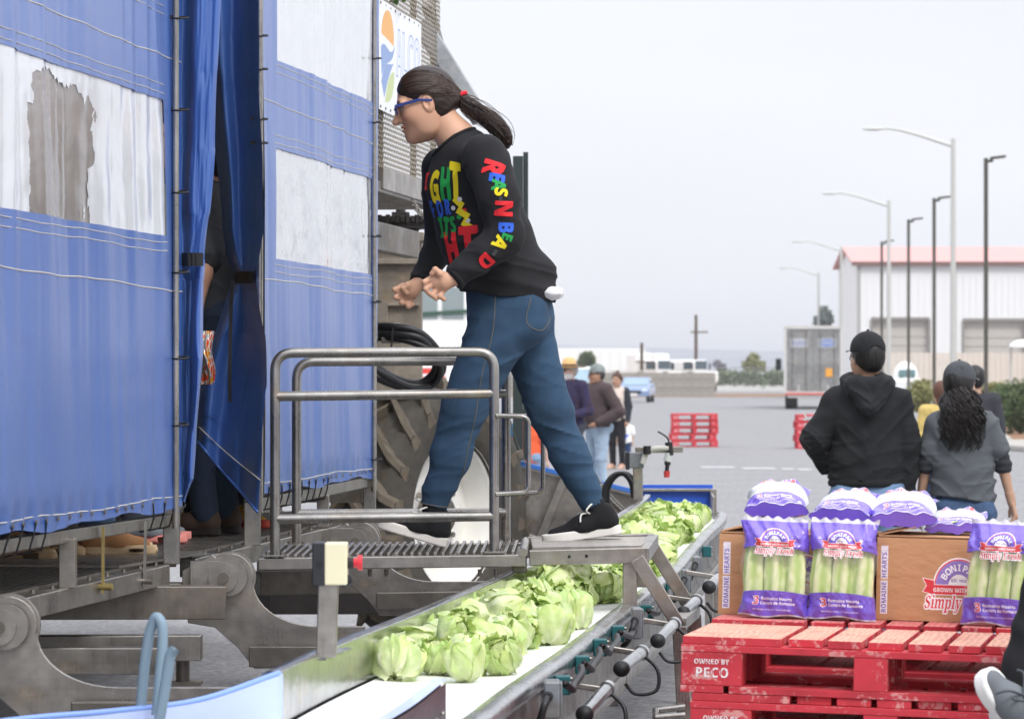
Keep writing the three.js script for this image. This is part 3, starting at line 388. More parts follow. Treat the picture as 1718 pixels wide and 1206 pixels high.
// upper platform with mesh guard beyond the curtains
{ const D0 = 16.15, D1 = 18.0, h0 = 2.50, o = .0, beams = [beam(ML(D0, h0 - .02, o), ML(D1 + .1, h0 - .02, o), .06, .10)]; machine('platform_beam', beams);
  machine('platform_floor', beam(ML(D0, h0 - .06, -.7), ML(D1, h0 - .06, -.7), 1.4, .05), M.dark); machine('platform_beam', beam(ML(D0, h0 - .22, -.3), ML(D1 + 1, h0 - .22, -.3), .08, .14), M.dark);
  for (const D of [16.4, 17.35, 17.97]) machine('guard_post', beam(ML(D, h0 + .03, -.03), ML(D, 3.9, -.03), .045, .03), M.rusty);
  const w = []; const A = ML(D0, 0), B = ML(D1, 0), dl = V(SL, 0, -1).normalize(); const L = A.distanceTo(B);
  for (let k = 0; k < 62; k++) { const y = h0 + .04 + k * .0225; const pts = []; for (let i = 0; i <= 76; i++) { const p = A.clone().addScaledVector(dl, L * i / 76); p.y = y + ((i + k) % 2 ? .0085 : -.0085); pts.push(p); } w.push(sweep(pts, .0026, 3)); }
  machine('expanded_mesh', w, S('#b4aa9a', { metalness: .5, roughness: .6 })).userData.kind = 'stuff';
  machine('top_rail', beam(ML(D0, 3.92, -.02), ML(D1, 3.92, -.02), .05, .05)); machine('platform_column', beam(ML(16.5, 2.25, -.75), ML(16.5, .9, -.75), .12, .12), M.rusty); machine('platform_column', beam(P(672, 400, 20.4).setY(2.12), P(672, 350, 20.4).setY(2.52), .1, .1), M.iron);
  // chain that holds up the platform edge
  const a = P(672, 300, 16.9), b = P(718, 368, 17.2), n = 15; for (let i = 0; i < n; i++) { const p = a.clone().lerp(b, (i + .5) / n); p.y -= .03 * Math.sin(Math.PI * (i + .5) / n); const g = new THREE.TorusGeometry(.014, .0042, 6, 12).scale(.75, 1.35, 1); if (i % 2) g.rotateY(Math.PI / 2); g.rotateZ(.6).translate(p.x, p.y, p.z); machine('chain_link', g, M.steel); }
  machine('stay_rod', rod(P(628, 326, 16.6), P(672, 306, 16.9), .006), M.steel);
  machine('feed_chute', beam(P(706, 40, 18.05), P(806, 200, 18.05), .3, .09, .01), S('#c9cdd2', { metalness: .3, roughness: .5, map: T.steel })); machine('chute_bracket', beam(ML(17.9, 3.45, -.05), P(735, 75, 18.1), .05, .05)); }
single('conveyor_mast', [beam(P(869, 262, 21.2), P(869, 772, 21.2), .06, .06), beam(P(882, 255, 21.25), P(882, 772, 21.25), .024, .03), beam(P(866, 420, 21.2), P(884, 420, 21.2), .03, .04)], S('#2f3a3a', { roughness: .7 }), 'dark upright mast behind the back of the stepping person', 'mast');
// hydraulic hoses looped beside the wheel leg
for (const [y0, r, pts] of [[548, .019, [[612, 548], [655, 548], [700, 556], [735, 590], [742, 620], [725, 645], [690, 650], [650, 632], [618, 612]]], [560, .021, [[612, 560], [660, 560], [705, 568], [730, 600], [728, 625], [705, 643], [660, 634], [618, 606]]], [566, .016, [[612, 567], [670, 569], [715, 584], [738, 612], [732, 640], [698, 655], [655, 645], [616, 628]]]])
  single('hydraulic_hose', sweep(new THREE.CatmullRomCurve3(pts.map(([x, y], i) => P(x, y, 17.4 - .1 * Math.sin(i)))).getPoints(48), r, 8), M.cable, 'black hydraulic hose looped beside the machine wheel leg', 'hose', 'hydraulic hoses by the wheel leg');
for (const y of [548, 560, 568]) machine('hose_coupling', [rod(P(622, y, 17.35), P(634, y, 17.35), .024, .024, 6), rod(P(640, y, 17.35), P(672, y + 1, 17.35), .022, .022, 10)], M.pipe);
machine('hose_bracket', beam(P(600, 557, 17.5), P(646, 557, 17.6), .05, .3), M.rusty); machine('hose_tie', beam(P(660, 545, 17.3), P(656, 585, 17.3), .01, .01, 0), M.zip);
// sign on the guard
{ const sg = canvasTex(512, 216, (x, W, H) => { x.fillStyle = '#f3f4f6'; x.fillRect(0, 0, W, H);
    x.fillStyle = '#f2b56a'; x.beginPath(); x.ellipse(100, 66, 74, 52, 0, Math.PI, 2 * Math.PI + .25); x.fill(); x.fillStyle = '#8fa8d6'; x.beginPath(); x.moveTo(22, 92); x.bezierCurveTo(80, 66, 120, 120, 190, 74); x.bezierCurveTo(150, 130, 90, 100, 30, 150); x.fill();
    x.beginPath(); x.moveTo(28, 160); x.bezierCurveTo(70, 100, 130, 130, 186, 108); x.bezierCurveTo(120, 130, 80, 170, 62, 190); x.fill(); x.fillStyle = '#cdd9a0'; x.beginPath(); x.moveTo(70, 196); x.bezierCurveTo(100, 140, 150, 130, 180, 130); x.bezierCurveTo(180, 176, 130, 200, 70, 196); x.fill();
    x.strokeStyle = '#8fa6d2'; x.lineWidth = 7; x.font = 'bold 128px sans-serif'; x.strokeText('ALCO', 208, 132, 285); x.fillStyle = '#e6ebf5'; x.fillText('ALCO', 208, 132, 285); });
  const a = ML(16.12, 2.79, .012), b = ML(17.32, 2.79, .012), sg2 = thing('banner_sign', 'white ALCO banner with orange, blue and green logo on the mesh guard'.replace('ALCO ', ''), 'sign', a);
  mesh('panel', grid(20, 6, (u, v) => { const p = a.clone().lerp(b, u); p.y += v * .5; return p.addScaledVector(MOUT, .004 * Math.sin(u * 9) * v); }), S('#ffffff', { map: sg, roughness: .5, side: THREE.DoubleSide }), sg2, { keepUV: true });
  for (let i = 0; i < 9; i++) for (const v of [.03, .97]) { const p = a.clone().lerp(b, (i + .3) / 9); p.y += v * .5; mesh('eyelet', rod(p.clone().addScaledVector(MOUT, .002), p.clone().addScaledVector(MOUT, .004), .007, .007, 10), M.iron, sg2); }
  const lf = thing('leafy_sprig', 'green leafy sprig hanging over the top of the sign', 'foliage', P(668, 8, 16.6)); mesh('leaf', leaves(P(668, -6, 16.6), V(.035, .05, .03), 40, .02, 4), leafM(.10, .2, .05), lf, { raw: true }); }

// ---------------------------------------------------------------- curtains
const wave = (t, h, seed) => .046 * (fbm(t * 2.3 + seed + .25 * h, h * .55 + seed, 0, 3) - .5) + .009 * (vnoise(t * 11 + .6 * h + seed * 3, h * .9) - .5) * (.4 + 1.2 * vnoise(t * 1.4 + seed, h * 1.7 + 5)) + .003 * (vnoise(t * 24 + h * 1.2, h * 2.2 + seed) - .5) * vnoise(t * 2 + 40, h * 2 + seed) * 1.6;
function curtain(label, d0, d1, h0, h1, wins, seams, seed, extra = []) {
  const t = thing('tarp_curtain', label, 'curtain', ML((d0 + d1) / 2, h0, .02), 'blue tarp curtains hung along the machine');
  const surf = (D, h, off = 0) => ML(D, h, .022 + off + wave(D, h, seed) + .012 * Math.sin((D - d0) / (d1 - d0) * Math.PI) * (h > 1.2 ? 1 : .4) + (h < h0 + .05 ? .004 * Math.sin(D * 40) : 0));
  const nu = Math.round((d1 - d0) / .012), nv = Math.round((h1 - h0) / .04), pos = [], idx = [], uv = [];
  const hem = D => h0 + .012 * Math.sin(D * 7.1 + seed) * Math.sin(D * 2.3);
  const hs = []; for (let j = 0; j <= nv; j++) hs.push(h0 + (h1 - h0) * j / nv); for (const w of wins) for (const k of [w[2], w[3]]) { let b = 0; hs.forEach((h, i) => { if (Math.abs(h - k) < Math.abs(hs[b] - k)) b = i; }); hs[b] = k; }
  const ds = []; for (let i = 0; i <= nu; i++) ds.push(lerp(d0, d1, i / nu)); for (const w of wins) for (const k of [w[0], w[1]]) if (k > d0 && k < d1) { let b = 0; ds.forEach((h, i) => { if (Math.abs(h - k) < Math.abs(ds[b] - k)) b = i; }); ds[b] = k; }
  for (let j = 0; j <= nv; j++) for (let i = 0; i <= nu; i++) { const h = j ? hs[j] : hem(ds[i]), p = surf(ds[i], h); pos.push(p.x, p.y, p.z); uv.push(ds[i], h); }
  const inside = (D, h) => wins.some(w => D > w[0] && D < w[1] && h > w[2] && h < w[3]);
  for (let j = 0; j < nv; j++) for (let i = 0; i < nu; i++) { if (inside((ds[i] + ds[i + 1]) / 2, (hs[j] + hs[j + 1]) / 2)) continue; const a = j * (nu + 1) + i, b = a + 1, c = a + nu + 1, d = c + 1; idx.push(a, b, c, b, d, c); }
  const g = new THREE.BufferGeometry(); g.setAttribute('position', new THREE.Float32BufferAttribute(pos, 3)); g.setAttribute('uv', new THREE.Float32BufferAttribute(uv, 2)); g.setIndex(idx); g.computeVertexNormals();
  mesh('tarp', g, M.tarp, t, { keepUV: true, raw: true });
  for (const [a, b, c, e, kind, hole] of wins) { const w0 = Math.max(a, d0), w1 = Math.min(b, d1);
    mesh('window', grid(Math.round((w1 - w0) / (hole ? .006 : .014)), hole ? 90 : 40, (u, v) => { const D = lerp(w0 - .008, w1 + .008, u), h = lerp(c - .01, e + .01, v), cr = .004 * (fbm(D * 5 + seed, h * 6, 0, 3) - .5) * 1.6; return surf(D, h, -.004 + cr); }, (u, v) => [lerp(w0, w1, u), lerp(c, e, v)], hole && ((u, v) => hole(lerp(w0, w1, u), lerp(c, e, v)))), kind, t, { keepUV: true });
    if (hole) mesh('clear_pane', grid(90, 40, (u, v) => surf(lerp(10.0, 11.05, u), lerp(c - .005, e, v), -.0085 + .003 * fbm(u * 7, v * 5, 0, 3))), PM('#c9c1bb', { transmission: .55, roughness: .2, bumpMap: rep(T.soft, .8), bumpScale: .003, thickness: 0, side: THREE.DoubleSide }), t, { keepUV: true });
    for (const h of [c - .022, c - .05, e + .02, e + .05]) if (h < h1) mesh('stitching', sweep(Array.from({ length: 60 }, (_, i) => { const D = lerp(w0 - .02, Math.min(w1 + .02, d1), i / 59); return surf(D, h + .003 * Math.sin(D * 5 + h * 5) + .0012 * Math.sin(D * 17), .0005); }), .0013, 4), M.thread, t); }
  for (const [ha, hb, r = .0024, from = d0, to = d1] of seams) mesh('stitching', sweep(Array.from({ length: 70 }, (_, i) => { const D = lerp(from, to, i / 69); return surf(D, lerp(ha, hb, i / 69) + .004 * Math.sin(D * 4 + ha * 4) + .0015 * Math.sin(D * 13), .0005); }), r * .75, 4), M.thread, t);
  for (const D of extra) mesh('stitching', sweep(Array.from({ length: 60 }, (_, i) => surf(D + .01 * Math.sin(i * .3), lerp(h0 + .03, h1, i / 59), .001)), .0018, 4), M.thread, t);
  for (let D = d0 + .06; D < d1; D += .135) { const p = surf(D, h0 + .025, .004); mesh('eyelet', rod(p, p.clone().addScaledVector(MOUT, .003), .008, .008, 8), M.dark, t); if (Math.sin(D * 91) > -.35) mesh('cable_tie', sweep([p.clone(), ML(D, h0 - .02, .028), ML(D + .005, h0 - .06, .015), ML(D + .01, h0 - .068, -.02)], .0032, 5), M.zip, t); }
  return t;
}
const milky = PM('#eceff4', { roughness: .22, transmission: .12, clearcoat: .6, clearcoatRoughness: .1, bumpMap: rep(T.soft, .9), bumpScale: .004, side: THREE.DoubleSide });
const crinkly = PM('#e3e6eb', { roughness: .14, transmission: .22, clearcoat: .8, clearcoatRoughness: .05, bumpMap: rep(T.soft, 1.2), bumpScale: .010, side: THREE.DoubleSide });
curtain('wide blue tarp curtain with clear window, left of the machine doorway', 8.0, 12.1, 1.142, 3.9, [[8.2, 11.85, 2.05, 2.50, milky, (D, h) => { const n = .5 * (fbm(D * 16, h * 16, 0, 4) - .5); return D > 10.16 + n * .25 + (h > 2.36 ? .05 : 0) && D < 10.90 - n * .3 - .28 * Math.max(0, 2.22 - h) && h < 2.455 - .10 * Math.max(0, D - 10.5) + n * .16 && h > 2.02; }], [8.2, 11.87, 2.84, 3.6, milky]], [[1.90, 1.873, .0026], [2.655, 2.645, .0026], [1.178, 1.178]], 3, [12.03]);
curtain('blue tarp curtain with two clear windows, right of the machine doorway', 13.5, 16.0, 1.14, 3.9, [[13.72, 15.86, 2.035, 2.46, crinkly], [13.75, 15.86, 2.80, 3.8, milky]], [[1.955, 1.94, .0026], [2.63, 2.62, .0026], [1.178, 1.178]], 8, [15.93]);
// ties round the poles
for (const [x, ys] of [[296, [30, 184, 322, 456, 600, 712]], [434, [60, 116, 200, 240]], [627, [98, 205, 396, 506, 770]]]) for (const y of ys) { const p = P(x, y, QD(x) - .17), k = x === 296 ? 1 : .8; const g = new THREE.TorusGeometry(.022 * k, .0035, 6, 16).rotateX(Math.PI / 2 + .2).scale(1.3, 1, 1).translate(p.x + .01, p.y, p.z + .01); single('cable_tie', [g, beam(p.clone().add(V(-.03, 0, .02)), p.clone().add(V(-.012, .002, .02)), .008, .012, 0)], M.zip, 'black cable tie fastening a blue tarp to its pole', 'cable tie', 'cable ties on the curtain poles'); }
// gathered door curtains: rows of [photo y, left x, right x, depth of fold], folds run down the cloth
function drape(label, rows, D0, folds, amp, mat, seed, lean = 0) {
  const t = thing('door_curtain', label, 'curtain', P(rows[rows.length - 1][1], rows[rows.length - 1][0], D0), 'gathered door curtains');
  const at = (v, k) => { const f = v * (rows.length - 1), i = Math.min(rows.length - 2, Math.floor(f)), w = sm(f - i); return lerp(rows[i][k], rows[i + 1][k], w); };
  const pt = (u, v) => { const y = at(v, 0), D = D0 + lean * u + at(v, 3) * amp * (Math.sin(u * folds * 6.283 + seed + .5 * Math.sin(v * 4 + seed)) + .35 * Math.sin(u * folds * 14 + v * 3)) + .03 * (fbm(u * 5, v * 9 + seed, 0, 3) - .5), sw = .5 + .42 * Math.sin((u - .5) * 3.1); const k = at(v, 3) < .4 ? sw : u; return P(lerp(at(v, 1), at(v, 2), lerp(u, k, .25)) + 1.8 * Math.sin(v * 31 + u * 5 + seed) * (v > .3 ? 1 : .5), y + rows[0][4 + 0] * 0 + at(v, 4) * (u - .5), D); };
  mesh('cloth', grid(90, 120, pt), mat, t, { keepUV: true }); t.pt = pt; return t;
}
const inner = M.tarp;
const dl = drape('left half of blue door curtain, strapped back to its pole', [[-60, 301, 372, 1, 0], [120, 301, 364, 1, 0], [250, 301, 360, .9, 0], [360, 301, 352, .7, 0], [436, 303, 341, .4, 0], [470, 304, 343, .6, 0], [600, 303, 338, .9, 0], [720, 302, 331, .9, 4], [800, 301, 322, .8, 10], [838, 300, 311, .5, 10]], 12.14, .8, .045, M.tarp, 1);
const dr = drape('right half of blue door curtain, gathered by a strap halfway', [[-60, 338, 434, 1, 0], [60, 340, 434, 1, 0], [140, 352, 432, 1, 0], [260, 361, 441, 1, 0], [380, 372, 441, .8, 0], [440, 384, 434, .5, 0], [466, 393, 425, .25, 0], [490, 384, 432, .5, 0], [560, 358, 444, .9, 0], [640, 340, 446, 1, 20], [720, 330, 440, 1, 60], [800, 333, 430, .9, 118]], 13.60, 1.05, .06, inner, 4, -.34);
{ const band = (d, v, h, label) => { const pts = []; for (let i = 0; i <= 24; i++) pts.push(d.pt(i / 24, v).add(V(0, 0, .045))); const g = grid(24, 2, (u, w) => { const p = pts[Math.round(u * 24)].clone(); p.y += (w - .5) * h; p.z += .02 * Math.sin(u * 3.14); return p; }); return single('tie_strap', g, S('#141417', { roughness: .7, side: THREE.DoubleSide }), label, 'strap', null, { keepUV: true }); };
  band(dl, .445, .045, 'black strap with white lettering round the left door curtain'); band(dr, .545, .045, 'black strap gathering the right door curtain at its waist');
  const m = thing('strap_end', 'white lettered end of black strap beside the left pole', 'strap', P(312, 431, 12.25)); const ct = canvasTex(128, 64, x => { x.fillStyle = '#141417'; x.fillRect(0, 0, 128, 64); x.fillStyle = '#e8e8e8'; x.font = 'bold 40px sans-serif'; x.fillText('BYTE.A', 2, 46, 122); }); mesh('webbing', grid(8, 1, (u, v) => P(lerp(299, 318, u), lerp(436, 423, v) + u * 3, 12.28 - .02 * u)), S('#fff', { map: ct, side: THREE.DoubleSide }), m, { keepUV: true });
  single('strap_tail', grid(2, 20, (u, v) => P(lerp(386, 392, u) - 4 * Math.sin(v * 2), lerp(470, 675, v), 13.3 + .02 * Math.sin(v * 6)).add(V(0, 0, 0))), S('#121215', { roughness: .8, side: THREE.DoubleSide }), 'loose black strap tail hanging down the right door curtain', 'strap', null, { keepUV: true }); 
  mesh('stitching', sweep(Array.from({ length: 40 }, (_, i) => dr.pt(i / 39, .955).add(V(0, .0, .012))), .002, 4), M.thread, dr); mesh('hem', sweep(Array.from({ length: 40 }, (_, i) => dr.pt(i / 39, 1).add(V(0, 0, .002))), .006, 5), inner, dr);
  for (const [x, y] of [[300, 836], [427, 812]]) single('cable_tie', sweep([P(x - 8, y - 6, 12.1 + (x > 350 ? 1.2 : 0)), P(x + 8, y, 12.2 + (x > 350 ? 1.2 : 0)), P(x + 10, y + 12, 12.2 + (x > 350 ? 1.2 : 0)), P(x - 2, y + 26, 12.15 + (x > 350 ? 1.2 : 0)), P(x - 16, y + 30, 12.1 + (x > 350 ? 1.2 : 0))], .004, 5), M.zip, x < 350 ? 'black cord tying the foot of the left door curtain' : 'black cord tying the foot of right door curtain', 'cord');
}
// ---------------------------------------------------------------- foot bridge with hand rails
const bridge = thing('foot_bridge', 'short steel foot bridge with pipe hand rails over the lettuce conveyor', 'foot bridge', P(1155, HOR, 12.9).setY(0));
{ const part = (n, g, m = M.pipe) => mesh(n, g, m, bridge), F = 12.5, B = 13.2, h = P(0, 934, F).y;
  const r = .0178, fy = 934, by = 915;
  part('hand_rail', bent([P(461, 932, F), P(461, 592, F), P(829, 590, F + .03), P(829, 926, F + .03)], r, .065));
  part('mid_rail', rod(P(461, 665, F), P(829, 660, F + .03), r * .97)); part('lower_rail', rod(P(461, 871, F), P(829, 866, F + .03), r * .97));
  part('hand_rail', bent([P(497, 914, B), P(497, 607, B), P(849, 605, B + .03), P(849, 910, B + .03)], r, .065)); part('mid_rail', rod(P(497, 664, B), P(849, 660, B), r * .97)); part('lower_rail', rod(P(497, 862, B), P(849, 860, B), r * .97));
  for (const [x, y, d] of [[461, 932, F], [829, 926, F + .03], [497, 914, B], [849, 910, B + .03]]) { const p = P(x, y, d); part('foot_plate', box(.07, .006, .07, p.x, p.y - .0, p.z, .001)); for (const e of [-.025, .025]) part('bolt', rod(V(p.x + e, p.y, p.z + .025), V(p.x + e, p.y + .014, p.z + .025), .007, .006, 6), M.dark); }
  for (const [x, d, x2] of [[832, F, 887], [851, B, 911]]) part('grab_handle', bent([P(x, 697, d), P(x2, 699, d), P(x2, 826, d), P(x, 829, d)], .0085, .03, 8));
  // platform: side beams, grating bars across, cross beams
  part('side_beam', beam(P(433, 946, F), P(882, 940, F), .05, .042), M.steel); part('side_beam', beam(P(445, 925, B + .02), P(880, 920, B + .02), .05, .042), M.steel);
  for (let i = 0; i < 5; i++) { const x = lerp(440, 870, i / 4); part('cross_beam', beam(P(x, 943, F + .03), P(lerp(450, 872, i / 4), 922, B), .03, .03), M.dark); }
  for (let i = 0; i < 34; i++) { const u = (i + .5) / 34; part('tread_bar', beam(P(lerp(436, 880, u), lerp(935, 928, u), F + .01), P(lerp(450, 876, u) + 10, lerp(915, 909, u), B), .011, .016, .002), M.steel); }
  for (const x of [620, 648, 805, 832]) part('bolt', rod(P(x, 955, F), P(x, 967, F), .008, .006, 6), M.dark);
  part('hinge_pin', rod(P(878, 927, F - .03), P(882, 908, B + .03), .016), M.steel); part('hinge_block', box(.05, .06, .05, P(872, 948, F).x, P(872, 948, F).y, -F - .05, .005), M.dark);
  // outer step over the conveyor and its legs
  part('step_beam', beam(P(888, 936, F + .02), P(1082, 931, F + .02), .045, .054), M.steel); part('step_beam', beam(P(885, 912, B), P(1098, 906, B), .045, .05), M.steel); part('step_beam', beam(P(1080, 931, F + .02), P(1096, 908, B), .04, .05), M.steel);
  for (const [x, y] of [[955, 934], [984, 933]]) part('bolt_hole', rod(P(x, y, F - .006), P(x, y, F + .004), .006, .006, 10), M.black);
  for (let i = 0; i < 22; i++) { const v = (i + .5) / 22; part('tread_bar', beam(P(lerp(893, 890, v), lerp(921, 905, v), lerp(F + .04, B, v)), P(lerp(1076, 1092, v), lerp(918, 902, v), lerp(F + .04, B, v)), .012, .014, .002), M.steel); }
  part('step_post', beam(P(1057, 930, F + .03), P(1057, 1020, F + .03), .045, .05), M.steel); part('step_post', beam(P(1078, 906, B), P(1078, 985, B), .04, .045), M.steel);
  for (const [x0, y0, x1, y1, x2, d] of [[1068, 936, 1140, 1050, 1158, F + .02], [1090, 910, 1165, 1030, 1182, B]]) { const a = P(x0, y0, d), b = P(x1, y1, d), c = P(x2, HOR, d).setY(0); part('slanted_leg', beam(a, b, .05, .05, .004, V(0, 0, 1)), M.steel); part('lower_leg', beam(b, c, .05, .05, .004, V(0, 0, 1)), M.steel); part('leg_foot', box(.12, .012, .12, c.x, .006, c.z), M.dark); }
  part('leg_gusset', beam(P(1140, 1046, F), P(1164, 1026, B), .05, .04), M.steel); part('rung', rod(P(1148, 1196, F), P(1176, 1150, B), .014), M.pipe); part('rung', [rod(P(1100, 1192, F - .03), P(1150, 1186, F - .03), .012), rod(P(1100, 1204, F - .2), P(1150, 1200, F - .2), .012), rod(P(1100, 1192, F - .03), P(1100, 1204, F - .2), .012)], M.pipe); }
// ---------------------------------------------------------------- lettuce conveyor
function spline(pts) { return D => { let i = 0; while (i < pts.length - 2 && D > pts[i + 1][0]) i++; const g = (a, k) => pts[clamp(a, 0, pts.length - 1)][k]; const p0 = g(i - 1, 1), p1 = g(i, 1), p2 = g(i + 1, 1), p3 = g(i + 2, 1), t = (D - g(i, 0)) / (g(i + 1, 0) - g(i, 0)); if (t < 0 || t > 1) return p1 + (p2 - p1) * t; return .5 * (2 * p1 + (p2 - p0) * t + (2 * p0 - 5 * p1 + 4 * p2 - p3) * t * t + (3 * p1 - p0 - 3 * p2 + p3) * t * t * t); }; }
const XL = spline([[7.4, -.69], [8.4, -.546], [10.9, -.215], [13.4, .114], [17, .47], [21.3, .83]]), XR = spline([[7.4, -.23], [8.38, -.102], [10.5, .152], [12.66, .40], [14.85, .655], [17.5, .90], [21, 1.21]]);
const BELT = .765, TOP = .885, D0 = 8.4, D1 = 21.0;
const conv = thing('lettuce_conveyor', 'white belt conveyor with steel side guards carrying heads of lettuce', 'conveyor', V(.3, 0, -13));
const cv = (n, g, m = M.steel, o) => mesh(n, g, m, conv, o);
const seq = (n, f) => Array.from({ length: n + 1 }, (_, i) => f(i / n));
function strip(prof, XF, da, db, n = 60) { // profile [across, up] swept along the belt
  return grid(prof.length - 1, n, (u, v) => { const D = lerp(da, db, v), p = prof[Math.round(u * (prof.length - 1))]; return V(XF(D) + p[0], p[1], -D); });
}
cv('belt', grid(6, 80, (u, v) => { const D = lerp(D0 - .5, D1, v); return V(lerp(XL(D) + .01, XR(D) - .012, u), BELT - .0035 - .008 * Math.sin(u * 3.14), -D); }), M.belt);
M.guard = S('#d6d8d8', { metalness: .95, roughness: .36, roughnessMap: T.steelR, map: T.steel, bumpMap: T.soft, bumpScale: .003, side: THREE.DoubleSide });
cv('side_guard', [strip([[0, BELT - .03], [0, TOP], [-.006, TOP + .006], [-.034, TOP + .006], [-.04, TOP - .004], [-.04, TOP - .02]], XL, D0, D1)], M.guard);
cv('side_guard', strip([[-.045, TOP - .022], [-.045, BELT - .10]], XL, D0, D1), M.dark);
cv('guard_end', [box(.045, .15, .004, XL(D0) - .02, TOP - .07, -D0)], M.guard);
cv('edge_rail', strip([[-.012, BELT - .03], [-.012, BELT + .012], [-.004, BELT + .022], [.02, BELT + .026], [.045, BELT + .02], [.052, BELT + .008], [.05, BELT - .018], [.035, BELT - .022]], XR, D0 - .3, D1), M.shiny);
cv('frame_side', strip([[.03, BELT - .018], [.03, BELT - .155], [.045, BELT - .165], [.045, BELT - .18]], XR, D0 - .3, D1), M.dark);
cv('frame_side', strip([[.02, BELT - .19], [.05, BELT - .19], [.05, BELT - .235], [.02, BELT - .235]], XR, D0 - .3, D1), M.steel);
cv('return_pan', grid(2, 50, (u, v) => { const D = lerp(D0 - .3, D1, v); return V(lerp(XL(D) - .04, XR(D) + .02, u), BELT - .17, -D); }), M.dark);
for (const D of [9.3, 12.15, 14.95, 18, 20.8]) cv('cross_frame', beam(V(XL(D) - .06, BELT - .215, -D), V(XR(D) + .05, BELT - .215, -D), .05, .05), M.dark);
for (const D of [17.2, 20.6]) for (const F of [XL, XR]) cv('leg', beam(V(F(D), BELT - .2, -D), V(F(D), 0, -D), .05, .05), M.steel);
// drive electronics along the outer side
const onSide = (x, y, off) => { let a = 8, b = 22; for (let i = 0; i < 40; i++) { const D = (a + b) / 2; if ((XR(D) + off) / D * FPX < x - CX) a = D; else b = D; } return P(x, y, a); };
const teal = [[944, 1149], [977, 1115], [1007, 1086], [1037, 1063], [1084, 1027], [1127, 988], [1186, 925]], grey = [[926, 1172, 27, 62], [1068, 1045, 17, 52], [1150, 975, 14, 40], [1168, 950, 13, 34]];
for (const [x, y] of teal) { const p = onSide(x, y, .07), k = p.z / -10; cv('sensor_block', box(.042, .052, .05, p.x, p.y, p.z, .004), M.teal); for (const e of [-1, 1]) cv('block_screw', rod(V(p.x + .021, p.y + e * .018, p.z + .012), V(p.x + .027, p.y + e * .018, p.z + .012), .005), M.pipe); }
for (let i = 0; i < teal.length - 2; i++) { const a = onSide(teal[i][0] + 4, teal[i][1] - 2, .095), b = onSide(teal[i + 1][0] - 2, teal[i + 1][1] + 4, .095), m = a.clone().lerp(b, .5); m.y -= .03; single('cable', sweep(new THREE.CatmullRomCurve3([a, a.clone().lerp(m, .5).add(V(.01, -.012, 0)), m, b.clone().lerp(m, .3).add(V(.008, -.002, 0)), b]).getPoints(14), .011, 8), M.cable, 'thick black cable between the conveyor sensor blocks', 'cable', 'cables along the conveyor side'); }
for (const [x, y, w, h] of grey) { const p = onSide(x, y, .10), s = FPX / -p.z; cv('junction_box', box(w / s, h / s, .10, p.x, p.y, p.z, .006), M.greybox); cv('box_lid', box(.006, h / s * .9, .085, p.x + w / s / 2 + .003, p.y, p.z, .002), M.greybox); const q = V(p.x - w / s / 2, p.y + .01, p.z + .052); cv('cable_gland', rod(q.clone().add(V(.01, 0, 0)), q.clone().add(V(.008, 0, .03)), .014, .012), M.black); single('cable', sweep(new THREE.CatmullRomCurve3([q.clone().add(V(.008, 0, .03)), q.clone().add(V(0, -.02, .05)), q.clone().add(V(-.012, -.06, .04)), q.clone().add(V(-.03, -.085, 0))]).getPoints(12), .010, 8), M.cable, 'black cable dropping from a grey conveyor junction box', 'cable', 'junction box cables'); }
for (const [x0, y0, x1, y1] of [[981, 1198, 1026, 1148], [1043, 1122, 1083, 1090], [1104, 1075, 1136, 1042], [1147, 1028, 1173, 1004], [1190, 985, 1212, 965]]) { // drum motors with black end caps
  const D = FPX / 560 * (x0 < 1000 ? .93 : x0 < 1060 ? 1 : x0 < 1120 ? 1.1 : 1.2), a = P(x0, y0, D), b = P(lerp(x0, x1, .82), lerp(y0, y1, .82), D + .3), r = .0205; cv('motor_tube', [rod(a, b, r, r, 18), rod(b.clone().lerp(a, .02), b.clone().lerp(a, -.06), r * 1.2, r * 1.2, 18), rod(a.clone().lerp(b, .0), a.clone().lerp(b, .05), r * 1.12, r * 1.12, 18)], M.shiny);
  cv('end_cap', new THREE.SphereGeometry(.026, 16, 10).scale(1, .95, .9).translate(a.x, a.y, a.z), M.black); cv('tube_bracket', beam(b.clone().add(V(-.01, .0, 0)), b.clone().add(V(-.13, .02, .02)), .014, .018), M.steel);
  single('cable', sweep(new THREE.CatmullRomCurve3([b.clone(), b.clone().add(V(.05, -.05, .03)), b.clone().add(V(.045, -.11, .05)), b.clone().add(V(-.02, -.12, .06)), b.clone().add(V(-.05, -.09, .05))]).getPoints(20), .006, 6), M.cable, 'thin black cable looping under a conveyor motor tube', 'cable', 'motor tube cables'); }
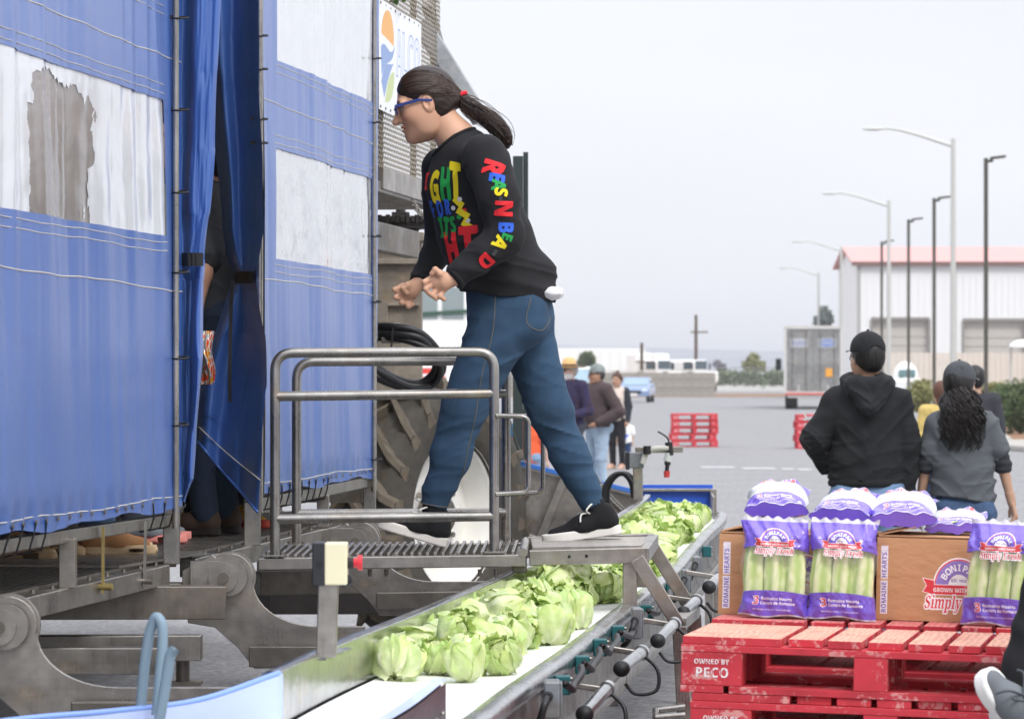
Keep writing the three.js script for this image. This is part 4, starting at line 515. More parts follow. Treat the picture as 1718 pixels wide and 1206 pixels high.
// emergency stop box on its post
{ const D = 9.0, t = thing('control_box', 'cream and black control box with red emergency stop button on steel post', 'control box', P(545, 1100, D)), p = P(555, 945, D);
  mesh('post', beam(P(547, 1102, D), P(551, 975, D), .05, .05), M.steel, t); mesh('foot_plate', beam(P(530, 1106, D), P(575, 1088, D + .3), .05, .006, 0), M.shiny, t);
  mesh('housing', box(.057, .106, .075, P(564, 944, D).x, p.y, p.z, .005), M.cream, t); mesh('cover', box(.031, .108, .078, P(535, 944, D).x, p.y, p.z, .004), S('#26282d', { roughness: .4 }), t); mesh('cover_plug', rod(V(P(537, 944, D).x, p.y, p.z + .038), V(P(537, 944, D).x, p.y, p.z + .042), .009, .009, 14), M.black, t);
  const b = P(585, 944, D); mesh('button_collar', rod(V(b.x - .003, b.y, b.z), V(b.x + .012, b.y, b.z), .014, .014, 16), M.black, t); mesh('stop_button', [rod(V(b.x + .01, b.y, b.z), V(b.x + .022, b.y, b.z), .012, .013, 16), rod(V(b.x + .022, b.y, b.z), V(b.x + .034, b.y, b.z), .019, .02, 20)], S('#d8303c', { roughness: .35 }), t); mesh('knob', ball(V(b.x - .008, b.y - .045, b.z - .01), .018), M.black, t); }
// in-feed chute in the foreground: blue plastic sides
M.bluePlastic = PM('#3f6fd6', { roughness: .35, clearcoat: .4 }); M.blueScuff = PM('#c3d3fb', { roughness: .35, clearcoat: .4, bumpMap: rep(T.soft, 2), bumpScale: .003 });
{ const t = thing('infeed_chute', 'scuffed blue plastic sided chute feeding the near end of conveyor', 'chute', P(300, 1200, 8.3)), top = [[-160, 1232], [60, 1206], [180, 1196], [330, 1177], [468, 1131]];
  const w = (h0, h1, o) => { const c = new THREE.CatmullRomCurve3(top.map(([x, y], i) => P(x, y, [7.5, 7.75, 7.95, 8.15, 8.36][i]))); return grid(40, 4, (u, v) => { const p = c.getPoint(u); p.y -= lerp(h0, h1, v); p.z += o; return p; }); };
  mesh('chute_side', [w(0, .2, 0), w(0, .2, -.016), grid(40, 1, (u, v) => new THREE.CatmullRomCurve3(top.map(([x, y], i) => P(x, y, [7.5, 7.75, 7.95, 8.15, 8.36][i]))).getPoint(u).add(V(0, 0, -.016 * v)))], M.blueScuff, t); mesh('end_edge', box(.016, .2, .02, P(468, 1131, 8.36).x, P(468, 1131, 8.36).y - .1, -8.37), M.blueScuff, t);
  mesh('chute_leg', beam(P(240, 1260, 8.05), P(240, HOR, 8.05).setY(0), .05, .05), M.dark, t); mesh('top_edge', sweep(new THREE.CatmullRomCurve3(top.map(([x, y], i) => P(x, y, [7.5, 7.75, 7.95, 8.15, 8.36][i]).add(V(0, .002, -.008)))).getPoints(40), .007, 8), S('#86a6ee', { roughness: .4 }), t); }
{ const t = thing('end_plate', 'grime-stained steel side plate with blue plastic edge at the near belt end', 'side plate', P(700, 1190, 8.1)), c = [[640, 1216], [690, 1186], [748, 1141]].map(([x, y], i) => P(x, y, [7.75, 8.0, 8.35][i]));
  const cu = new THREE.CatmullRomCurve3(c); const st = S('#8d8188', { metalness: .55, roughness: .45, map: rep(T.steel, 4) }); mesh('plate', [0, -.012].map(o => grid(20, 4, (u, v) => cu.getPoint(u).add(V(o, -lerp(.006, .15, v), o * .3)))), st, t); mesh('plastic_edge', grid(20, 2, (u, v) => cu.getPoint(u).add(V(-.03 * v + .002, .002, -.02 * v))), M.blueScuff, t); mesh('bracket', beam(c[1].clone().add(V(-.01, -.14, 0)), c[1].clone().add(V(-.01, -.24, 0)), .03, .03), M.dark, t);
  for (let i = 0; i < 6; i++) mesh('bolt', ball(cu.getPoint(.45 + i * .09).add(V(.008, -.085 + i * .004, .005)), .006, 8, 6), M.pipe, t); }
single('grey_blue_hose', sweep(new THREE.CatmullRomCurve3([[225, 1260], [236, 1180], [244, 1100], [254, 1050], [262, 1036], [270, 1046], [272, 1080], [268, 1130], [262, 1200]].map(([x, y], i) => P(x, y, 8.05 - .006 * i))).getPoints(60), .0125, 10), S('#7d93a3', { roughness: .5 }), 'faded blue-grey hose looping up in front of the machine', 'hose');
single('grey_blue_hose', sweep(new THREE.CatmullRomCurve3([[255, 1260], [270, 1190], [280, 1130], [286, 1098], [292, 1090]].map(([x, y], i) => P(x, y, 7.9 - .004 * i))).getPoints(30), .0125, 10), S('#7d93a3', { roughness: .5 }), 'short faded blue-grey hose end beside the looping hose', 'hose');
// elevating conveyor that leaves the far end to the left
{ const t = thing('elevating_conveyor', 'steel elevating conveyor with blue edge strip rising behind the foot bridge', 'conveyor', P(1000, HOR, 21.6).setY(0)), part = (n, g, m = M.steel) => mesh(n, g, m, t), D = 21.3;
  const panel = plate([[P(560, 0, D).x, P(0, 700, D).y], [P(1078, 0, D).x, P(0, 826, D).y], [P(1078, 0, D).x, P(0, 905, D).y], [P(900, 0, D).x, P(0, 905, D).y], [P(560, 0, D).x, P(0, 830, D).y]], .012, new THREE.Matrix4().makeTranslation(0, 0, -D)); part('side_panel', panel, M.steel);
  part('edge_strip', beam(P(560, 700, D - .02), P(1078, 828, D - .02), .03, .028, .004), S('#3a6fc0', { roughness: .5 })); part('top_flange', beam(P(560, 706, D - .03), P(1078, 834, D - .03), .05, .012, 0)); part('lower_beam', beam(P(560, 818, D - .05), P(905, 908, D - .05), .05, .05)); 
  part('brace', beam(P(905, 905, D - .12), P(952, 790, D - .12), .05, .06, .004, V(0, 0, 1))); part('floor_beam', beam(P(700, 952, D + .3), P(1060, 905, D + .3), .06, .06)); part('leg', beam(P(1010, 900, D + .3), P(1010, HOR, D + .3).setY(0), .06, .06)); part('leg', beam(P(760, 870, D + .3), P(760, HOR, D + .3).setY(0), .06, .06));
  for (const [x, y] of [[935, 838], [980, 856], [1020, 848], [888, 815], [1045, 868]]) part('panel_bolt', ball(P(x, y, D - .01), .011, 8, 6), M.pipe);
  const back = 21.75; part('end_wall', beam(P(1062, 845, back), P(1196, 845, back), .02, P(0, 821, back).y - P(0, 885, back).y, .002), S('#2c5fd0', { roughness: .4 })); part('end_frame', [beam(P(1055, 822, back - .03), P(1198, 822, back - .03), .03, .018), beam(P(1197, 820, back - .04), P(1197, 884, back - .04), .03, .04)], M.steel); part('end_wall', beam(P(1194, 850, back), P(1198, 858, 20.6), .012, .17), M.steel); part('end_leg', beam(P(1190, 880, back), P(1190, HOR, back).setY(0), .05, .05)); }
// chain beside the foot bridge, spray arm at the far end
{ const a = P(978, 770, 20.6), b = P(1048, 860, 20.6), n = 22, t = thing('guard_chain', 'steel chain hanging beside the heel of the stepping person', 'chain', b); for (let i = 0; i < n; i++) { const p = a.clone().lerp(b, (i + .5) / n); p.y -= .03 * Math.sin(Math.PI * i / n); const g = new THREE.TorusGeometry(.022, .0075, 6, 12).scale(.75, 1.4, 1); if (i % 2) g.rotateY(Math.PI / 2); g.rotateZ(.68).translate(p.x, p.y, p.z); mesh('link', g, M.pipe, t); } mesh('end_hook', rod(b, b.clone().add(V(.02, -.06, 0)), .012), M.steel, t); }
{ const D = 20.4, t = thing('spray_arm', 'steel spray arm with hanging red tipped nozzle at the conveyor end', 'spray arm', P(1070, 838, D)), part = (n, g, m = M.steel) => mesh(n, g, m, t);
  part('post', beam(P(1071, 840, D), P(1070, 775, D), .055, .055)); part('switch_box', box(.09, .09, .08, P(1067, 772, D).x, P(1067, 772, D).y, -D, .006).translate(0, 0, 0), M.greybox); part('switch_cover', box(.022, .1, .085, P(1053, 773, D).x, P(1053, 773, D).y, -D, .004), M.black); part('arm', beam(P(1066, 755, D), P(1146, 754, D), .04, .036)); part('hose', sweep(new THREE.CatmullRomCurve3([[1078, 778], [1084, 762], [1094, 754], [1108, 752], [1122, 752]].map(([x, y]) => P(x, y, D - .06))).getPoints(20), .016, 8), S('#b9b7b0')); part('clip', rod(P(1086, 748, D - .07), P(1086, 762, D - .07), .022), M.black);
  part('nozzle_body', [rod(P(1122, 742, D - .05), P(1124, 764, D - .05), .022), rod(P(1121, 764, D - .05), P(1120, 780, D - .05), .018), rod(P(1120, 780, D - .05), P(1119, 790, D - .05), .012)], M.black); part('sight_glass', rod(P(1123, 760, D - .05), P(1120, 774, D - .05), .0225), S('#c9cccb', { roughness: .2 })); part('nozzle_tip', rod(P(1119, 790, D - .05), P(1119, 801, D - .05), .019, .015), S('#c23a3a')); part('wire', sweep(new THREE.CatmullRomCurve3([[1124, 746], [1120, 735], [1113, 729], [1104, 724]].map(([x, y]) => P(x, y, D - .05))).getPoints(12), .005, 5), M.cable);
  for (const k of [0, 6]) single('black_hose', sweep(new THREE.CatmullRomCurve3([[1012 + k, 850], [1016 + k, 815], [1030 + k, 797], [1046 + k, 795], [1058 + k, 808], [1063 + k, 835]].map(([x, y]) => P(x, y, D + .1 + k * .01))).getPoints(30), .014, 8), M.cable, 'black hose arched beside the spray arm post', 'hose', 'arched black hoses'); }

// ---------------------------------------------------------------- heads of lettuce: cupped ruffled leaves wrapped round a heart
const leafMat = PM('#ffffff', { vertexColors: true, roughness: .48, transmission: .22, side: THREE.DoubleSide, bumpMap: rep(T.soft, 3), bumpScale: .5 * .012 });
function lettuceLeaf(r, open, w, seed) { // a leaf wrapped on a ball of radius r over an arc w, its wavy margin lifting by open; stem end at the bottom
  const q = rngOf(seed), n = 13, m = 12, col = [], ph = q() * 6, vein = .5 + .16 * (q() - .5), tip = .75 + .55 * q();
  const g = grid(n, m, (u, v) => {
    const side = Math.abs(u - .5) * 2, top = tip * (1 - .30 * side * side) + .10 * Math.sin(u * 9 + ph) + .05 * Math.sin(u * 23 + ph * 3), a = (u - .5) * w * (.35 + .70 * Math.sin(Math.PI * Math.min(1, v * .62 + .16))), el = -1.3 + v * (1.3 + top), edge = sm(clamp((v - .6) / .4)), es = sm(clamp((side - .62) / .38));
    const ruff = (edge + es * .8) * r * (.085 * Math.sin(u * 17 + ph) + .06 * Math.sin(u * 31 + v * 9 + ph * 2) + .035 * Math.sin(v * 15 + ph)), rib = Math.exp(-(((u - vein) / .06) ** 2)) * r * .06 * (1 - v * .8), pucker = r * .10 * (vnoise(u * 5 + seed * 3.1, v * 6) - .5) + r * .05 * (vnoise(u * 11 + seed, v * 12 + 5) - .5);
    const rr = r * (1 + open * (.28 * edge + .16 * es)) + ruff + rib + pucker;
    return V(Math.sin(a) * Math.cos(el) * rr, Math.sin(el) * rr * .98, Math.cos(a) * Math.cos(el) * rr);
  }, (u, v) => [u * .15, v * .15]);
  const tint = .8 + .4 * q();
  for (let j = 0; j <= m; j++) for (let i = 0; i <= n; i++) { const u = i / n, v = j / m, ribc = Math.exp(-(((u - vein) / .05) ** 2)) * (1 - .7 * v), branch = .35 * Math.max(0, Math.sin((Math.abs(u - vein) * 8 - v * 5) * 2.6 + seed)) ** 3 * (1 - v * .6), e = clamp(v * 1.05 + .5 * (vnoise(u * 5 + seed, v * 5) - .5)), c = clamp(ribc * .9 + branch + (1 - e) * .55);
    col.push(lerp(.54 * tint, .88, c), lerp(.69 * (.5 + .5 * tint), .90, c), lerp(.22 * tint, .62, c)); }
  g.setAttribute('color', new THREE.Float32BufferAttribute(col, 3)); return g;
}
function makeLettuce(seed) {
  const q = rngOf(seed), t = new THREE.Group(); t.name = 'iceberg_lettuce'; const r = .062;
  const core = new THREE.IcosahedronGeometry(r * .86, 3); const cp = core.attributes.position, cc = []; for (let i = 0; i < cp.count; i++) { const k = 1 + .12 * (noise3(cp.getX(i) * 50 + seed, cp.getY(i) * 50, cp.getZ(i) * 50) - .5); cp.setXYZ(i, cp.getX(i) * k, cp.getY(i) * k, cp.getZ(i) * k); cc.push(.60, .70, .28); } core.setAttribute('color', new THREE.Float32BufferAttribute(cc, 3)); core.computeVertexNormals();
  const add = (n, g) => { const m = new THREE.Mesh(g, leafMat); m.name = n; m.castShadow = m.receiveShadow = true; t.add(m); return m; }; add('heart', clean(core));
  for (let k = 0; k < 10; k++) { const l = add('leaf', lettuceLeaf(r * (.90 + .03 * k), k > 5 ? .3 + .7 * q() : .05 + .2 * q(), 1.7 + 1.0 * q(), seed * 13 + k)); l.rotation.set((q() - .5) * .9, k * 2.4 + q() * .5, (q() - .5) * .9); }
  return t;
}
const protos = [11, 23, 37, 41, 59].map(makeLettuce);
{ const q = rngOf(99); let k = 0; const onLabel = 'pale green head of lettuce lying on the white conveyor belt';
  const put = (X, Y, D, sc) => { const o = protos[k % 5].clone(); k++; o.name = numbered('iceberg_lettuce'); tag(o, onLabel, 'lettuce', 'heads of lettuce on the conveyor'); o.position.set(X, Y, -D); o.rotation.set((q() - .5) * 5, q() * 6.28, (q() - .5) * 3.4); o.scale.setScalar(sc); scene.add(o); };
  for (let D = 9.72; D < 20.3; D += .165) { const gap = D > 11.9 && D < 12.25; if (gap) continue; const x0 = XL(D), x1 = XR(D), near = D < 12, fr = D > 15 ? [.13, .34, .55, .75] : near ? [.14, .36, .56, .74] : [.13, .33, .53, .72];
    for (const f of fr) { if (q() < .12 || (f > .7 && q() < .5)) continue; put(lerp(x0, x1, f + (q() - .5) * .1), BELT + .043, D + (q() - .5) * .12, .73 + .20 * q()); }
    if (q() < .6 && D > 9.95 && D < 18.5) put(lerp(x0, x1, .26 + .22 * q()), BELT + .098, D, .66 + .18 * q()); } }
// ---------------------------------------------------------------- pallets
M.palletRed = S('#ffffff', { map: T.chip, roughness: .8, bumpMap: T.soft, bumpScale: .003 }); M.palletWood = S('#ffe3d4', { map: T.wood, roughness: .85, bumpMap: T.soft, bumpScale: .003 }); M.palletPink = S('#f0a5a8', { map: T.wood, roughness: .85, bumpMap: T.soft, bumpScale: .003 }); M.palletEnd = S('#d63a44', { map: T.wood, roughness: .9 });
const stencil = canvasTex(512, 256, (x, W, H) => { x.clearRect(0, 0, W, H); x.fillStyle = '#f2eaea'; x.textAlign = 'center'; x.font = 'bold 62px sans-serif'; x.fillText('OWNED BY', 256, 84, 330); x.font = 'bold 122px sans-serif'; x.fillText('PECO', 262, 204, 370);
  x.globalCompositeOperation = 'destination-out'; const q = rngOf(3); for (const c of [178, 262, 340]) x.fillRect(c, 96, 7, 120); for (let i = 0; i < 1500; i++) { x.globalAlpha = .3 + .5 * q(); x.beginPath(); x.arc(q() * W, q() * H, 1 + 5 * q() * q(), 0, 7); x.fill(); } });
M.stencil = S('#ffffff', { map: stencil, transparent: true, roughness: .85 });
const boardUV = g => { g = clean(g); boxUV(g); return g; };
function makePallet(dep, worn, seed) { // local: x along the front, z back (negative), y up; height .1495
  const q = rngOf(seed), t = new THREE.Group(); t.name = 'pallet'; const W = 1.03;
  const put = (n, w, h, d, x, y, z, top, r = .002) => { const g = boardUV(new RoundedBoxGeometry(w, h, d, 1, r).translate(x + w / 2, y + h / 2, z - d / 2)); const uv = g.attributes.uv, o = q() * 5, sw = d > w; for (let i = 0; i < uv.count; i++) { const a = uv.getX(i), b = uv.getY(i); sw ? uv.setXY(i, b + o, a + o * 1.7) : uv.setXY(i, a + o, b + o * 1.7); }
    const nn = g.attributes.normal, A = [], B = []; for (let i = 0; i < nn.count; i += 3) ((nn.getY(i) + nn.getY(i + 1) + nn.getY(i + 2)) / 3 > .8 && top ? A : B).push(i);
    const pick = L => { const c = new THREE.BufferGeometry(); for (const k of ['position', 'normal', 'uv']) { const at = g.attributes[k], s = at.itemSize, arr = []; for (const i of L) for (let j = 0; j < 3 * s; j++) arr.push(at.array[i * s + j]); c.setAttribute(k, new THREE.Float32BufferAttribute(arr, s)); } return c; };
    const geo = top ? mergeGeometries([pick(B), pick(A)], true) : g, m = new THREE.Mesh(geo, top ? [M.palletRed, top] : M.palletRed); m.name = n; m.castShadow = m.receiveShadow = true; t.add(m); return m; };
  const widths = [[0, .262], [.280, .090], [.386, .090], [.492, .090], [.598, .088], [.704, .082], [.80, .23]];
  widths.forEach(([x, w], i) => put('deck_board', w, .02 + .002 * q(), dep - .004 * q(), x + .004, .1275 + .0015 * q(), -.004 - .02 * q() * (i > 0), worn));
  for (const z of [0, dep / 2 - .05, dep - .10]) put('stringer_board', W, .019, .10, 0, .108, -z, worn && z ? worn : null);
  for (const z of [0, dep / 2 - .05, dep - .10]) for (const [x, w] of [[0, .165], [.46, .09], [W - .165, .165]]) { const b = put('block', w - .002 * q(), .0885, .098, x + .001, .0193, -z - .001, null, .003);
    if (!z && x < .1) { const s = new THREE.Mesh(new THREE.PlaneGeometry(.15, .075).translate(.083, .064, .0006 - 0), M.stencil); s.name = 'stencil'; b.add(s); } }
  put('bottom_board', .115, .019, dep, 0, 0, 0, null); put('bottom_board', W - .26, .019, .12, .13, .0, 0, null); put('bottom_board', .115, .019, dep, W - .115, 0, 0, null); put('bottom_board', W - .26, .019, .12, .13, 0, -dep + .12, null); put('bottom_board', .11, .019, dep - .26, .46, 0, -.13, null);
  return t;
}
const FRONT = P(1143, 1066, 9.5), REAR = P(1192, 1038, 10.14), ROT = new THREE.Euler(0, -.205, -.022, 'YXZ');
const cornerAt = (o, lx, ly, lz) => V(lx, ly, lz).applyEuler(ROT).add(o);
{ const A = makePallet(.50, M.palletWood, 5), B = makePallet(.50, null, 8), C = makePallet(.95, M.palletPink, 11), q = rngOf(31), n = 6;
  const lay = (proto, o, k, dx, dz, label, group) => { const r = proto.parent ? proto.clone() : proto; r.name = numbered('pallet'); tag(r, label, 'pallet', group); const p = cornerAt(o, dx, -(k + 1) * .1495 - (k ? 0 : .0), dz); r.position.copy(p); r.rotation.copy(ROT); scene.add(r); };
  for (let k = 0; k < n; k++) lay(k ? B : A, FRONT, k, k ? (k === 1 ? .028 : (q() - .5) * .04) : 0, k ? (q() - .5) * .02 : 0, k === 0 ? 'worn red wooden pallet on top of the front stack' : k === 1 ? 'red wooden pallet second from the top of the front stack' : 'red wooden pallet low down in the front stack', 'red pallets in the front stack');
  for (let k = 0; k < n; k++) lay(C, REAR, k, (q() - .5) * .02 * (k > 0), 0, k ? 'red wooden pallet under the pallet that carries the cardboard boxes' : 'faded red pallet carrying the two cardboard boxes', 'red pallets in the rear stack'); }
// pallets standing about on the asphalt, farther off: flat stacks
{ const proto = makePallet(.95, null, 17); for (const [x, y, n, l] of [[1127, 750, 5, 'red pallet in the stack standing alone on the asphalt'], [1338, 753, 5, 'red pallet in the stack beside the person in black hoodie']]) { const D = EYE * FPX / (y - HOR), p = P(x, HOR, D), q = rngOf(x); for (let k = 0; k < n; k++) { const r = k || x > 1200 ? proto.clone() : proto; r.name = numbered('pallet'); tag(r, l, 'pallet', l); r.position.set(p.x + (q() - .5) * .05, k * .1495, p.z); r.rotation.y = .06 * (q() - .5); scene.add(r); } } }

// ---------------------------------------------------------------- cardboard boxes and bags of romaine hearts
function logo(x, cx, cy, s, arch = '#8f74c8') { // arch with name, ribbon, script line
  x.save(); x.translate(cx, cy); x.scale(s, s); x.lineJoin = 'round';
  x.fillStyle = '#fff'; x.beginPath(); x.arc(0, 0, 108, Math.PI, 0); x.fill(); x.strokeStyle = '#e0434c'; x.lineWidth = 5; x.beginPath(); x.arc(0, 0, 100, Math.PI, 0); x.stroke();
  x.fillStyle = arch; x.beginPath(); x.arc(0, 0, 97, Math.PI, 0); x.arc(0, 0, 44, 0, Math.PI, true); x.fill(); x.fillStyle = '#fff'; x.font = 'bold 37px sans-serif'; x.textAlign = 'center';
  const w = 'BONIPAK'; for (let i = 0; i < 7; i++) { const a = (i - 3) * .355; x.save(); x.rotate(a); x.fillText(w[i], 0, -57); x.restore(); }
  x.fillStyle = '#5b4a9c'; x.font = 'bold 15px sans-serif'; x.fillText('EST. 1932', 0, -14); x.fillStyle = '#e0434c'; x.strokeStyle = '#fff'; x.lineWidth = 5; x.beginPath(); x.moveTo(-150, -26); x.lineTo(-104, -18); x.lineTo(-104, -2); x.lineTo(104, -2); x.lineTo(104, -18); x.lineTo(150, -26); x.lineTo(134, 2); x.lineTo(150, 24); x.lineTo(112, 34); x.lineTo(-112, 34); x.lineTo(-150, 24); x.lineTo(-134, 2); x.closePath(); x.stroke(); x.fill();
  x.fillStyle = '#fff'; x.font = 'bold 22px sans-serif'; x.fillText('GROWN WITH PRIDE', 0, 25, 216); x.font = 'italic bold 66px serif'; x.lineWidth = 12; x.strokeText('Simply Fresh', 0, 88, 290); x.fillStyle = '#e0434c'; x.fillText('Simply Fresh', 0, 88, 290); x.restore(); }
const boxFront = canvasTex(1024, 512, (x, W, H) => { x.fillStyle = '#c4946c'; x.fillRect(0, 0, W, H); const q = rngOf(2); for (let i = 0; i < 5000; i++) { x.globalAlpha = .05; x.fillStyle = q() > .5 ? '#caa077' : '#8e6342'; x.fillRect(q() * W, q() * H, 2 + 14 * q(), 1.5); } x.globalAlpha = 1;
  x.save(); x.translate(64, 470); x.rotate(-Math.PI / 2); x.fillStyle = '#efe9f2'; x.fillRect(-4, -36, 206, 48); x.fillRect(212, -36, 206, 48); x.fillStyle = '#7d68b8'; x.font = 'bold 44px sans-serif'; x.fillText('ROMAINE', 2, 3, 194); x.fillText('HEARTS', 218, 3, 194); x.restore(); logo(x, 560, 288, 1.62, '#9a85cc'); });
M.card = S('#c4946c', { roughness: .9, map: null, bumpMap: T.soft, bumpScale: .002 }); M.cardIn = M.card; M.cardPrint = S('#ffffff', { roughness: .85, map: boxFront, bumpMap: rep(T.soft, 2), bumpScale: .002 });
function carton(lx, w, h, d, label, seed, turn = 0) {
  const o = cornerAt(REAR, lx, .001, -.20), t = new THREE.Group(); t.name = numbered('carton'); tag(t, label, 'cardboard box', 'cardboard boxes on the pallets'); t.position.copy(o); t.rotation.copy(ROT); t.rotation.y += turn; scene.add(t);
  const q = rngOf(seed), add = (n, g, m) => { const k = new THREE.Mesh(g, m); k.name = n; k.castShadow = k.receiveShadow = true; t.add(k); return k; }, th = .005;
  add('printed_front', new THREE.PlaneGeometry(w, h, 20, 8).translate(w / 2, h / 2, .0005).applyMatrix4(new THREE.Matrix4()), M.cardPrint);
  add('front_panel', new THREE.BoxGeometry(w, h, th).translate(w / 2, h / 2, -th / 2), M.card); add('side_panel', new THREE.BoxGeometry(th, h, d).translate(-th / 2 + .004, h / 2, -d / 2 - th), M.card); add('side_panel', new THREE.BoxGeometry(th, h, d).translate(w - .003, h / 2, -d / 2 - th), M.card); add('back_panel', new THREE.BoxGeometry(w, h, th).translate(w / 2, h / 2, -d - th * 1.5), M.card); add('base_panel', new THREE.BoxGeometry(w - .02, th, d - .01).translate(w / 2, th, -d / 2 - th), M.cardIn);
  add('top_flap', new THREE.BoxGeometry(w * .98, th * .7, d * .5).translate(w / 2, h + .004, -d * .26), M.card); add('top_flap', new THREE.BoxGeometry(w * .98, th * .7, d * .48).translate(w / 2, h + .003, -d * .76), M.card);
  add('side_flap', new THREE.BoxGeometry(.11, th * .7, d * .9).translate(.055, 0, 0).rotateZ(.22).translate(0, h + .006, -d / 2), M.card);
  for (const [x, y] of [[w * .80, h - .012], [w * .78, .014]]) add('hand_hole', new THREE.CapsuleGeometry(.009, .022, 4, 10).rotateZ(Math.PI / 2).scale(1, 1, .2).translate(x, y, .0005), S('#3d3a2c', { roughness: .8 }));
  return t; }
carton(-.008, .449, .232, .34, 'brown printed cardboard box behind two bags, nearer the conveyor', 3); carton(.449, .43, .236, .34, 'brown printed cardboard box showing the large red ribbon logo', 5, .01);
const bagArt = back => canvasTex(back ? 384 : 768, back ? 576 : 1152, (x, W, H) => { if (back) x.scale(.5, .5); W = 768; H = 1152; x.clearRect(0, 0, W, H); x.fillStyle = back ? 'rgba(245,245,248,0.9)' : 'rgba(240,244,240,0.13)'; x.fillRect(0, 0, W, H); x.fillStyle = '#7a60d2'; x.beginPath(); x.moveTo(0, 46); x.lineTo(W, 46); x.lineTo(W, 400); x.bezierCurveTo(W * .8, 330, W * .2, 330, 0, 380); x.fill(); x.beginPath(); x.moveTo(0, 880); x.bezierCurveTo(W * .3, 850, W * .7, 850, W, 890); x.lineTo(W, H - 16); x.lineTo(0, H - 16); x.fill(); x.fillStyle = 'rgba(225,222,228,0.75)'; x.fillRect(0, 0, W, 46); x.fillRect(0, H - 16, W, 16);
  logo(x, W / 2, 300, 1.55, '#7a60d2'); x.textAlign = 'left'; x.lineJoin = 'round'; x.font = 'bold 128px sans-serif'; x.strokeStyle = '#fff'; x.lineWidth = 12; x.strokeText('3', 150, 1020); x.fillStyle = '#e0434c'; x.fillText('3', 150, 1020); x.fillStyle = '#fff'; x.font = 'bold 48px sans-serif'; x.fillText('Romaine Hearts', 240, 968, 360); x.fillText('Coeurs de Romaine', 240, 1018, 400); x.font = '26px sans-serif'; x.fillText('Net Weight 18 oz. (1.1 lbs) Poids Net', 170, 1084, 430); });
const bagTex = bagArt(false), bagTexB = bagArt(true);
M.film = PM('#ffffff', { map: bagTex, transparent: true, roughness: .22, bumpMap: rep(T.soft, 1.6), bumpScale: .008, clearcoat: .8, clearcoatRoughness: .12, side: THREE.DoubleSide }); M.filmLying = M.film.clone(); M.filmLying.map = bagTexB; M.filmBack = PM('#7a60d2', { roughness: .25, clearcoat: .7, clearcoatRoughness: .15, side: THREE.DoubleSide }); M.heart = PM('#ffffff', { vertexColors: true, roughness: .55 });
function makeBag(seed, fat = 1, lying) {
  const q = rngOf(seed), t = new THREE.Group(); t.name = 'romaine_bag'; const w = .196, h = .285, ph = q() * 6;
  const S_ = (u, v, s) => { const k = Math.pow(Math.max(0, 1 - Math.pow(Math.abs(2 * u - 1), 2.6)), .5), vert = v < .80 ? Math.pow(clamp((v + .09) / .4), .45) * (1 - .12 * v) : (1 - .096) * Math.pow(clamp((1.0 - v) / .2), 1.2), cr = (v > .72 ? 1 : v < .16 ? .7 : .22) * (.006 * Math.sin(u * 15 + ph + v * 9) + .004 * Math.sin(u * 31 + v * 21 + ph * 2) + .010 * (vnoise(u * 6 + seed, v * 7) - .5));
    const ww = w * (v < .12 ? lerp(1.05, .97, v / .12) : v > .8 ? lerp(.95, 1.0, (v - .8) / .2) : .97 + .0 * v) ; return V((u - .5) * ww + .004 * Math.sin(v * 13 + ph), v * h + (v > .97 ? .004 * Math.sin(u * 40 + ph) : 0) - (v < .02 ? .004 * Math.sin(u * 9 + ph) : 0) + .008 * (u - .5) * Math.sin(ph), s * .053 * fat * k * vert + cr * .8); };
  const add = (n, g, m) => { const k = new THREE.Mesh(g, m); k.name = n; k.castShadow = k.receiveShadow = true; t.add(k); return k; };
  add('printed_film', grid(40, 56, (u, v) => S_(u, v, 1)), lying ? M.filmLying : M.film); add('back_film', grid(24, 30, (u, v) => S_(u, v, -.75)), lying ? M.filmLying : M.film); add('base_gusset', grid(20, 4, (u, v) => { const a = S_(u, .004, 1), b = S_(u, .004, -.75); return a.lerp(b, v); }), M.filmBack);
  for (let k = 0; k < 3; k++) { const cx = (k - 1) * .057, col = [], o = seed * 1.7 + k * 2.1, g = grid(36, 30, (u, v) => { const a = u * 6.283, lf = Math.abs(Math.sin(a * 2.5 + o + .8 * v)), r = (.033 - .003 * (k === 1)) * Math.pow(Math.sin(Math.PI * clamp(v * .78 + .19)), .42) * (.84 + .22 * lf + .05 * Math.sin(a * 9 + v * 14 + o) * v + .05 * (vnoise(u * 16 + o, v * 12) - .5)); return V(cx + Math.cos(a) * r, .02 + v * .215 + .006 * Math.sin(a * 5 + o) * v, Math.sin(a) * r * .86 * fat + (k === 1 ? .008 : .0)); });
    for (let j = 0; j <= 30; j++) for (let i = 0; i <= 36; i++) { const lf = Math.abs(Math.sin(i / 36 * 6.283 * 2.5 + o + .8 * j / 30)), f = fbm(i * .45 + o, j * .3, 0, 3), c = clamp(1.15 * (1 - lf) * .9 + 1.1 * (f - .35) + .25 * (j / 30)); col.push(lerp(.86, .42, c), lerp(.86, .58, c), lerp(.52, .12, c)); } g.setAttribute('color', new THREE.Float32BufferAttribute(col, 3)); add('romaine_heart', clean(g), M.heart); }
  return t; }
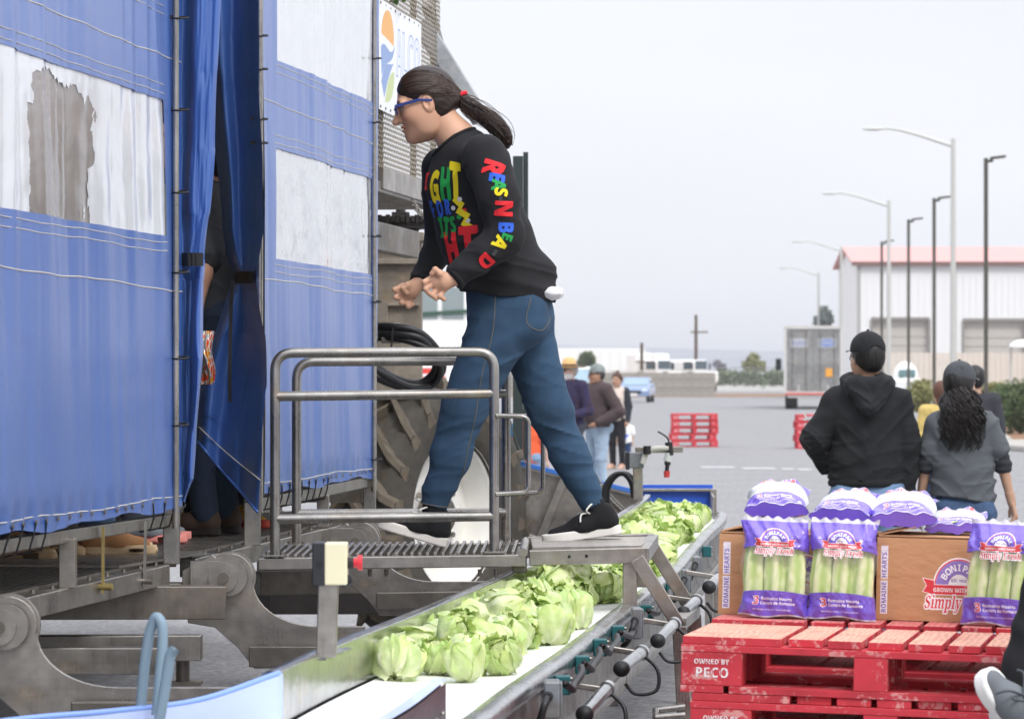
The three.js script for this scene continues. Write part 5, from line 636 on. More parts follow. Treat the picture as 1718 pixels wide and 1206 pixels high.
{ const place = (seed, lx, ly, lz, rx, ry, rz, label, group, sc = 1, fat = 1) => { const b = makeBag(seed, fat, rx < -1); b.name = numbered('romaine_bag'); tag(b, label, 'lettuce bag', group); b.position.copy(cornerAt(REAR, lx, ly, lz)); b.rotation.set(rx, ROT.y + ry, rz + ROT.z * 1.5, 'YXZ'); b.scale.setScalar(sc); scene.add(b); return b; };
  place(3, .168, .004, -.108, -.12, .02, .03, 'upright purple bag of romaine hearts, first beside the conveyor', 'upright bags'); place(7, .356, .004, -.112, -.12, 0, -.01, 'upright purple bag of romaine hearts between the two boxes', 'upright bags'); place(12, .80, .004, -.10, -.10, -.04, -.05, 'upright purple bag of romaine hearts covering the large logo end', 'upright bags', 1.04);
  place(21, .150, .30, -.235, -1.36, .12, .0, 'purple and white bag lying on the box nearer the conveyor', 'bags lying on the boxes', .92, 1); place(25, .335, .29, -.24, -1.40, -.05, .0, 'purple and white bag lying where the two boxes meet', 'bags lying on the boxes', .90, .95); place(29, .515, .285, -.235, -1.38, .08, -.0, 'purple and white bag lying on the box with ribbon logo', 'bags lying on the boxes', .95, .95); place(33, .665, .262, -.30, -1.44, .1, 0, 'pale bag lying flat behind the standing end bag', 'bags lying on the boxes', .9, .6); }
// ---------------------------------------------------------------- bodies: smooth fields of tapered limbs, meshed by surface nets
function surfaceNets(f, lo, hi, cell, colour) {
  const nx = Math.ceil((hi.x - lo.x) / cell) + 1, ny = Math.ceil((hi.y - lo.y) / cell) + 1, nz = Math.ceil((hi.z - lo.z) / cell) + 1, F = new Float32Array(nx * ny * nz), id = new Int32Array(nx * ny * nz).fill(-1), pos = [], idx = [];
  const I = (i, j, k) => (k * ny + j) * nx + i;
  for (let k = 0; k < nz; k++) for (let j = 0; j < ny; j++) for (let i = 0; i < nx; i++) F[I(i, j, k)] = f(lo.x + i * cell, lo.y + j * cell, lo.z + k * cell);
  for (let k = 0; k < nz - 1; k++) for (let j = 0; j < ny - 1; j++) for (let i = 0; i < nx - 1; i++) {
    let m = 0; const v = []; for (let c = 0; c < 8; c++) { const q = F[I(i + (c & 1), j + (c >> 1 & 1), k + (c >> 2))]; v.push(q); if (q < 0) m++; } if (m === 0 || m === 8) continue;
    let x = 0, y = 0, z = 0, n = 0; for (let c = 0; c < 8; c++) for (const b of [1, 2, 4]) { if (c & b) continue; const d = c | b; if ((v[c] < 0) === (v[d] < 0)) continue; const t = v[c] / (v[c] - v[d]); x += (c & 1) + (b === 1 ? t : 0); y += (c >> 1 & 1) + (b === 2 ? t : 0); z += (c >> 2) + (b === 4 ? t : 0); n++; }
    id[I(i, j, k)] = pos.length / 3; pos.push(lo.x + (i + x / n) * cell, lo.y + (j + y / n) * cell, lo.z + (k + z / n) * cell); }
  const quad = (a, b, c, d, fl) => { if (a < 0 || b < 0 || c < 0 || d < 0) return; fl ? idx.push(a, b, c, a, c, d) : idx.push(a, c, b, a, d, c); };
  for (let k = 1; k < nz - 1; k++) for (let j = 1; j < ny - 1; j++) for (let i = 1; i < nx - 1; i++) { const s = F[I(i, j, k)] < 0;
    if (s !== F[I(i + 1, j, k)] < 0) quad(id[I(i, j - 1, k - 1)], id[I(i, j, k - 1)], id[I(i, j, k)], id[I(i, j - 1, k)], s); if (s !== F[I(i, j + 1, k)] < 0) quad(id[I(i - 1, j, k - 1)], id[I(i - 1, j, k)], id[I(i, j, k)], id[I(i, j, k - 1)], s); if (s !== F[I(i, j, k + 1)] < 0) quad(id[I(i - 1, j - 1, k)], id[I(i, j - 1, k)], id[I(i, j, k)], id[I(i - 1, j, k)], s); }
  const nor = new Float32Array(pos.length), e = cell * .35, col = [];
  for (let i = 0; i < pos.length; i += 3) { for (let r = 0; r < 2; r++) { const [x, y, z] = [pos[i], pos[i + 1], pos[i + 2]], d = f(x, y, z), gx = f(x + e, y, z) - f(x - e, y, z), gy = f(x, y + e, z) - f(x, y - e, z), gz = f(x, y, z + e) - f(x, y, z - e), l = Math.hypot(gx, gy, gz) || 1; if (r === 0) { const st = clamp(d * 2 * e / l * (1), -cell * .5, cell * .5); pos[i] -= gx / l * st; pos[i + 1] -= gy / l * st; pos[i + 2] -= gz / l * st; } else { nor[i] = gx / l; nor[i + 1] = gy / l; nor[i + 2] = gz / l; } }
    if (colour) { const c = colour(pos[i], pos[i + 1], pos[i + 2]); col.push(c[0], c[1], c[2]); } }
  const g = new THREE.BufferGeometry(); g.setAttribute('position', new THREE.Float32BufferAttribute(pos, 3)); g.setAttribute('normal', new THREE.BufferAttribute(nor, 3)); g.setIndex(idx); if (colour) g.setAttribute('color', new THREE.Float32BufferAttribute(col, 3)); return g;
}
const ridge = (a, b) => { const v = 1 - Math.abs(2 * vnoise(a, b) - 1); return v * v; };
const cone = (a, b, ra, rb = ra, ax = null, f = 1, k) => ({ a, b, ra, rb, ax, f, k });                       // tapered limb; ax, f: flattened by f along ax
function field(list, k = .03) {
  const L = list.map(p => { const bx = p.b.x - p.a.x, by = p.b.y - p.a.y, bz = p.b.z - p.a.z; return [p.a.x, p.a.y, p.a.z, bx, by, bz, 1 / Math.max(1e-9, bx * bx + by * by + bz * bz), p.ra, p.rb - p.ra, p.ax, p.f - 1, p.k || k]; });
  return (x, y, z) => { let d = 1e3; for (const p of L) { let qx = x - p[0], qy = y - p[1], qz = z - p[2]; const h = clamp((qx * p[3] + qy * p[4] + qz * p[5]) * p[6]); qx -= p[3] * h; qy -= p[4] * h; qz -= p[5] * h; const ax = p[9]; if (ax) { const t = (qx * ax.x + qy * ax.y + qz * ax.z) * p[10]; qx += ax.x * t; qy += ax.y * t; qz += ax.z * t; } const e = Math.sqrt(qx * qx + qy * qy + qz * qz) - p[7] - p[8] * h, kk = p[11], m = Math.max(kk - Math.abs(d - e), 0) / kk; d = Math.min(d, e) - m * m * kk * .25; } return d; };
}
function boundsOf(list, pad = .03) { const lo = V(1e9, 1e9, 1e9), hi = V(-1e9, -1e9, -1e9); for (const p of list) for (const [q, r] of [[p.a, p.ra], [p.b, p.rb]]) { lo.min(V(q.x - r - pad, q.y - r - pad, q.z - r - pad)); hi.max(V(q.x + r + pad, q.y + r + pad, q.z + r + pad)); } return [lo, hi]; }
const ell = (x, y, z, cx, cy, cz, a, b, c) => { const px = x - cx, py = y - cy, pz = z - cz, k0 = Math.hypot(px / a, py / b, pz / c), k1 = Math.hypot(px / a / a, py / b / b, pz / c / c); return k1 < 1e-9 ? -Math.min(a, b, c) : k0 * (k0 - 1) / k1; };
const smin = (a, b, k) => { const m = Math.max(k - Math.abs(a - b), 0) / k; return Math.min(a, b) - m * m * k * .25; }, smax = (a, b, k) => -smin(-a, -b, k);
// a head, facing +z, origin between the ears, about .24 high
const cran = (x, y, z) => smin(ell(x, y, z, 0, .042, -.014, .077, .084, .097), ell(x, y, z, 0, -.015, -.035, .062, .06, .066), .05);
function headField(x, y, z) { const s = Math.abs(x); let d = cran(x, y, z);
  d = smin(d, ell(x, y, z, 0, -.022, .028, .062, .082, .062), .04); d = smin(d, ell(s, y, z, .036, -.028, .05, .028, .03, .03), .03); d = smin(d, ell(x, y, z, 0, -.082, .045, .044, .032, .042), .03); d = smin(d, ell(x, y, z, 0, -.100, .070, .022, .018, .018), .025); d = smin(d, ell(s, y, z, .05, -.062, .005, .016, .035, .03), .04); d = smin(d, ell(s, y, z, .03, .022, .078, .032, .010, .014), .02);
  const t = clamp((.012 - y) / .045); d = smin(d, Math.hypot(x, y - .012 + .045 * t, z - .088 - .024 * t) - .0085 - .005 * t, .012); d = smin(d, ell(s, y, z, .012, -.035, .094, .009, .008, .011), .008);
  d = smax(d, -ell(s, y, z, .031, .003, .096, .019, .011, .016), .012); d = smin(d, ell(s, y, z, .031, .002, .074, .0135, .0125, .0125), .003);
  d = smin(d, ell(x, y, z, 0, -.0570, .089, .023, .0070, .011), .006); d = smin(d, ell(x, y, z, 0, -.0695, .088, .020, .0075, .011), .006); d = smax(d, -ell(x, y, z, 0, -.0630, .102, .024, .0028, .014), .004);
  d = smin(d, ell(x, y, z, 0, -.085, .005, .046, .032, .058), .03);
  let e = ell(s, y, z, .077, -.002, -.008, .010, .031, .019); e = smax(e, -ell(s, y, z, .088, .001, -.004, .010, .019, .010), .006); d = smin(d, e, .006); return d; }
const headCache = {};
function headGeo(cell, skin, o = {}) { const g = surfaceNets(headField, V(-.10, -.135, -.125), V(.10, .14, .135), cell, (x, y, z) => { const s = Math.abs(x); let c = [skin.r, skin.g, skin.b]; const mixc = (q, k) => { c = c.map((v, i) => lerp(v, q[i], clamp(k))); };
    mixc([skin.r * 1.05, skin.g * .82, skin.b * .78], .55 * Math.exp(-((s - .042) ** 2 + (y + .03) ** 2) / .0008)); if (z > .07 && s < .026) mixc([skin.r * .72, skin.g * .38, skin.b * .36], 1.4 * Math.exp(-(((y + .063) / .011) ** 2) * 1.2) - .25 - (s / .026) ** 4 * .6); if (z > .06 && s > .008 && s < .056) mixc([.03, .02, .015], 1.6 * Math.exp(-(((y - .030 + (s - .03) ** 2 * 9) / .0042) ** 2)) - .3);
    if (z > .076 && Math.hypot((s - .031), (y - .002) * 1.5) < .013) { mixc([.75, .72, .70], 1); if (Math.hypot(s - .031, y - .002) < .0065) mixc([.02, .014, .01], 1); }
    if (o.beard && y < -.03 && z > -.01 && !(Math.abs(y + .063) < .009 && s < .022 && z > .07)) mixc(o.beard, clamp((-.03 - y) * 50)); return c; }); return g; }
const skinMat = PM('#ffffff', { vertexColors: true, roughness: .55, sheen: .1 }), clothMat = (c, o = {}) => PM(c, { roughness: .92, sheen: .25, sheenRoughness: .6, ...o });
const denim = (r, g, b, seed = 1) => ({ c: [r, g, b], seed });
function jeansColour(d) { return (x, y, z) => { const n = .78 + .42 * fbm(x * 6 + d.seed, y * 5 + z * 6, 0, 3), w = .9 + .2 * vnoise(x * 60 + z * 40, y * 14 + d.seed); return [d.c[0] * n * w, d.c[1] * n * w, d.c[2] * n * w]; }; }
const vc = o => PM('#ffffff', { vertexColors: true, roughness: .88, ...o });
// a shoe pointing +z from heel (z = 0) to toe (z = len), sole at y = 0
function shoeGeo(upperC, soleC, len = .27, cell = .01, high = 0) { const k = len / .27, S1 = (x, y, z) => { z /= k; const w = z < .1 ? lerp(.033, .030, z / .1) : lerp(.030, .042, sm(clamp((z - .1) / .09))) * (z > .2 ? Math.sqrt(Math.max(.02, 1 - ((z - .2) / .075) ** 2)) : 1), q = smax(Math.hypot(x, Math.max(0, .03 - z) * .9) - w - .002, Math.max(y - .036, -y), .006); return Math.max(q, z - .272, -.008 - z); };
  const U = field([cone(V(0, .05, .035 * k), V(0, .045, .13 * k), .036, .036), cone(V(0, .045, .13 * k), V(0, .030, .225 * k), .036, .028, V(0, 1, 0), 1.15), cone(V(0, .06, .04 * k), V(0, .085 + high, .045 * k), .036, .038), cone(V(0, .07, .075 * k), V(0, .05, .14 * k), .03, .028)], .03);
  return { sole: surfaceNets(S1, V(-.06, -.02, -.03), V(.06, .05, .31 * k), cell), upper: surfaceNets((x, y, z) => Math.max(U(x, y, z), .024 - y), V(-.07, 0, -.03), V(.07, .15 + high, .31 * k), cell) }; }
function addShoe(parent, heel, toe, upM, soleM, opt = {}) { const len = heel.distanceTo(toe), z = toe.clone().sub(heel).normalize(), x = (opt.up || V(0, 1, 0)).clone().cross(z).normalize(), y = z.clone().cross(x), B = new THREE.Matrix4().makeBasis(x, y, z).setPosition(heel), s = shoeGeo(0, 0, len, opt.cell || .009, opt.high || 0);
  const u = mesh('shoe', s.upper.applyMatrix4(B), upM, parent, { keepUV: true, local: opt.local }); mesh('sole', s.sole.applyMatrix4(B), soleM, u, { keepUV: true, local: opt.local });
  if (opt.laces) { const L = []; for (let i = 0; i < 6; i++) { const zz = (.10 + i * .016) * len / .27, yy = .088 - i * .0055; L.push(tube([V(-.02, yy - .014, zz), V(0, yy, zz + .004), V(.02, yy - .014, zz)], .0036, 8, 5)); } for (const e of [-1, 1]) { L.push(tube([V(0, .090, .10), V(e * .03, .124, .09), V(e * .056, .104, .118), V(e * .018, .088, .10)], .0036, 14, 5)); L.push(tube([V(0, .090, .10), V(e * .04, .092, .135), V(e * .058, .066, .145)], .0034, 10, 5)); } mesh('shoelace', L.map(g => g.applyMatrix4(B)), opt.laces, u, { local: opt.local }); } return u; }
function handPrims(w, dirF, up, side, s = 1, curl = .5) { // relaxed hand from wrist w along dirF; side: thumb side; returns limbs
  const F = dirF.clone().normalize(), Uq = up.clone().normalize(), X = side.clone().normalize(), at = (f, u, x) => w.clone().addScaledVector(F, f * s).addScaledVector(Uq, u * s).addScaledVector(X, x * s), L = [cone(w.clone().addScaledVector(F, -.05 * s), at(.01, 0, 0), .028 * s, .025 * s), cone(at(.02, 0, 0), at(.075, 0, .0), .03 * s, .036 * s, Uq, 1.9)];
  [[.026, .072, 1], [.009, .08, 1.08], [-.009, .076, 1], [-.026, .068, .82]].forEach(([x, f, l]) => { const k = at(f, 0, x), m = at(f + .036 * l, -.018 * curl * 2, x * 1.05), t = at(f + .05 * l, -.018 * curl * 2 - .026 * l, x); L.push(cone(k, m, .0095 * s, .0085 * s, null, 1, .004), cone(m, t, .0085 * s, .0072 * s, null, 1, .004)); }); const a = at(.028, -.004, .032), b = at(.055, -.016, .05), c = at(.082, -.026, .044); L.push(cone(a, b, .013 * s, .0105 * s, null, 1, .008), cone(b, c, .0105 * s, .008 * s, null, 1, .004)); return L; }

// a clothed person from joints; o: options. Everything is given in the person's own axes: +z ahead, +x the person's left, ground at y = 0
function person(label, base, yaw, h, o) {
  const t = thing('person', label, 'person', base, o.group); t.rotation.y = yaw; const u = h / 1.72, L = { local: true }, cell = o.cell || .022, W = (o.wide || 1) * u;
  const J = { pelvis: [0, .95, 0], waist: [0, 1.08, 0], chest: [0, 1.30, 0], neck: [0, 1.46, -.005], head: [0, 1.60, .02], shL: [.175, 1.405, -.01], elL: [.225, 1.13, -.04], wrL: [.235, .88, .02], shR: [-.175, 1.405, -.01], elR: [-.225, 1.13, -.04], wrR: [-.235, .88, .02], hipL: [.088, .92, 0], knL: [.10, .50, .02], anL: [.105, .09, -.02], hipR: [-.088, .92, 0], knR: [-.10, .50, .02], anR: [-.105, .09, -.02], ...(o.J || {}) };
  const j = Object.fromEntries(Object.entries(J).map(([k, v]) => [k, V(v[0] * (/^(sh|el|wr|hip|kn|an)/.test(k) ? W : u), v[1] * u, v[2] * u)])), Z = V(0, 0, 1), belly = o.belly || 0, add = (n, g, m, p = t) => mesh(n, g, m, p, { local: true, keepUV: true });
  const skin = o.skin || lin(.45, .25, .16), torso = q => [cone(j.pelvis, j.waist, .158 * W + q, .145 * W + q + belly * .3, Z, 1.3), cone(j.waist, j.chest, .145 * W + q + belly * .3, .160 * W + q, Z, 1.32), cone(j.chest, j.neck.clone().add(V(0, -.06 * u, 0)), .155 * W + q, .09 * W + q, Z, 1.35), cone(j.shL, j.shR, .062 * u + q, .062 * u + q, null, 1, .06), ...(belly ? [cone(j.waist.clone().add(V(0, .02, belly * .6)), j.waist.clone().add(V(0, .10, belly * .5)), .13 * W + q, .12 * W + q)] : [])];
  const arms = (q, e = 1) => ['L', 'R'].flatMap(s => { const el = j['el' + s], wr = j['wr' + s], end = e >= 1 ? wr : null; const A = [cone(j['sh' + s], e < .5 ? j['sh' + s].clone().lerp(el, e * 2) : el, .056 * W + q, (e < .5 ? .052 : .044) * W + q, null, 1, .05)]; if (e >= .5) A.push(cone(el, el.clone().lerp(wr, clamp((e - .5) * 2)), .044 * W + q, .03 * u + q)); return A; });
  const legs = (q, e = 1) => ['L', 'R'].flatMap(s => [cone(j['hip' + s], j['kn' + s], .088 * W + q, .06 * u + q), cone(j['kn' + s], j['kn' + s].clone().lerp(j['an' + s], e), .06 * u + q, lerp(.058, .042, e) * u + q)]);
  const prims = [...torso(-.014), ...arms(-.006), ...legs(-.008), cone(j.neck, j.head.clone().add(V(0, -.04 * u, -.01)), .056 * u, .052 * u)], hs = ['L', 'R'].flatMap(s => { const d = j['wr' + s].clone().sub(j['el' + s]).normalize(); return handPrims(j['wr' + s], d, V(s === 'L' ? 1 : -1, 0, 0).cross(d).cross(d).multiplyScalar(-1), o.handSide || V(0, 0, 1), u * 1.02, .45); });
  const H = new THREE.Matrix4().makeRotationFromEuler(new THREE.Euler(...(o.headRot || [0, 0, 0]), 'YXZ')).scale(V(1, 1, 1).multiplyScalar((o.headScale || 1) * Math.max(u, .82))).setPosition(j.head), sk = () => [skin.r, skin.g, skin.b];
  add('body', [surfaceNets(field(prims), ...boundsOf(prims), Math.max(cell, .02), sk), ...(o.hands === false ? [] : [surfaceNets(field(hs, .008), ...boundsOf(hs, .02), Math.max(.006, cell * .45), sk)]), headGeo(Math.max(.006, cell * .38), skin, o).applyMatrix4(H)], skinMat);
  const top = o.top, q = top.q ?? .012, hem = (top.hem || .86) * u, ap = arms(q + .002, top.sleeve ?? 1), tp = [...torso(q)], wr = top.wr ?? .008;
  tp.push(cone(j.pelvis, V(j.pelvis.x, hem, j.pelvis.z), .158 * W + q, .160 * W + q, Z, 1.3)); const tf2 = field(tp, .04), af = field(ap, .02), neckC = j.neck, els = [j.elL, j.elR];
  const fold = (x, y, z) => { const n = vnoise(x * 6 + z * 4, y * 5 + 3), low = Math.exp(-(((y - hem - .04) / .2) ** 2)), e = els.reduce((m, p) => Math.max(m, Math.exp(-(((x - p.x) ** 2 + (y - p.y) ** 2 + (z - p.z) ** 2) / .012))), 0); return wr * ((n - .5) * .8 + low * .9 * ridge(x * 5 + z * 4 + 3, y * 24 + x * 4) + e * 1.0 * ridge(x * 6 + z * 6, y * 30 + 2) + .9 * (ridge(x * 4 + z * 3 + 8, (y - Math.abs(x) * 1.1) * 12 + z * 3) - .4) + .6 * (fbm(x * 13 + 3, y * 9 + z * 10, 0, 2) - .5)); };
  const sh = add('shirt', surfaceNets((x, y, z) => { let d = smin(tf2(x, y, z), af(x, y, z), .018 * u) - fold(x, y, z); d = Math.max(d, hem + .02 * Math.sin(x * 9) * u - y - (af(x, y, z) < tf2(x, y, z) ? .3 : 0)); d = Math.max(d, .068 * u - Math.hypot(x - neckC.x, (y - neckC.y - .02 * u) * 1.3, z - neckC.z)); return d; }, ...boundsOf([...tp, ...ap], .03), cell, top.colour), top.mat);
  for (const p of o.extra || []) add(p.name, p.geo(j, u, W), p.mat, p.on === 'shirt' ? sh : t);
  const lp = [...legs(.008, o.bottom.len ?? 1.12), cone(j.pelvis, j.pelvis.clone().add(V(0, .04 * u, 0)), .150 * W, .150 * W, Z, 1.28, .05), cone(j.hipL.clone().add(V(0, .0, -.055 * u)), j.hipR.clone().add(V(0, 0, -.055 * u)), .088 * W, .088 * W)], lf = field(lp, .03);
  add('trousers', surfaceNets((x, y, z) => Math.max(lf(x, y, z) - .008 * (vnoise(x * 7 + z * 5, y * 12) - .5) - .007 * ridge(x * 6 + z * 5, y * 22 + x * 5), Math.abs(x) < .5 && y < .3 * u ? .062 * u - y : -1), ...boundsOf(lp, .03), cell, o.bottom.colour || null), o.bottom.mat);
  for (const s of ['L', 'R']) { const a = j['an' + s], f = (o.foot && o.foot[s]) || V(s === 'L' ? .12 : -.12, 0, 1), heel = V(a.x, a.y - .088 * u, a.z).addScaledVector(f.clone().setY(0).normalize(), -.06 * u); heel.y = Math.max(heel.y, 0); addShoe(t, heel, heel.clone().addScaledVector(f.normalize(), .27 * u), o.shoe?.[0] || M.black, o.shoe?.[1] || S('#3a342e'), { local: true, cell: Math.max(.011, cell * .7), high: .02 }); }
  const HM = g => g.applyMatrix4(H); if (o.hair) { const hd = o.hair; add('hair', HM(surfaceNets((x, y, z) => { let d = Math.max(cran(x, y, z) - (hd.t || .012) - .004 * (vnoise(x * 90 + z * 40, y * 20) - .5), .717 * z - .697 * y - (hd.line ?? .009)); if (hd.f) d = smin(d, hd.f(x, y, z), .02); return d; }, V(-.17, -(hd.long || .16), -.22), V(.17, .17, .16), Math.max(.007, cell * .42))), hd.mat); }
  if (o.hat === 'cap') { const c = add('cap', HM(surfaceNets((x, y, z) => { let d = ell(x, y, z, 0, .052, -.012, .092, .098, .11); d = Math.max(d, .036 - y + .10 * z * 0 - (z < -.06 ? .012 : 0)); d = Math.max(d, -(ell(x, y, z, 0, .052, -.012, .083, .089, .101))); if (z < -.05) d = Math.max(d, -ell(x, y, z, 0, .042, -.115, .036, .028, .05)); return d; }, V(-.11, .0, -.14), V(.11, .17, .12), Math.max(.006, cell * .36))), o.capMat); const fl = o.capBack ? -1 : 1; mesh('brim', HM(grid(16, 6, (a, b) => { const an = (a - .5) * 2.5, r = lerp(.088, .165, b * Math.sqrt(Math.max(0, Math.cos(an * .62)))); return V(Math.sin(an) * Math.min(r, .1), .042 + .02 * Math.cos(an) * b - .014 * b, fl * (Math.cos(an) * r)); })), o.capMat, c, { local: true, keepUV: true }); mesh('button', HM(ball(V(0, .151, -.012), .008)), o.capMat, c, { local: true }); }
  if (o.hat === 'straw') { const pr = [[0, .165], [.03, .168], [.06, .155], [.078, .12], [.088, .05], [.10, .042], [.15, .036], [.19, .042], [.196, .05]].map(p => new THREE.Vector2(...p)); const c = add('straw_hat', HM(new THREE.LatheGeometry(pr, 32).scale(1, 1, 1.12)), S('#d8b27c', { roughness: .9, side: THREE.DoubleSide })); mesh('hat_band', HM(new THREE.CylinderGeometry(.0925, .096, .024, 32, 1, true).scale(1, 1, 1.12).translate(0, .07, 0)), S('#4b3b2c'), c, { local: true }); }
  if (o.glasses) { const gm = o.glasses; add('glasses', [-1, 1].flatMap(e => [HM(new THREE.TorusGeometry(.019, .0026, 6, 18).scale(1.15, .85, 1).translate(e * .031, .003, .1)), HM(rod(V(e * .055, .008, .098), V(e * .08, .012, .0), .0024, .0024, 6)), ...(o.shades ? [HM(new THREE.CylinderGeometry(.02, .02, .003, 18).rotateX(Math.PI / 2).scale(1.15, .85, 1).translate(e * .031, .003, .1))] : [])]).concat(HM(rod(V(-.012, .006, .103), V(.012, .006, .103), .0024, .0024, 6))), gm); }
  return t;
}
// ---------------------------------------------------------------- the person stepping from the foot bridge into the machine
const font = await new FontLoader().loadAsync('fonts/droid/droid_sans_bold.typeface.json');
{ const D = 12.92, t = thing('person', 'person in black printed sweatshirt and blue jeans stepping along the foot bridge', 'person', P(830, 920, 12.9)), add = (n, g, m, p = t) => mesh(n, g, m, p, { keepUV: true });
  const skin = lin(.68, .385, .25), sk = (x, y, z) => { const k = .96 + .08 * vnoise(x * 30, y * 30 + z * 20); return [skin.r * k, skin.g * k, skin.b * k]; };
  // head: profile to the left, bowed a little
  const a = .24, F = V(-Math.cos(a), -Math.sin(a), .05).normalize(), U0 = V(-Math.sin(a), Math.cos(a), 0), X = U0.clone().cross(F).normalize(), Uq = F.clone().cross(X).normalize(), hc = P(713, 176, 12.93), HB = new THREE.Matrix4().makeBasis(X, Uq, F).scale(V(1.03, 1.06, 1.05)).setPosition(hc), HM = g => g.applyMatrix4(HB);
  const sN = P(813, 262, 12.72), eN = P(846, 394, 12.66), wN = P(764, 466, 12.62), sF = P(742, 282, 13.12), eF = P(741, 408, 13.20), wF = P(706, 473, 13.06), neckB = P(768, 236, 12.94), chest = P(790, 300, 12.93), belly = P(822, 405, 12.93), hip = P(853, 488, 12.93);
  const neckP = [cone(neckB, P(732, 190, 12.93), .068, .058), cone(P(788, 264, 12.93), neckB, .085, .066), cone(chest, belly, .11, .115), cone(belly, hip, .115, .115), cone(sN, eN, .05, .044), cone(eN, wN, .05, .027), cone(sF, eF, .06, .05), cone(eF, wF, .05, .027), cone(hip, P(838, 545, 12.86), .10, .075), cone(P(838, 545, 12.86), P(781, 682, 12.83), .07, .05), cone(P(781, 682, 12.83), P(728, 850, 12.83), .05, .032), cone(P(878, 548, 13.02), P(924, 690, 13.02), .07, .05), cone(P(924, 690, 13.02), P(995, 850, 13.02), .05, .03), cone(hip, P(880, 548, 13.02), .10, .075)];
  // hands, finger by finger: [knuckle, middle, tip] in photo pixels
  const hand = (w, palm, D0, fs, th, dz) => { const L = [cone(w, P(palm[0], palm[1], D0), .027, .031), cone(P(palm[0], palm[1], D0), P((palm[0] + fs[1][0]) / 2, (palm[1] + fs[1][1]) / 2, D0), .033, .03, V(0, 0, 1), 1.25)]; fs.forEach(([x0, y0, x1, y1, x2, y2], i) => { const d = D0 + dz * (i - 1.5), A = P(x0, y0, d), B = P(x1, y1, d - .012), C = P(x2, y2, d - .004); L.push(cone(P(palm[0], palm[1], D0), A, .018, .0125, null, 1, .012), cone(A, B, .0115, .0098, null, 1, .004), cone(B, C, .0098, .0082, null, 1, .003)); }); const [x0, y0, x1, y1, x2, y2] = th, d = D0 - .025; L.push(cone(P(palm[0] + 4, palm[1] - 3, D0), P(x0, y0, d), .018, .014, null, 1, .012), cone(P(x0, y0, d), P(x1, y1, d - .006), .0125, .0105, null, 1, .004), cone(P(x1, y1, d - .006), P(x2, y2, d - .004), .0105, .008, null, 1, .003)); return L; };
  const hn = hand(P(764, 467, 12.62), [744, 472], 12.615, [[727, 465, 712, 473, 712, 482], [728, 474, 714, 485, 720, 493], [734, 482, 725, 495, 732, 501], [743, 486, 738, 497, 745, 502]], [738, 459, 730, 452, 724, 459], .004), hf = hand(P(704, 474, 13.05), [689, 487], 13.03, [[675, 481, 662, 486, 670, 492], [675, 490, 664, 499, 675, 502], [681, 498, 674, 508, 684, 509], [689, 503, 685, 514, 692, 511]], [684, 479, 676, 484, 682, 492], .003);
  const body = add('body', [surfaceNets(field(neckP), ...boundsOf(neckP), .014, sk), surfaceNets(field(hn, .007), ...boundsOf(hn, .015), .0036, sk), surfaceNets(field(hf, .007), ...boundsOf(hf, .015), .0036, sk), HM(headGeo(.0034, skin))], skinMat);
  // sweatshirt
  const sp = [cone(P(782, 264, 12.93), chest, .105, .140), cone(sN, sF, .066, .066, null, 1, .05), cone(chest, belly, .140, .148, null, 1, .05), cone(belly, hip, .148, .148, null, 1, .05), cone(hip, P(862, 512, 12.93), .148, .146), cone(P(772, 322, 12.95), P(790, 395, 12.95), .108, .114), cone(P(893, 462, 12.93), P(888, 478, 12.93), .072, .076)], ap = [cone(sN, P(836, 330, 12.66), .076, .070, null, 1, .04), cone(P(836, 330, 12.66), eN, .070, .062), cone(eN, wN, .062, .038), cone(sF, eF, .075, .062, null, 1, .04), cone(eF, wF, .062, .037)], tors = field(sp, .05), armF = field(ap, .02), neckO = P(757, 232, 12.94), hemN = V(.10, 1, 0).normalize(), hemP = P(850, 498, 12.93), wdN = eN.clone().sub(wN).normalize(), wdF = eF.clone().sub(wF).normalize();
  const folds = (x, y, z) => { const q = V(x, y, z), e = q.distanceTo(eN), low = Math.exp(-(((y - hemP.y - .06) / .16) ** 2)); return .012 * Math.exp(-((e / .12) ** 2)) * ridge(x * 4 + z * 4, (x * .8 + y) * 20) + .009 * low * ridge(x * 3 + z * 3 + 5, (y + x * .25) * 26) + .012 * (fbm(x * 8 + z * 6, y * 8 + 2, 0, 3) - .5) + .010 * Math.exp(-((q.distanceTo(sN) / .2) ** 2)) * ridge(x * 3 + y * 3, (x * 1.2 - y * .9) * 14) + .004 * ridge(x * 6 + z * 5, (y - x * .5) * 13); };
  const shirtF0 = (x, y, z) => smin(tors(x, y, z), armF(x, y, z), .016) - folds(x, y, z);
  const shirtF = (x, y, z) => { let d = smin(tors(x, y, z), armF(x, y, z), .016) - folds(x, y, z); d = Math.max(d, -((x - hemP.x) * hemN.x + (y - hemP.y) * hemN.y) - (x < hemP.x - .32 ? .4 : 0) + .004 * Math.sin(x * 30)); const cut = (w, dn) => { const t2 = (x - w.x) * dn.x + (y - w.y) * dn.y + (z - w.z) * dn.z; return Math.hypot(x - w.x, y - w.y, z - w.z) < .1 ? -t2 - .012 : -1; }; d = Math.max(d, cut(wN, wdN), cut(wF, wdF)); d = smax(d, .088 - Math.hypot((x - neckO.x), (y - neckO.y) * 1.0, (z - neckO.z) * .95), .006); return d; };
  const fleece = (x, y, z) => { const k = .85 + .3 * fbm(x * 40 + z * 30, y * 40, 0, 2); return [.0125 * k, .0125 * k, .0145 * k]; };
  // arms and trunk share one field, but the near arm must stay apart from the trunk below the shoulder
  const shirt = add('sweatshirt', surfaceNets(shirtF, ...boundsOf([...sp, ...ap], .02), .0085, fleece), vc({ roughness: .95, sheen: .15, sheenColor: new THREE.Color('#555560') }));
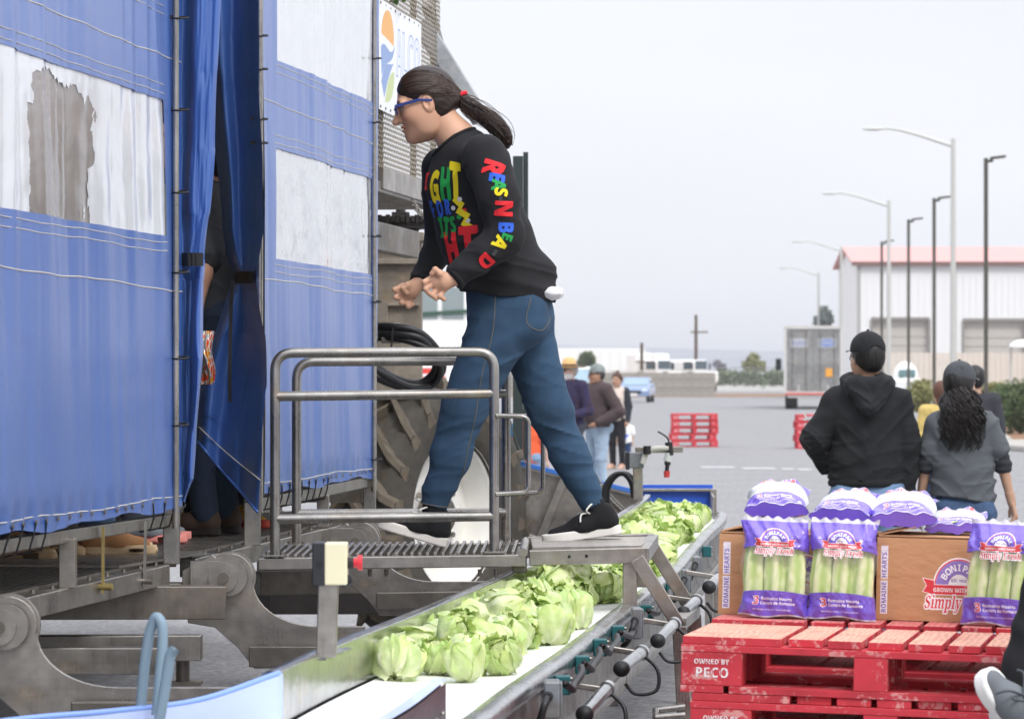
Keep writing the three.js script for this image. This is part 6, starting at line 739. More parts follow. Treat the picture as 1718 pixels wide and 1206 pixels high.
  const nAx = P(735, 195, 12.94).sub(P(790, 268, 12.94)).normalize(), e2 = V(0, 0, 1), e1 = e2.clone().cross(nAx).normalize(), collar = []; for (let i = 0; i <= 48; i++) { const th = i / 48 * 6.2832, side = e1.clone().multiplyScalar(Math.cos(th)).addScaledVector(e2, Math.sin(th)); let hit = null; for (let a2 = .5; a2 < 2.9; a2 += .02) { const p = neckO.clone().addScaledVector(nAx, Math.cos(a2) * .091).addScaledVector(side, Math.sin(a2) * .091); if (shirtF0(p.x, p.y, p.z) < .001) { hit = p; break; } } if (hit) collar.push(hit); } if (collar.length > 30) add('collar', sweep(collar, .0075, 6), clothMat('#141417'), shirt);
  const cuff = (w, dn, r) => new THREE.TorusGeometry(r, .010, 8, 24).applyMatrix4(new THREE.Matrix4().lookAt(V(0, 0, 0), dn, V(0, 0, 1)).setPosition(w.clone().addScaledVector(dn, .0))); for (const [w, dn, r] of [[wN, wdN, .034], [wF, wdF, .032]]) add('cuff', cuff(w, dn, r), clothMat('#141417'), shirt);
  // jeans
  const kN = P(779, 682, 12.83), aN = P(727, 850, 12.83), kF = P(923, 690, 13.02), aF = P(995, 850, 13.02), hN = P(838, 548, 12.86), hF = P(878, 548, 13.02);
  const jp = [cone(P(848, 478, 12.93), P(853, 520, 12.93), .140, .142), cone(hN, kN, .110, .072), cone(kN, P(757, 762, 12.83), .072, .063), cone(P(757, 762, 12.83), aN, .063, .047), cone(hF, kF, .102, .072), cone(kF, P(957, 765, 13.02), .072, .060), cone(P(957, 765, 13.02), aF, .060, .042), cone(P(876, 518, 12.86), P(878, 538, 12.86), .09, .09), cone(P(884, 522, 13.0), P(884, 540, 13.0), .088, .088)], jf0 = field(jp.filter((_, i) => ![4, 5, 6].includes(i)), .035), jf1 = field(jp.filter((_, i) => [0, 4, 5, 6, 8].includes(i)), .035), cN = kN.clone().sub(aN).normalize(), cF = kF.clone().sub(aF).normalize();
  const crease = (x, y, z) => { const q = V(x, y, z), w = (c, s) => Math.exp(-((q.distanceTo(c) / s) ** 2)); const k = w(kN, .17) + w(kF, .18), g = w(P(850, 575, 12.8), .2), an = w(P(738, 815, 12.83), .13) + w(P(982, 810, 13.02), .13); return .012 * k * ridge(x * 4 + z * 4, (y - (x < -.05 ? .45 : -.3) * x) * 17) + .014 * g * ridge(x * 4 + z * 4 + 3, (y - x * .45) * 18) + .012 * an * ridge(x * 5 + z * 5, y * 28) + .003 * ridge(x * 9 + 7, y * 16 + z * 9) + .006 * (fbm(x * 8 + z * 5, y * 10, 0, 3) - .5); };
  const jf = (x, y, z) => { const d = smin(jf0(x, y, z), jf1(x, y, z), .014) - crease(x, y, z), cut = (w, dn) => Math.hypot(x - w.x, y - w.y, z - w.z) < .14 ? -((x - w.x) * dn.x + (y - w.y) * dn.y + (z - w.z) * dn.z) : -1; return Math.max(d, cut(aN, cN), cut(aF, cF)); };
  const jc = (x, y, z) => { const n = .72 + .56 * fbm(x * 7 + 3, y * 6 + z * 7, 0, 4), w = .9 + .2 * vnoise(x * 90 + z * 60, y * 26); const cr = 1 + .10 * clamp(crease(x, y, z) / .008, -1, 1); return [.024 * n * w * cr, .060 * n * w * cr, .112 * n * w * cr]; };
  const jeans = add('jeans', surfaceNets(jf, ...boundsOf(jp, .02), .0085, jc), vc({ roughness: .9 }));
  const onto = (f, p, n, off = .002) => { const q = p.clone().addScaledVector(n, .30); for (let i = 0; i < 60; i++) { const d = f(q.x, q.y, q.z) - off; if (d < .0004) break; q.addScaledVector(n, -Math.min(d * .7, .03)); } return q; }, toCam = V(.04, .02, 1).normalize();
  const stitch = (pts, D0, n = toCam) => sweep(new THREE.CatmullRomCurve3(pts.map(([x, y]) => P(x, y, D0))).getPoints(60).map(p => onto(jf, p, n, .0006)), .0017, 4);
  for (const s of [[[829, 500], [824, 560], [806, 630], [797, 690], [780, 770], [764, 856]], [[862, 650], [885, 715], [912, 780], [932, 838]], [[888, 500], [882, 545], [906, 556], [925, 532]]]) add('seam', stitch(s, 12.9), S('#6f6b60', { roughness: .9 }), jeans); add('seam', sweep(new THREE.CatmullRomCurve3([[702, 843], [728, 848], [756, 852]].map(([x, y]) => P(x, y, 12.83))).getPoints(20).map(p => onto(jf, p, toCam, .0006)), .0016, 4), S('#6f6b60'), jeans);
  // socks and shoes
  const blk = clothMat('#131316'), sole = S('#e9e4dc', { roughness: .7, map: rep(T.wood, 1.2) }), lace = S('#e2dfd6', { roughness: .9 }); sole.map = null;
  add('sock', rod(aN.clone().add(V(.004, .03, 0)), P(727, 885, 12.83), .043, .042, 16), blk); add('sock', rod(aF.clone().add(V(0, .02, 0)), P(1004, 872, 13.02), .040, .040, 16), blk);
  addShoe(t, P(745, 918, 12.83), P(634, 885, 12.85), blk, sole, { laces: lace, cell: .006, high: .01 }); addShoe(t, P(1040, 896, 13.02), P(912, 914, 12.99), blk, sole, { laces: lace, cell: .006 });
  // hair: combed back to a tie, ponytail down the back, loose strands
  const hairM = S('#2a1e19', { roughness: .42 }), hairF = (x, y, z) => { const d = cran(x, y, z) - .0065 - .0003 * Math.sin(Math.atan2(x, y + .1) * 60 + z * 30) - .002 * (vnoise(x * 60, y * 60 + z * 9) - .5), bump = ell(x, y, z, 0, .0, -.10, .030, .034, .034); let k = .717 * z - .697 * y - .012 - .010 * Math.sin(Math.abs(x) * 40); k = Math.max(k, -.055 - y - .55 * (z + .06)); const e = ell(Math.abs(x), y, z, .082, -.006, .0, .030, .042, .031); return smin(Math.max(smax(d, k, .008), -e), bump, .03); };
    const tie = V(0, .004, -.126).applyMatrix4(HB), tail = new THREE.CatmullRomCurve3([tie, P(782, 174, 12.93), P(806, 190, 12.91), P(832, 210, 12.89), P(848, 232, 12.88), P(851, 246, 12.88)]), q = rngOf(44);
  const tl = tail.getPoints(10), tlp = tl.slice(0, -1).map((p, i) => cone(p, tl[i + 1], .008 + .016 * Math.sin(Math.PI * Math.min(1, i / 10 * .85 + .1)), .008 + .016 * Math.sin(Math.PI * Math.min(1, (i + 1) / 10 * .85 + .1)) * (i > 7 ? .5 : 1))), tlf = field(tlp, .02);
  const hair = add('hair', [HM(surfaceNets(hairF, V(-.11, -.12, -.16), V(.11, .16, .13), .004)), surfaceNets((x, y, z) => tlf(x, y, z) - .003 * Math.sin((x - y) * 150 + z * 200 + 5 * vnoise(x * 30, y * 30)), ...boundsOf(tlp, .02), .006)], hairM);
  const strands = []; for (let i = 0; i < 420; i++) { const r0 = q() * 6.283, rr = Math.sqrt(q()), n = 16, w = q() * 6, fl = q() < .08 ? 1.5 : 1; strands.push(sweep(Array.from({ length: n + 1 }, (_, k) => { const u = k / n * (.82 + .24 * q() * 0 + .2 * rr * (i % 3) / 2), p = tail.getPoint(Math.min(1, u)), f = tail.getTangent(Math.min(1, u)), s1 = V(0, 0, 1), s2 = f.clone().cross(s1).normalize(), R = (.010 + .020 * Math.sin(Math.PI * Math.min(1, u * .85 + .06))) * rr * fl; return p.addScaledVector(s1, Math.cos(r0) * R + .004 * Math.sin(u * 9 + w)).addScaledVector(s2, Math.sin(r0) * R + .005 * Math.sin(u * 13 + w)); }), k => lerp(.0017, .0007, k), 4)); }
  for (let i = 0; i < 260; i++) { // combed strands over the crown
    const sd = i % 2 ? 1 : -1, f = q(), st = V(sd * (.005 + .078 * Math.sqrt(f)), lerp(.125, .01, f) + .012 * q(), lerp(.08, .03, f)), en = V(sd * .02 * q(), .004 + .02 * (q() - .5), -.118), pts = []; for (let k = 0; k <= 12; k++) { const u = k / 12, p = st.clone().lerp(en, u); p.y += .05 * Math.sin(u * 3.14) * (1 - f); p.x += sd * .045 * Math.sin(u * 3.14); for (let it = 0; it < 7; it++) { const d = hairF(p.x, p.y, p.z) - .0006, e = .002, g = V(hairF(p.x + e, p.y, p.z) - hairF(p.x - e, p.y, p.z), hairF(p.x, p.y + e, p.z) - hairF(p.x, p.y - e, p.z), hairF(p.x, p.y, p.z + e) - hairF(p.x, p.y, p.z - e)).normalize(); p.addScaledVector(g, -d * .8); } pts.push(p.applyMatrix4(HB)); } strands.push(sweep(pts, .0010, 3)); }
  mesh('hair_strand', strands, S('#3b2a22', { roughness: .38 }), hair).userData.kind = 'stuff';
  add('hair_tie', new THREE.TorusGeometry(.020, .0085, 8, 20).applyMatrix4(new THREE.Matrix4().lookAt(V(0, 0, 0), tail.getTangent(.02), V(0, 0, 1)).setPosition(tail.getPoint(.015))), S('#d61f2c', { roughness: .8 }), hair);
  // glasses
  const gl = S('#2b3f86', { roughness: .35 }), fr = new THREE.Shape([[-.026, .014], [.022, .016], [.026, .004], [.018, -.018], [-.012, -.020], [-.024, -.008]].map(p => new THREE.Vector2(...p))), hole = new THREE.Path([[-.022, .010], [.018, .012], [.021, .002], [.014, -.014], [-.010, -.016], [-.020, -.006]].map(p => new THREE.Vector2(...p))); fr.holes.push(hole);
  const G = add('glasses', [-1, 1].flatMap(e => [HM(new THREE.ExtrudeGeometry(fr, { depth: .004, bevelEnabled: false }).scale(e, 1, 1).translate(e * .033, .004, .100)), HM(beam(V(e * .062, .014, .100), V(e * .083, .016, .02), .004, .010, .001)), HM(beam(V(e * .083, .016, .02), V(e * .084, .004, -.024), .004, .008, .001))]).concat(HM(rod(V(-.01, .008, .106), V(.01, .008, .106), .003))), gl); mesh('lens', [-1, 1].map(e => HM(new THREE.ShapeGeometry(new THREE.Shape(hole.getPoints())).scale(e, 1, 1).translate(e * .033, .004, .102))), PM('#2a3038', { roughness: .08, transmission: .55, side: THREE.DoubleSide }), G, { keepUV: true });
  // paper sticking out of the back pocket
  const tp = new THREE.IcosahedronGeometry(.034, 3), tv = tp.attributes.position; for (let i = 0; i < tv.count; i++) { const k = .6 + .8 * noise3(tv.getX(i) * 60, tv.getY(i) * 60, tv.getZ(i) * 60); tv.setXYZ(i, tv.getX(i) * k * 1.15, tv.getY(i) * k * .75, tv.getZ(i) * k); } tp.computeVertexNormals(); single('paper_tissue', tp.translate(...P(930, 492, 12.84).toArray()), S('#f4f4f6', { roughness: .95 }), 'crumpled white tissue sticking out of the jeans back pocket', 'tissue');
  // printed letters, laid onto the cloth
  const ink = { r: S('#e5242e', { roughness: .75 }), y: S('#f2dc1c', { roughness: .75 }), g: S('#159a48', { roughness: .75 }), b: S('#2a5fd0', { roughness: .75 }), k: S('#3a3a40', { roughness: .75 }), w: S('#d8d8da', { roughness: .75 }) };
  const grad = (f, p, e = .022) => V(f(p.x + e, p.y, p.z) - f(p.x - e, p.y, p.z), f(p.x, p.y + e, p.z) - f(p.x, p.y - e, p.z), f(p.x, p.y, p.z + e) - f(p.x, p.y, p.z - e)).normalize();
  const torsoF = (x, y, z) => tors(x, y, z) - folds(x, y, z);
  const lay = (shapes, cx, cy, rot, sx, name, c, fat = 0) => { const F_ = cx < 800 ? torsoF : shirtF; const tess = new TessellateModifier(.008, 5); let g = new THREE.ShapeGeometry(shapes, 6); g.computeBoundingBox(); const b = g.boundingBox; g.translate(-(b.min.x + b.max.x) / 2, -(b.min.y + b.max.y) / 2, 0); g = tess.modify(g.toNonIndexed()); if (fat) g = mergeGeometries([[0, 0], [1, 0], [-1, 0], [0, 1], [0, -1], [.7, .7], [-.7, -.7], [.7, -.7], [-.7, .7]].map(([a, b], i) => { const k = g.clone(), q3 = k.attributes.position; for (let m = 0; m < q3.count; m++) q3.setZ(m, .00016 * i); return k.translate(a * fat, b * fat, 0); })); const o = onto(F_, P(cx, cy, 12.75), V(0, EYE, 0).sub(P(cx, cy, 12.75)).normalize()), n = grad(F_, o), u = V(0, 1, 0).cross(n).normalize(), v = n.clone().cross(u), ps = g.attributes.position, cs = Math.cos(rot), sn = Math.sin(rot); for (let i = 0; i < ps.count; i++) { const x = ps.getX(i) * sx, y = ps.getY(i), p = o.clone().addScaledVector(u, x * cs - y * sn).addScaledVector(v, x * sn + y * cs), q2 = p.clone().addScaledVector(n, .05); for (let k = 0; k < 40; k++) { const d = F_(q2.x, q2.y, q2.z) - .0022 - ps.getZ(i); if (d < .0004) break; q2.addScaledVector(n, -Math.min(d * .7, .02)); } ps.setXYZ(i, q2.x, q2.y, q2.z); } g.computeVertexNormals(); add(name, g, c, shirt); };
  const ch = (s, cx, cy, hpx, c, rot = 0, sx = 1) => lay(font.generateShapes(s, hpx / 465 * 1.3), cx, cy, rot, sx, 'printed_letter', ink[c], hpx / 465 * .055);
  ch('I', 715, 304, 22, 'r', .05, 1.1); ch('G', 728, 314, 40, 'y', -.06, .50); ch('H', 746, 308, 40, 'g', -.03, .44); ch('T', 764, 302, 42, 'y', -.02, .55); ch('F', 726, 351, 21, 'b', 0, .62); ch('O', 738, 350, 21, 'b', 0, .56); ch('R', 751, 347, 19, 'b', .05, .58); ch('I', 741, 381, 25, 'g', .1, .7); ch('T', 749, 381, 25, 'g', -.1, .55); ch('S', 760, 377, 20, 'g', .1, .6); ch('H', 758, 417, 42, 'r', .08, .62); ch('T', 784, 409, 42, 'r', .06, .85);
  const zz = [[763, 332], [778, 346], [768, 352], [787, 364], [776, 372], [794, 384]], zl = []; for (let i = 0; i < 5; i++) { const [x0, y0] = zz[i], [x1, y1] = zz[i + 1], w = 4.5; const s = new THREE.Shape([[x0 - w * .6, -y0 - w], [x0 + w * .6, -y0 + w], [x1 + w * .6, -y1 + w], [x1 - w * .6, -y1 - w]].map(p => new THREE.Vector2((p[0] - 778) / 465 / .78, (p[1] + 358) / 465))); zl.push(s); } lay(zl, 778, 358, 0, .85, 'printed_squiggle', ink.y);
  for (const [x, y, c] of [[771, 334, 'w'], [760, 349, 'w'], [779, 353, 'r'], [770, 364, 'g'], [789, 381, 'y'], [785, 370, 'w']]) { const s = new THREE.Shape(); s.absarc(0, 0, .0085, 0, 6.283); lay([s], x, y, 0, 1.1, 'printed_dot', ink[c]); }
  for (const [s, x, y, hpx, c, r] of [['R', 827, 281, 25, 'r', -1.85], ['E', 834, 298, 19, 'b', -1.75], ['A', 837, 310, 17, 'g', -1.7], ['S', 841, 322, 16, 'y', -1.7], ['-', 840, 334, 16, 'k', -1.6], ['N', 846, 350, 22, 'r', -1.6], ['B', 849, 382, 18, 'b', -1.6], ['E', 851, 398, 13, 'g', -1.9], ['A', 839, 408, 17, 'y', -2.2], ['-', 830, 424, 20, 'k', -2.2], ['D', 816, 439, 20, 'r', -2.3]]) ch(s, x, y, hpx, c, r, .95);
}
// ---------------------------------------------------------------- everyone else
const tan1 = lin(.46, .27, .18), tan2 = lin(.40, .22, .14), pale = lin(.60, .40, .31), jm = vc({}), hairB = S('#120e0d', { roughness: .5 }), hairBr = S('#4a2f22', { roughness: .6 });
const J_ = (cx, D, yaw) => (x, y, dz = 0) => { const p = P(x, y, D), b = P(cx, HOR, D).setY(0); const dx = p.x - b.x, c = Math.cos(yaw), s = Math.sin(yaw), wz = -dz; return [c * dx - s * wz, p.y, s * dx + c * wz]; };    // photo pixel to a joint in the person's own axes; dz: farther from the camera
const raw = (o, u, W) => Object.fromEntries(Object.entries(o).map(([k, v]) => [k, [v[0] / (/^(sh|el|wr|hip|kn|an)/.test(k) ? W : u), v[1] / u, v[2] / u]]));
{ // two people walking away
  const D = 20, yaw = Math.PI, h = 1.80, u = h / 1.72, W = 1.06 * u, q = J_(1455, D, yaw);
  person('person in black hooded sweatshirt and black cap walking away along the asphalt', P(1455, HOR, D).setY(0), yaw, h, { cell: .014, wide: 1.06, skin: tan1, belly: .03, J: raw({ head: q(1455, 602), neck: q(1455, 641), shR: q(1505, 677), elR: q(1520, 745), wrR: q(1521, 818), shL: q(1404, 677), elL: q(1368, 735, -.02), wrL: q(1392, 776, .14), hipL: q(1424, 830), hipR: q(1488, 830), knL: q(1420, 960, -.05), knR: q(1492, 955, .1), anL: q(1424, 1082, -.25), anR: q(1490, 1080, .2) }, u, W),
    top: { mat: clothMat('#17181b'), q: .026, hem: .945, wr: .016 }, bottom: { mat: jm, colour: jeansColour(denim(.16, .26, .42, 4)) }, hair: { mat: hairB, t: .008, line: .0 }, hat: 'cap', capMat: clothMat('#1b1c1f'), glasses: M.black, headRot: [0, .35, 0],
    extra: [{ name: 'hood', on: 'shirt', mat: clothMat('#1a1b1f'), geo: (j, s) => { const n = j.neck, L = []; for (let i = 0; i < 14; i++) { const a = i / 14 * 6.283; const p = V(n.x + Math.cos(a) * .10, n.y - .015 + .02 * Math.sin(a), n.z + Math.sin(a) * .085 - .01), b = (i + 1) / 14 * 6.283, p2 = V(n.x + Math.cos(b) * .10, n.y - .015 + .02 * Math.sin(b), n.z + Math.sin(b) * .085 - .01); L.push(cone(p, p2, .044, .044)); } L.push(cone(V(n.x - .085, n.y - .02, n.z - .12), V(n.x - .01, n.y - .14, n.z - .175), .05, .04), cone(V(n.x + .085, n.y - .02, n.z - .12), V(n.x + .01, n.y - .14, n.z - .175), .05, .04), cone(V(n.x - .05, n.y - .01, n.z - .13), V(n.x + .05, n.y - .01, n.z - .13), .04, .04)); const f = field(L, .03); return surfaceNets((x, y, z) => f(x, y, z) - .012 * ridge(x * 12 + 5, y * 26 - Math.abs(x) * 20), ...boundsOf(L, .03), .012); } },
      { name: 'hem_band', on: 'shirt', mat: clothMat('#141518'), geo: (j) => new THREE.TorusGeometry(.20, .02, 8, 36).rotateX(Math.PI / 2).scale(1, 1.2, .80).translate(j.pelvis.x, .99, j.pelvis.z) },
      { name: 'sleeve_letter', on: 'shirt', mat: S('#e9e9ea'), geo: (j) => new THREE.ShapeGeometry(font.generateShapes('S', .055), 3).rotateY(Math.PI * .72).translate(j.elL.x + .075, j.elL.y + .10, j.elL.z - .055) }] });
  const h2 = 1.66, u2 = h2 / 1.72, W2 = .95 * u2, g = J_(1616, D, yaw);
  person('person in grey short-sleeved shirt over dark sleeves walking away with a hanging umbrella', P(1616, HOR, D).setY(0), yaw, h2, { cell: .014, wide: .95, skin: tan1, belly: .03, J: raw({ head: g(1612, 648), neck: g(1614, 686), shR: g(1654, 714), elR: g(1682, 776), wrR: g(1698, 842), shL: g(1574, 714), elL: g(1555, 776), wrL: g(1545, 850, .05), hipL: g(1590, 860), hipR: g(1645, 860), knL: g(1588, 975, .12), knR: g(1646, 980, -.02), anL: g(1590, 1085, .25), anR: g(1646, 1080, -.2) }, u2, W2),
    top: { mat: clothMat('#54585c'), q: .020, hem: .93, sleeve: .30, wr: .014 }, bottom: { mat: jm, colour: jeansColour(denim(.045, .085, .17, 9)) }, hat: 'cap', capMat: clothMat('#46494d'), headRot: [0, -.55, 0],
    hair: { mat: hairB, t: .012, line: .0, long: .40, f: (x, y, z) => { let d = 1; for (const [a, b, c, r] of [[-.05, -.09, -.08, .05], [.05, -.10, -.08, .05], [0, -.16, -.11, .06], [.02, -.23, -.12, .05]]) d = smin(d, Math.hypot(x - a, (y - b) * .8, (z - c) * 1.6) - r, .05); return d; } },
    extra: [{ name: 'hair_lock', mat: S('#1a1312', { roughness: .42 }), geo: (j, s) => { const r = rngOf(8), L = []; for (let i = 0; i < 260; i++) { const a = (r() - .5) * 2.2, ph = r() * 6, len = .20 + .16 * r() * (1 - Math.abs(a) * .3), sp = 1 + .25 * r(), w = .008 + .012 * r(); L.push(sweep(Array.from({ length: 15 }, (_, k) => { const t = k / 14, R = .088 + .05 * Math.sin(t * 2.4) + .012 * r(); return V(j.head.x + Math.sin(a * (1 + .25 * t)) * R * sp * .74 + w * Math.sin(t * 15 + ph), j.head.y + .0 - .03 * Math.abs(a) - len * t * 1.05, j.head.z - Math.cos(a) * R * 1.05 - .01 - .06 * t * (1 - t) + w * Math.cos(t * 13 + ph)); }), t => .0042 * (1 - .6 * t), 4)); } return join(L); } }, { name: 'undersleeve', on: 'shirt', mat: clothMat('#2a2c30'), geo: (j, s, w) => { const L = ['L', 'R'].map(k => cone(j['sh' + k].clone().lerp(j['el' + k], .45), j['el' + k].clone().lerp(j['wr' + k], .08), .062 * w, .058 * w)); const f = field(L, .01); return surfaceNets((x, y, z) => Math.max(f(x, y, z) - .003 * Math.sin(y * 150), ...['L', 'R'].map(() => -1)), ...boundsOf(L, .02), .013); } }] });
  const p = P(1549, 880, 19.9), s = thing('folded_umbrella', 'thin folded umbrella held low by the person in grey shirt', 'umbrella', P(1550, 930, 19.9)); mesh('shaft', rod(P(1549, 872, 19.85), P(1552, 925, 19.85), .012, .006), S('#b9b6bd'), s); mesh('handle', rod(P(1551, 846, 19.85), P(1549, 874, 19.85), .016, .014), S('#3b2d55'), s); }
const flat = (c, o = {}) => ({ mat: clothMat(c, o) });
// small groups farther off
{ const st = (px, D) => P(px, HOR, D).setY(0);
  const plaid = (x, y, z) => { const a = Math.sin(x * 85) > .3 ? 1 : .35, b = Math.sin(y * 85) > .3 ? 1 : .35; return [.024 * (a + b) * .5 + .012, .018, .05 * (2 - a) * .5 + .022]; };
  person('person in straw hat, dark glasses and dark plaid shirt standing behind the conveyor', st(957, 46), -.75, 1.78, { cell: .026, wide: 1.05, skin: pale, beard: [.72, .70, .68], headRot: [0, -.25, 0], hat: 'straw', glasses: M.black, shades: true, hair: { mat: S('#b7b2ac'), t: .006 }, top: { mat: vc({}), colour: plaid, hem: .84, q: .016 }, bottom: { mat: clothMat('#3a3f4a') }, J: { wrL: [.18, 1.05, .16], elL: [.25, 1.10, -.05] } });
  person('person in brown jacket and grey cap with a hand on the hip pocket', st(1003, 47), -1.05, 1.72, { cell: .024, wide: 1.16, belly: .07, skin: tan2, headRot: [0, -.2, 0], hat: 'cap', capMat: clothMat('#8b9290'), glasses: M.black, hair: { mat: S('#3b3836'), t: .006 }, top: { mat: clothMat('#4c3f40'), hem: .90, q: .026, wr: .010 }, bottom: { mat: jm, colour: jeansColour(denim(.36, .47, .60, 3)) }, J: { elL: [.30, 1.12, -.12], wrL: [.20, .98, .12], elR: [-.26, 1.14, -.02], wrR: [-.2, .95, .15] } });
  person('person in cream top and dark open jacket standing beside the smallest person', st(1036, 61), -.5, 1.63, { cell: .03, wide: .92, skin: tan1, hair: { mat: hairBr, t: .014, f: (x, y, z) => Math.hypot(x, y - .15, z + .03) - .03 }, top: { mat: clothMat('#d8c9bd'), hem: .86 }, bottom: { mat: clothMat('#1b1b20') }, shoe: [S('#c59a86'), S('#c9b09c')],
    extra: [{ name: 'jacket', mat: clothMat('#2a2e36'), geo: (j, s, w) => { const L = [cone(j.shL, j.elL, .072, .062), cone(j.elL, j.wrL, .062, .05), cone(j.shR, j.elR, .072, .062), cone(j.elR, j.wrR, .062, .05), cone(j.pelvis.clone().add(V(.05, 0, -.06)), j.chest.clone().add(V(.05, .02, -.05)), .15, .15, V(0, 0, 1), 1.4)]; return surfaceNets(field(L), ...boundsOf(L, .03), .03); } }] });
  person('small person in white shirt with blue stripe and denim trousers', st(1049, 62), -.3, .84, { cell: .022, wide: 1.25, headScale: .88, skin: pale, hair: { mat: S('#d9b98c'), t: .012 }, top: { mat: clothMat('#f3f2f0'), hem: .86, sleeve: .35 }, bottom: { mat: clothMat('#2c4468') }, extra: [{ name: 'stripe', mat: clothMat('#2460d8'), geo: (j, s, w) => new THREE.CylinderGeometry(.182 * w, .185 * w, .09, 24, 1, true).scale(1, 1, .85).translate(0, j.waist.y + .0, 0) }] });
  person('small person in orange top and jeans half hidden behind the hand rail', st(894, 41), 2.6, 1.22, { cell: .024, wide: 1.1, headScale: .95, skin: pale, hair: { mat: hairBr, t: .014 }, top: { mat: clothMat('#e8643c'), hem: .84, sleeve: .35 }, bottom: { mat: jm, colour: jeansColour(denim(.22, .33, .48, 5)) } });
  person('small person in teal blue top next to the orange top', st(872, 42), 2.9, 1.18, { cell: .026, wide: 1.1, headScale: .95, skin: tan1, hair: { mat: hairB, t: .014 }, top: { mat: clothMat('#2a5a78'), hem: .84 }, bottom: { mat: jm, colour: jeansColour(denim(.2, .3, .46, 7)) } });
  single('red_bag', new RoundedBoxGeometry(.22, .42, .14, 3, .05).translate(...P(862, 765, 41.2).toArray()), S('#cf2f33', { roughness: .6 }), 'red bag hanging beside the person in teal top', 'bag');
  person('person in pale yellow top ahead of the walking pair', st(1580, 34), Math.PI, 1.53, { cell: .026, skin: tan1, headScale: .95, hair: { mat: S('#5a3a2c'), t: .018, line: .02, long: .3, f: (x, y, z) => ell(x, y, z, 0, -.10, -.075, .06, .12, .035) }, top: { mat: clothMat('#c9b06a'), hem: .86 }, bottom: { mat: clothMat('#2c3b58') } });
  person('person in dark top ahead of the person in grey shirt', st(1637, 33), Math.PI, 1.67, { cell: .03, skin: tan1, hair: { mat: hairB, t: .014, line: .02 }, top: { mat: clothMat('#33343a'), hem: .86 }, bottom: { mat: clothMat('#22262e') } }); }
// workers inside the machine: seen through the doorway and under the curtain
{ const deck = (px, y) => { const p = PH(px, y, DECK); p.y = DECK + .008; return p; }, ww = { cell: .028, hair: { mat: hairB, t: .012 } };
  person('person in dark grey shirt standing in the curtained doorway, arm hanging', deck(354, 901), -1.9, 1.58, { ...ww, cell: .016, wide: 1.1, skin: lin(.55, .30, .20), top: { mat: clothMat('#3c3d41'), hem: .84, sleeve: .36, q: .02 }, bottom: { mat: jm, colour: jeansColour(denim(.018, .034, .07, 2)) }, shoe: [S('#4a3527', { roughness: .7 }), S('#2a211b')], J: { elL: [.36, 1.10, -.13], wrL: [.42, .87, -.12], shL: [.22, 1.40, -.10] }, foot: { L: V(.2, 0, 1), R: V(-.1, 0, 1) } });
  const b = P(347, 600, 13.4), chips = thing('snack_bag', 'crinkled orange and white snack bag held in the doorway', 'bag', b); const ct = tex(128, 128, (u, v) => { const n = fbm(u * 9, v * 9, 9, 4), m = fbm(u * 14 + 5, v * 14, 14, 3); return n > .56 ? [.86, .30, .12] : m > .55 ? [.92, .66, .25] : n < .42 ? [.55, .62, .70] : [.92, .90, .88]; }); mesh('film', grid(10, 14, (u, v) => P(lerp(336, 358, u) + 3 * Math.sin(v * 7), lerp(645, 555, v), 13.4 - .05 * Math.sin(u * 3.14) * Math.sin(v * 3.14)).add(V(0, 0, .006 * Math.sin(u * 20 + v * 13)))), PM('#ffffff', { map: ct, roughness: .25, clearcoat: .6, side: THREE.DoubleSide }), chips, { keepUV: true });
  person('person in tan work boots and jeans standing behind the left curtain', deck(170, 934), 1.75, 1.68, { ...ww, top: flat('#6a5a50'), bottom: { mat: jm, colour: jeansColour(denim(.08, .15, .26, 6)) }, shoe: [S('#a8774a', { roughness: .8 }), S('#cbb089', { roughness: .9 })], foot: { L: V(1, 0, .12).normalize().applyAxisAngle(V(0, 1, 0), -1.5), R: V(0, 0, 1) } });
  person('person in grey and pink running shoes behind the left curtain', deck(236, 914), 1.6, 1.62, { ...ww, cell: .03, top: flat('#7a7f58'), bottom: flat('#3a3f48'), shoe: [S('#7b8087', { roughness: .8 }), S('#e58f86', { roughness: .8 })] });
  person('person in worn tan boots at the far end behind the left curtain', deck(32, 940), 1.3, 1.7, { ...ww, cell: .03, top: flat('#6a5a4a'), bottom: flat('#2b3344'), shoe: [S('#8d6a48'), S('#c4a67e')] });
  person('person in black and orange sandals deeper inside the doorway', deck(364, 890), .7, 1.6, { ...ww, cell: .03, top: flat('#2c2d33'), bottom: flat('#15181f'), shoe: [S('#d9a02c'), S('#c8442c')] }); }
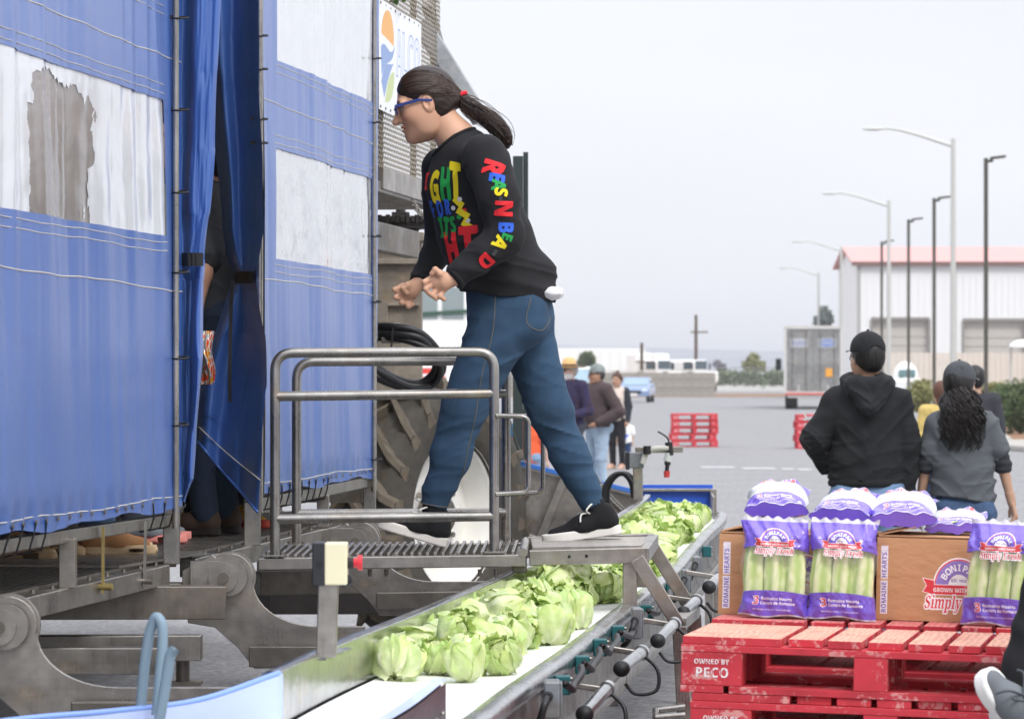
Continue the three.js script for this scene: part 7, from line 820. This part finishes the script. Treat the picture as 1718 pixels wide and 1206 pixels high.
// seated at the end of the pallets, legs crossed: only a foot and shin reach into the picture
{ const t = thing('person', 'person in black trousers and grey running shoes sitting on the pallets end', 'person', P(1850, 1040, 9.2)), add = (n, g, m) => mesh(n, g, m, t, { keepUV: true }), hipA = P(1850, 990, 9.25), hipB = P(1950, 990, 9.2), kA = P(1775, 950, 8.72), aA = P(1700, 1172, 8.66), kB = P(1900, 960, 8.8), aB = P(1910, 1230, 8.75), ch = P(1900, 700, 9.3), nk = P(1900, 590, 9.3), hd = P(1900, 500, 9.27), sA = P(1790, 640, 9.3), sB = P(2010, 640, 9.3), eA = P(1770, 830, 9.2), eB = P(2040, 830, 9.2), wA = P(1800, 930, 8.95), wB = P(1980, 930, 8.95), Zx = V(0, 0, 1);
  const pr = [cone(hipA, kA, .075, .055), cone(kA, P(1694, 1196, 8.66), .05, .036), cone(hipB, kB, .075, .055), cone(kB, aB, .055, .036), cone(P(1900, 960, 9.28), ch, .13, .14, Zx, 1.3), cone(ch, nk, .14, .06, Zx, 1.3), cone(nk, hd, .055, .05), cone(sA, eA, .05, .04), cone(eA, wA, .04, .026), cone(sB, eB, .05, .04), cone(eB, wB, .04, .026)], sk = () => [.58, .38, .29], H = new THREE.Matrix4().setPosition(hd), hands = [...handPrims(wA, V(.2, -.3, 1), V(0, 1, .3), V(1, 0, 0), 1), ...handPrims(wB, V(-.2, -.3, 1), V(0, 1, .3), V(-1, 0, 0), 1)];
  add('body', [surfaceNets(field(pr), ...boundsOf(pr), .016, sk), surfaceNets(field(hands, .008), ...boundsOf(hands, .02), .008, sk), headGeo(.009, lin(.58, .38, .29)).applyMatrix4(H)], skinMat);
  const lp = [cone(hipA, kA, .094, .072), cone(kA, P(1706, 1150, 8.66), .07, .046), cone(hipB, kB, .094, .072), cone(kB, aB, .072, .05), cone(P(1900, 985, 9.26), P(1900, 960, 9.28), .16, .15, Zx, 1.2)], lf = field(lp, .02), cutD = kA.clone().sub(aA).normalize(), cutP = P(1703, 1168, 8.66); add('trousers', surfaceNets((x, y, z) => Math.max(lf(x, y, z) - .003 * Math.sin((x + y) * 60 + 4 * vnoise(x * 20, y * 20)), Math.hypot(x - cutP.x, y - cutP.y, z - cutP.z) < .11 ? -((x - cutP.x) * cutD.x + (y - cutP.y) * cutD.y + (z - cutP.z) * cutD.z) : -1), ...boundsOf(lp, .02), .010), clothMat('#131316'));
  const tp = [cone(P(1900, 960, 9.28), ch, .15, .16, Zx, 1.3), cone(ch, P(1900, 620, 9.3), .16, .1, Zx, 1.3), cone(sA, eA, .065, .055), cone(eA, wA, .055, .04), cone(sB, eB, .065, .055), cone(eB, wB, .055, .04), cone(sA, sB, .07, .07)]; add('shirt', surfaceNets(field(tp), ...boundsOf(tp, .03), .02), clothMat('#3d4a5c'));
  add('hair', surfaceNets((x, y, z) => Math.max(cran(x, y, z) - .012, .717 * z - .697 * y - .009), V(-.12, -.12, -.14), V(.12, .16, .14), .01).applyMatrix4(H), hairBr);
  const grey = clothMat('#6e7378'), ws = S('#eceae6', { roughness: .6 }); addShoe(t, P(1706, 1240, 8.60), P(1640, 1130, 8.58), grey, ws, { cell: .007, laces: S('#4a4e54'), up: V(.62, .34, .70).normalize() }); addShoe(t, P(1905, 1290, 8.8), P(1895, 1310, 8.52), grey, ws, { cell: .01 }); add('sock', rod(P(1700, 1186, 8.65), P(1686, 1208, 8.62), .040, .042, 16), S('#eeeeee', { roughness: .9 })); }
renderer.render(scene, camera);
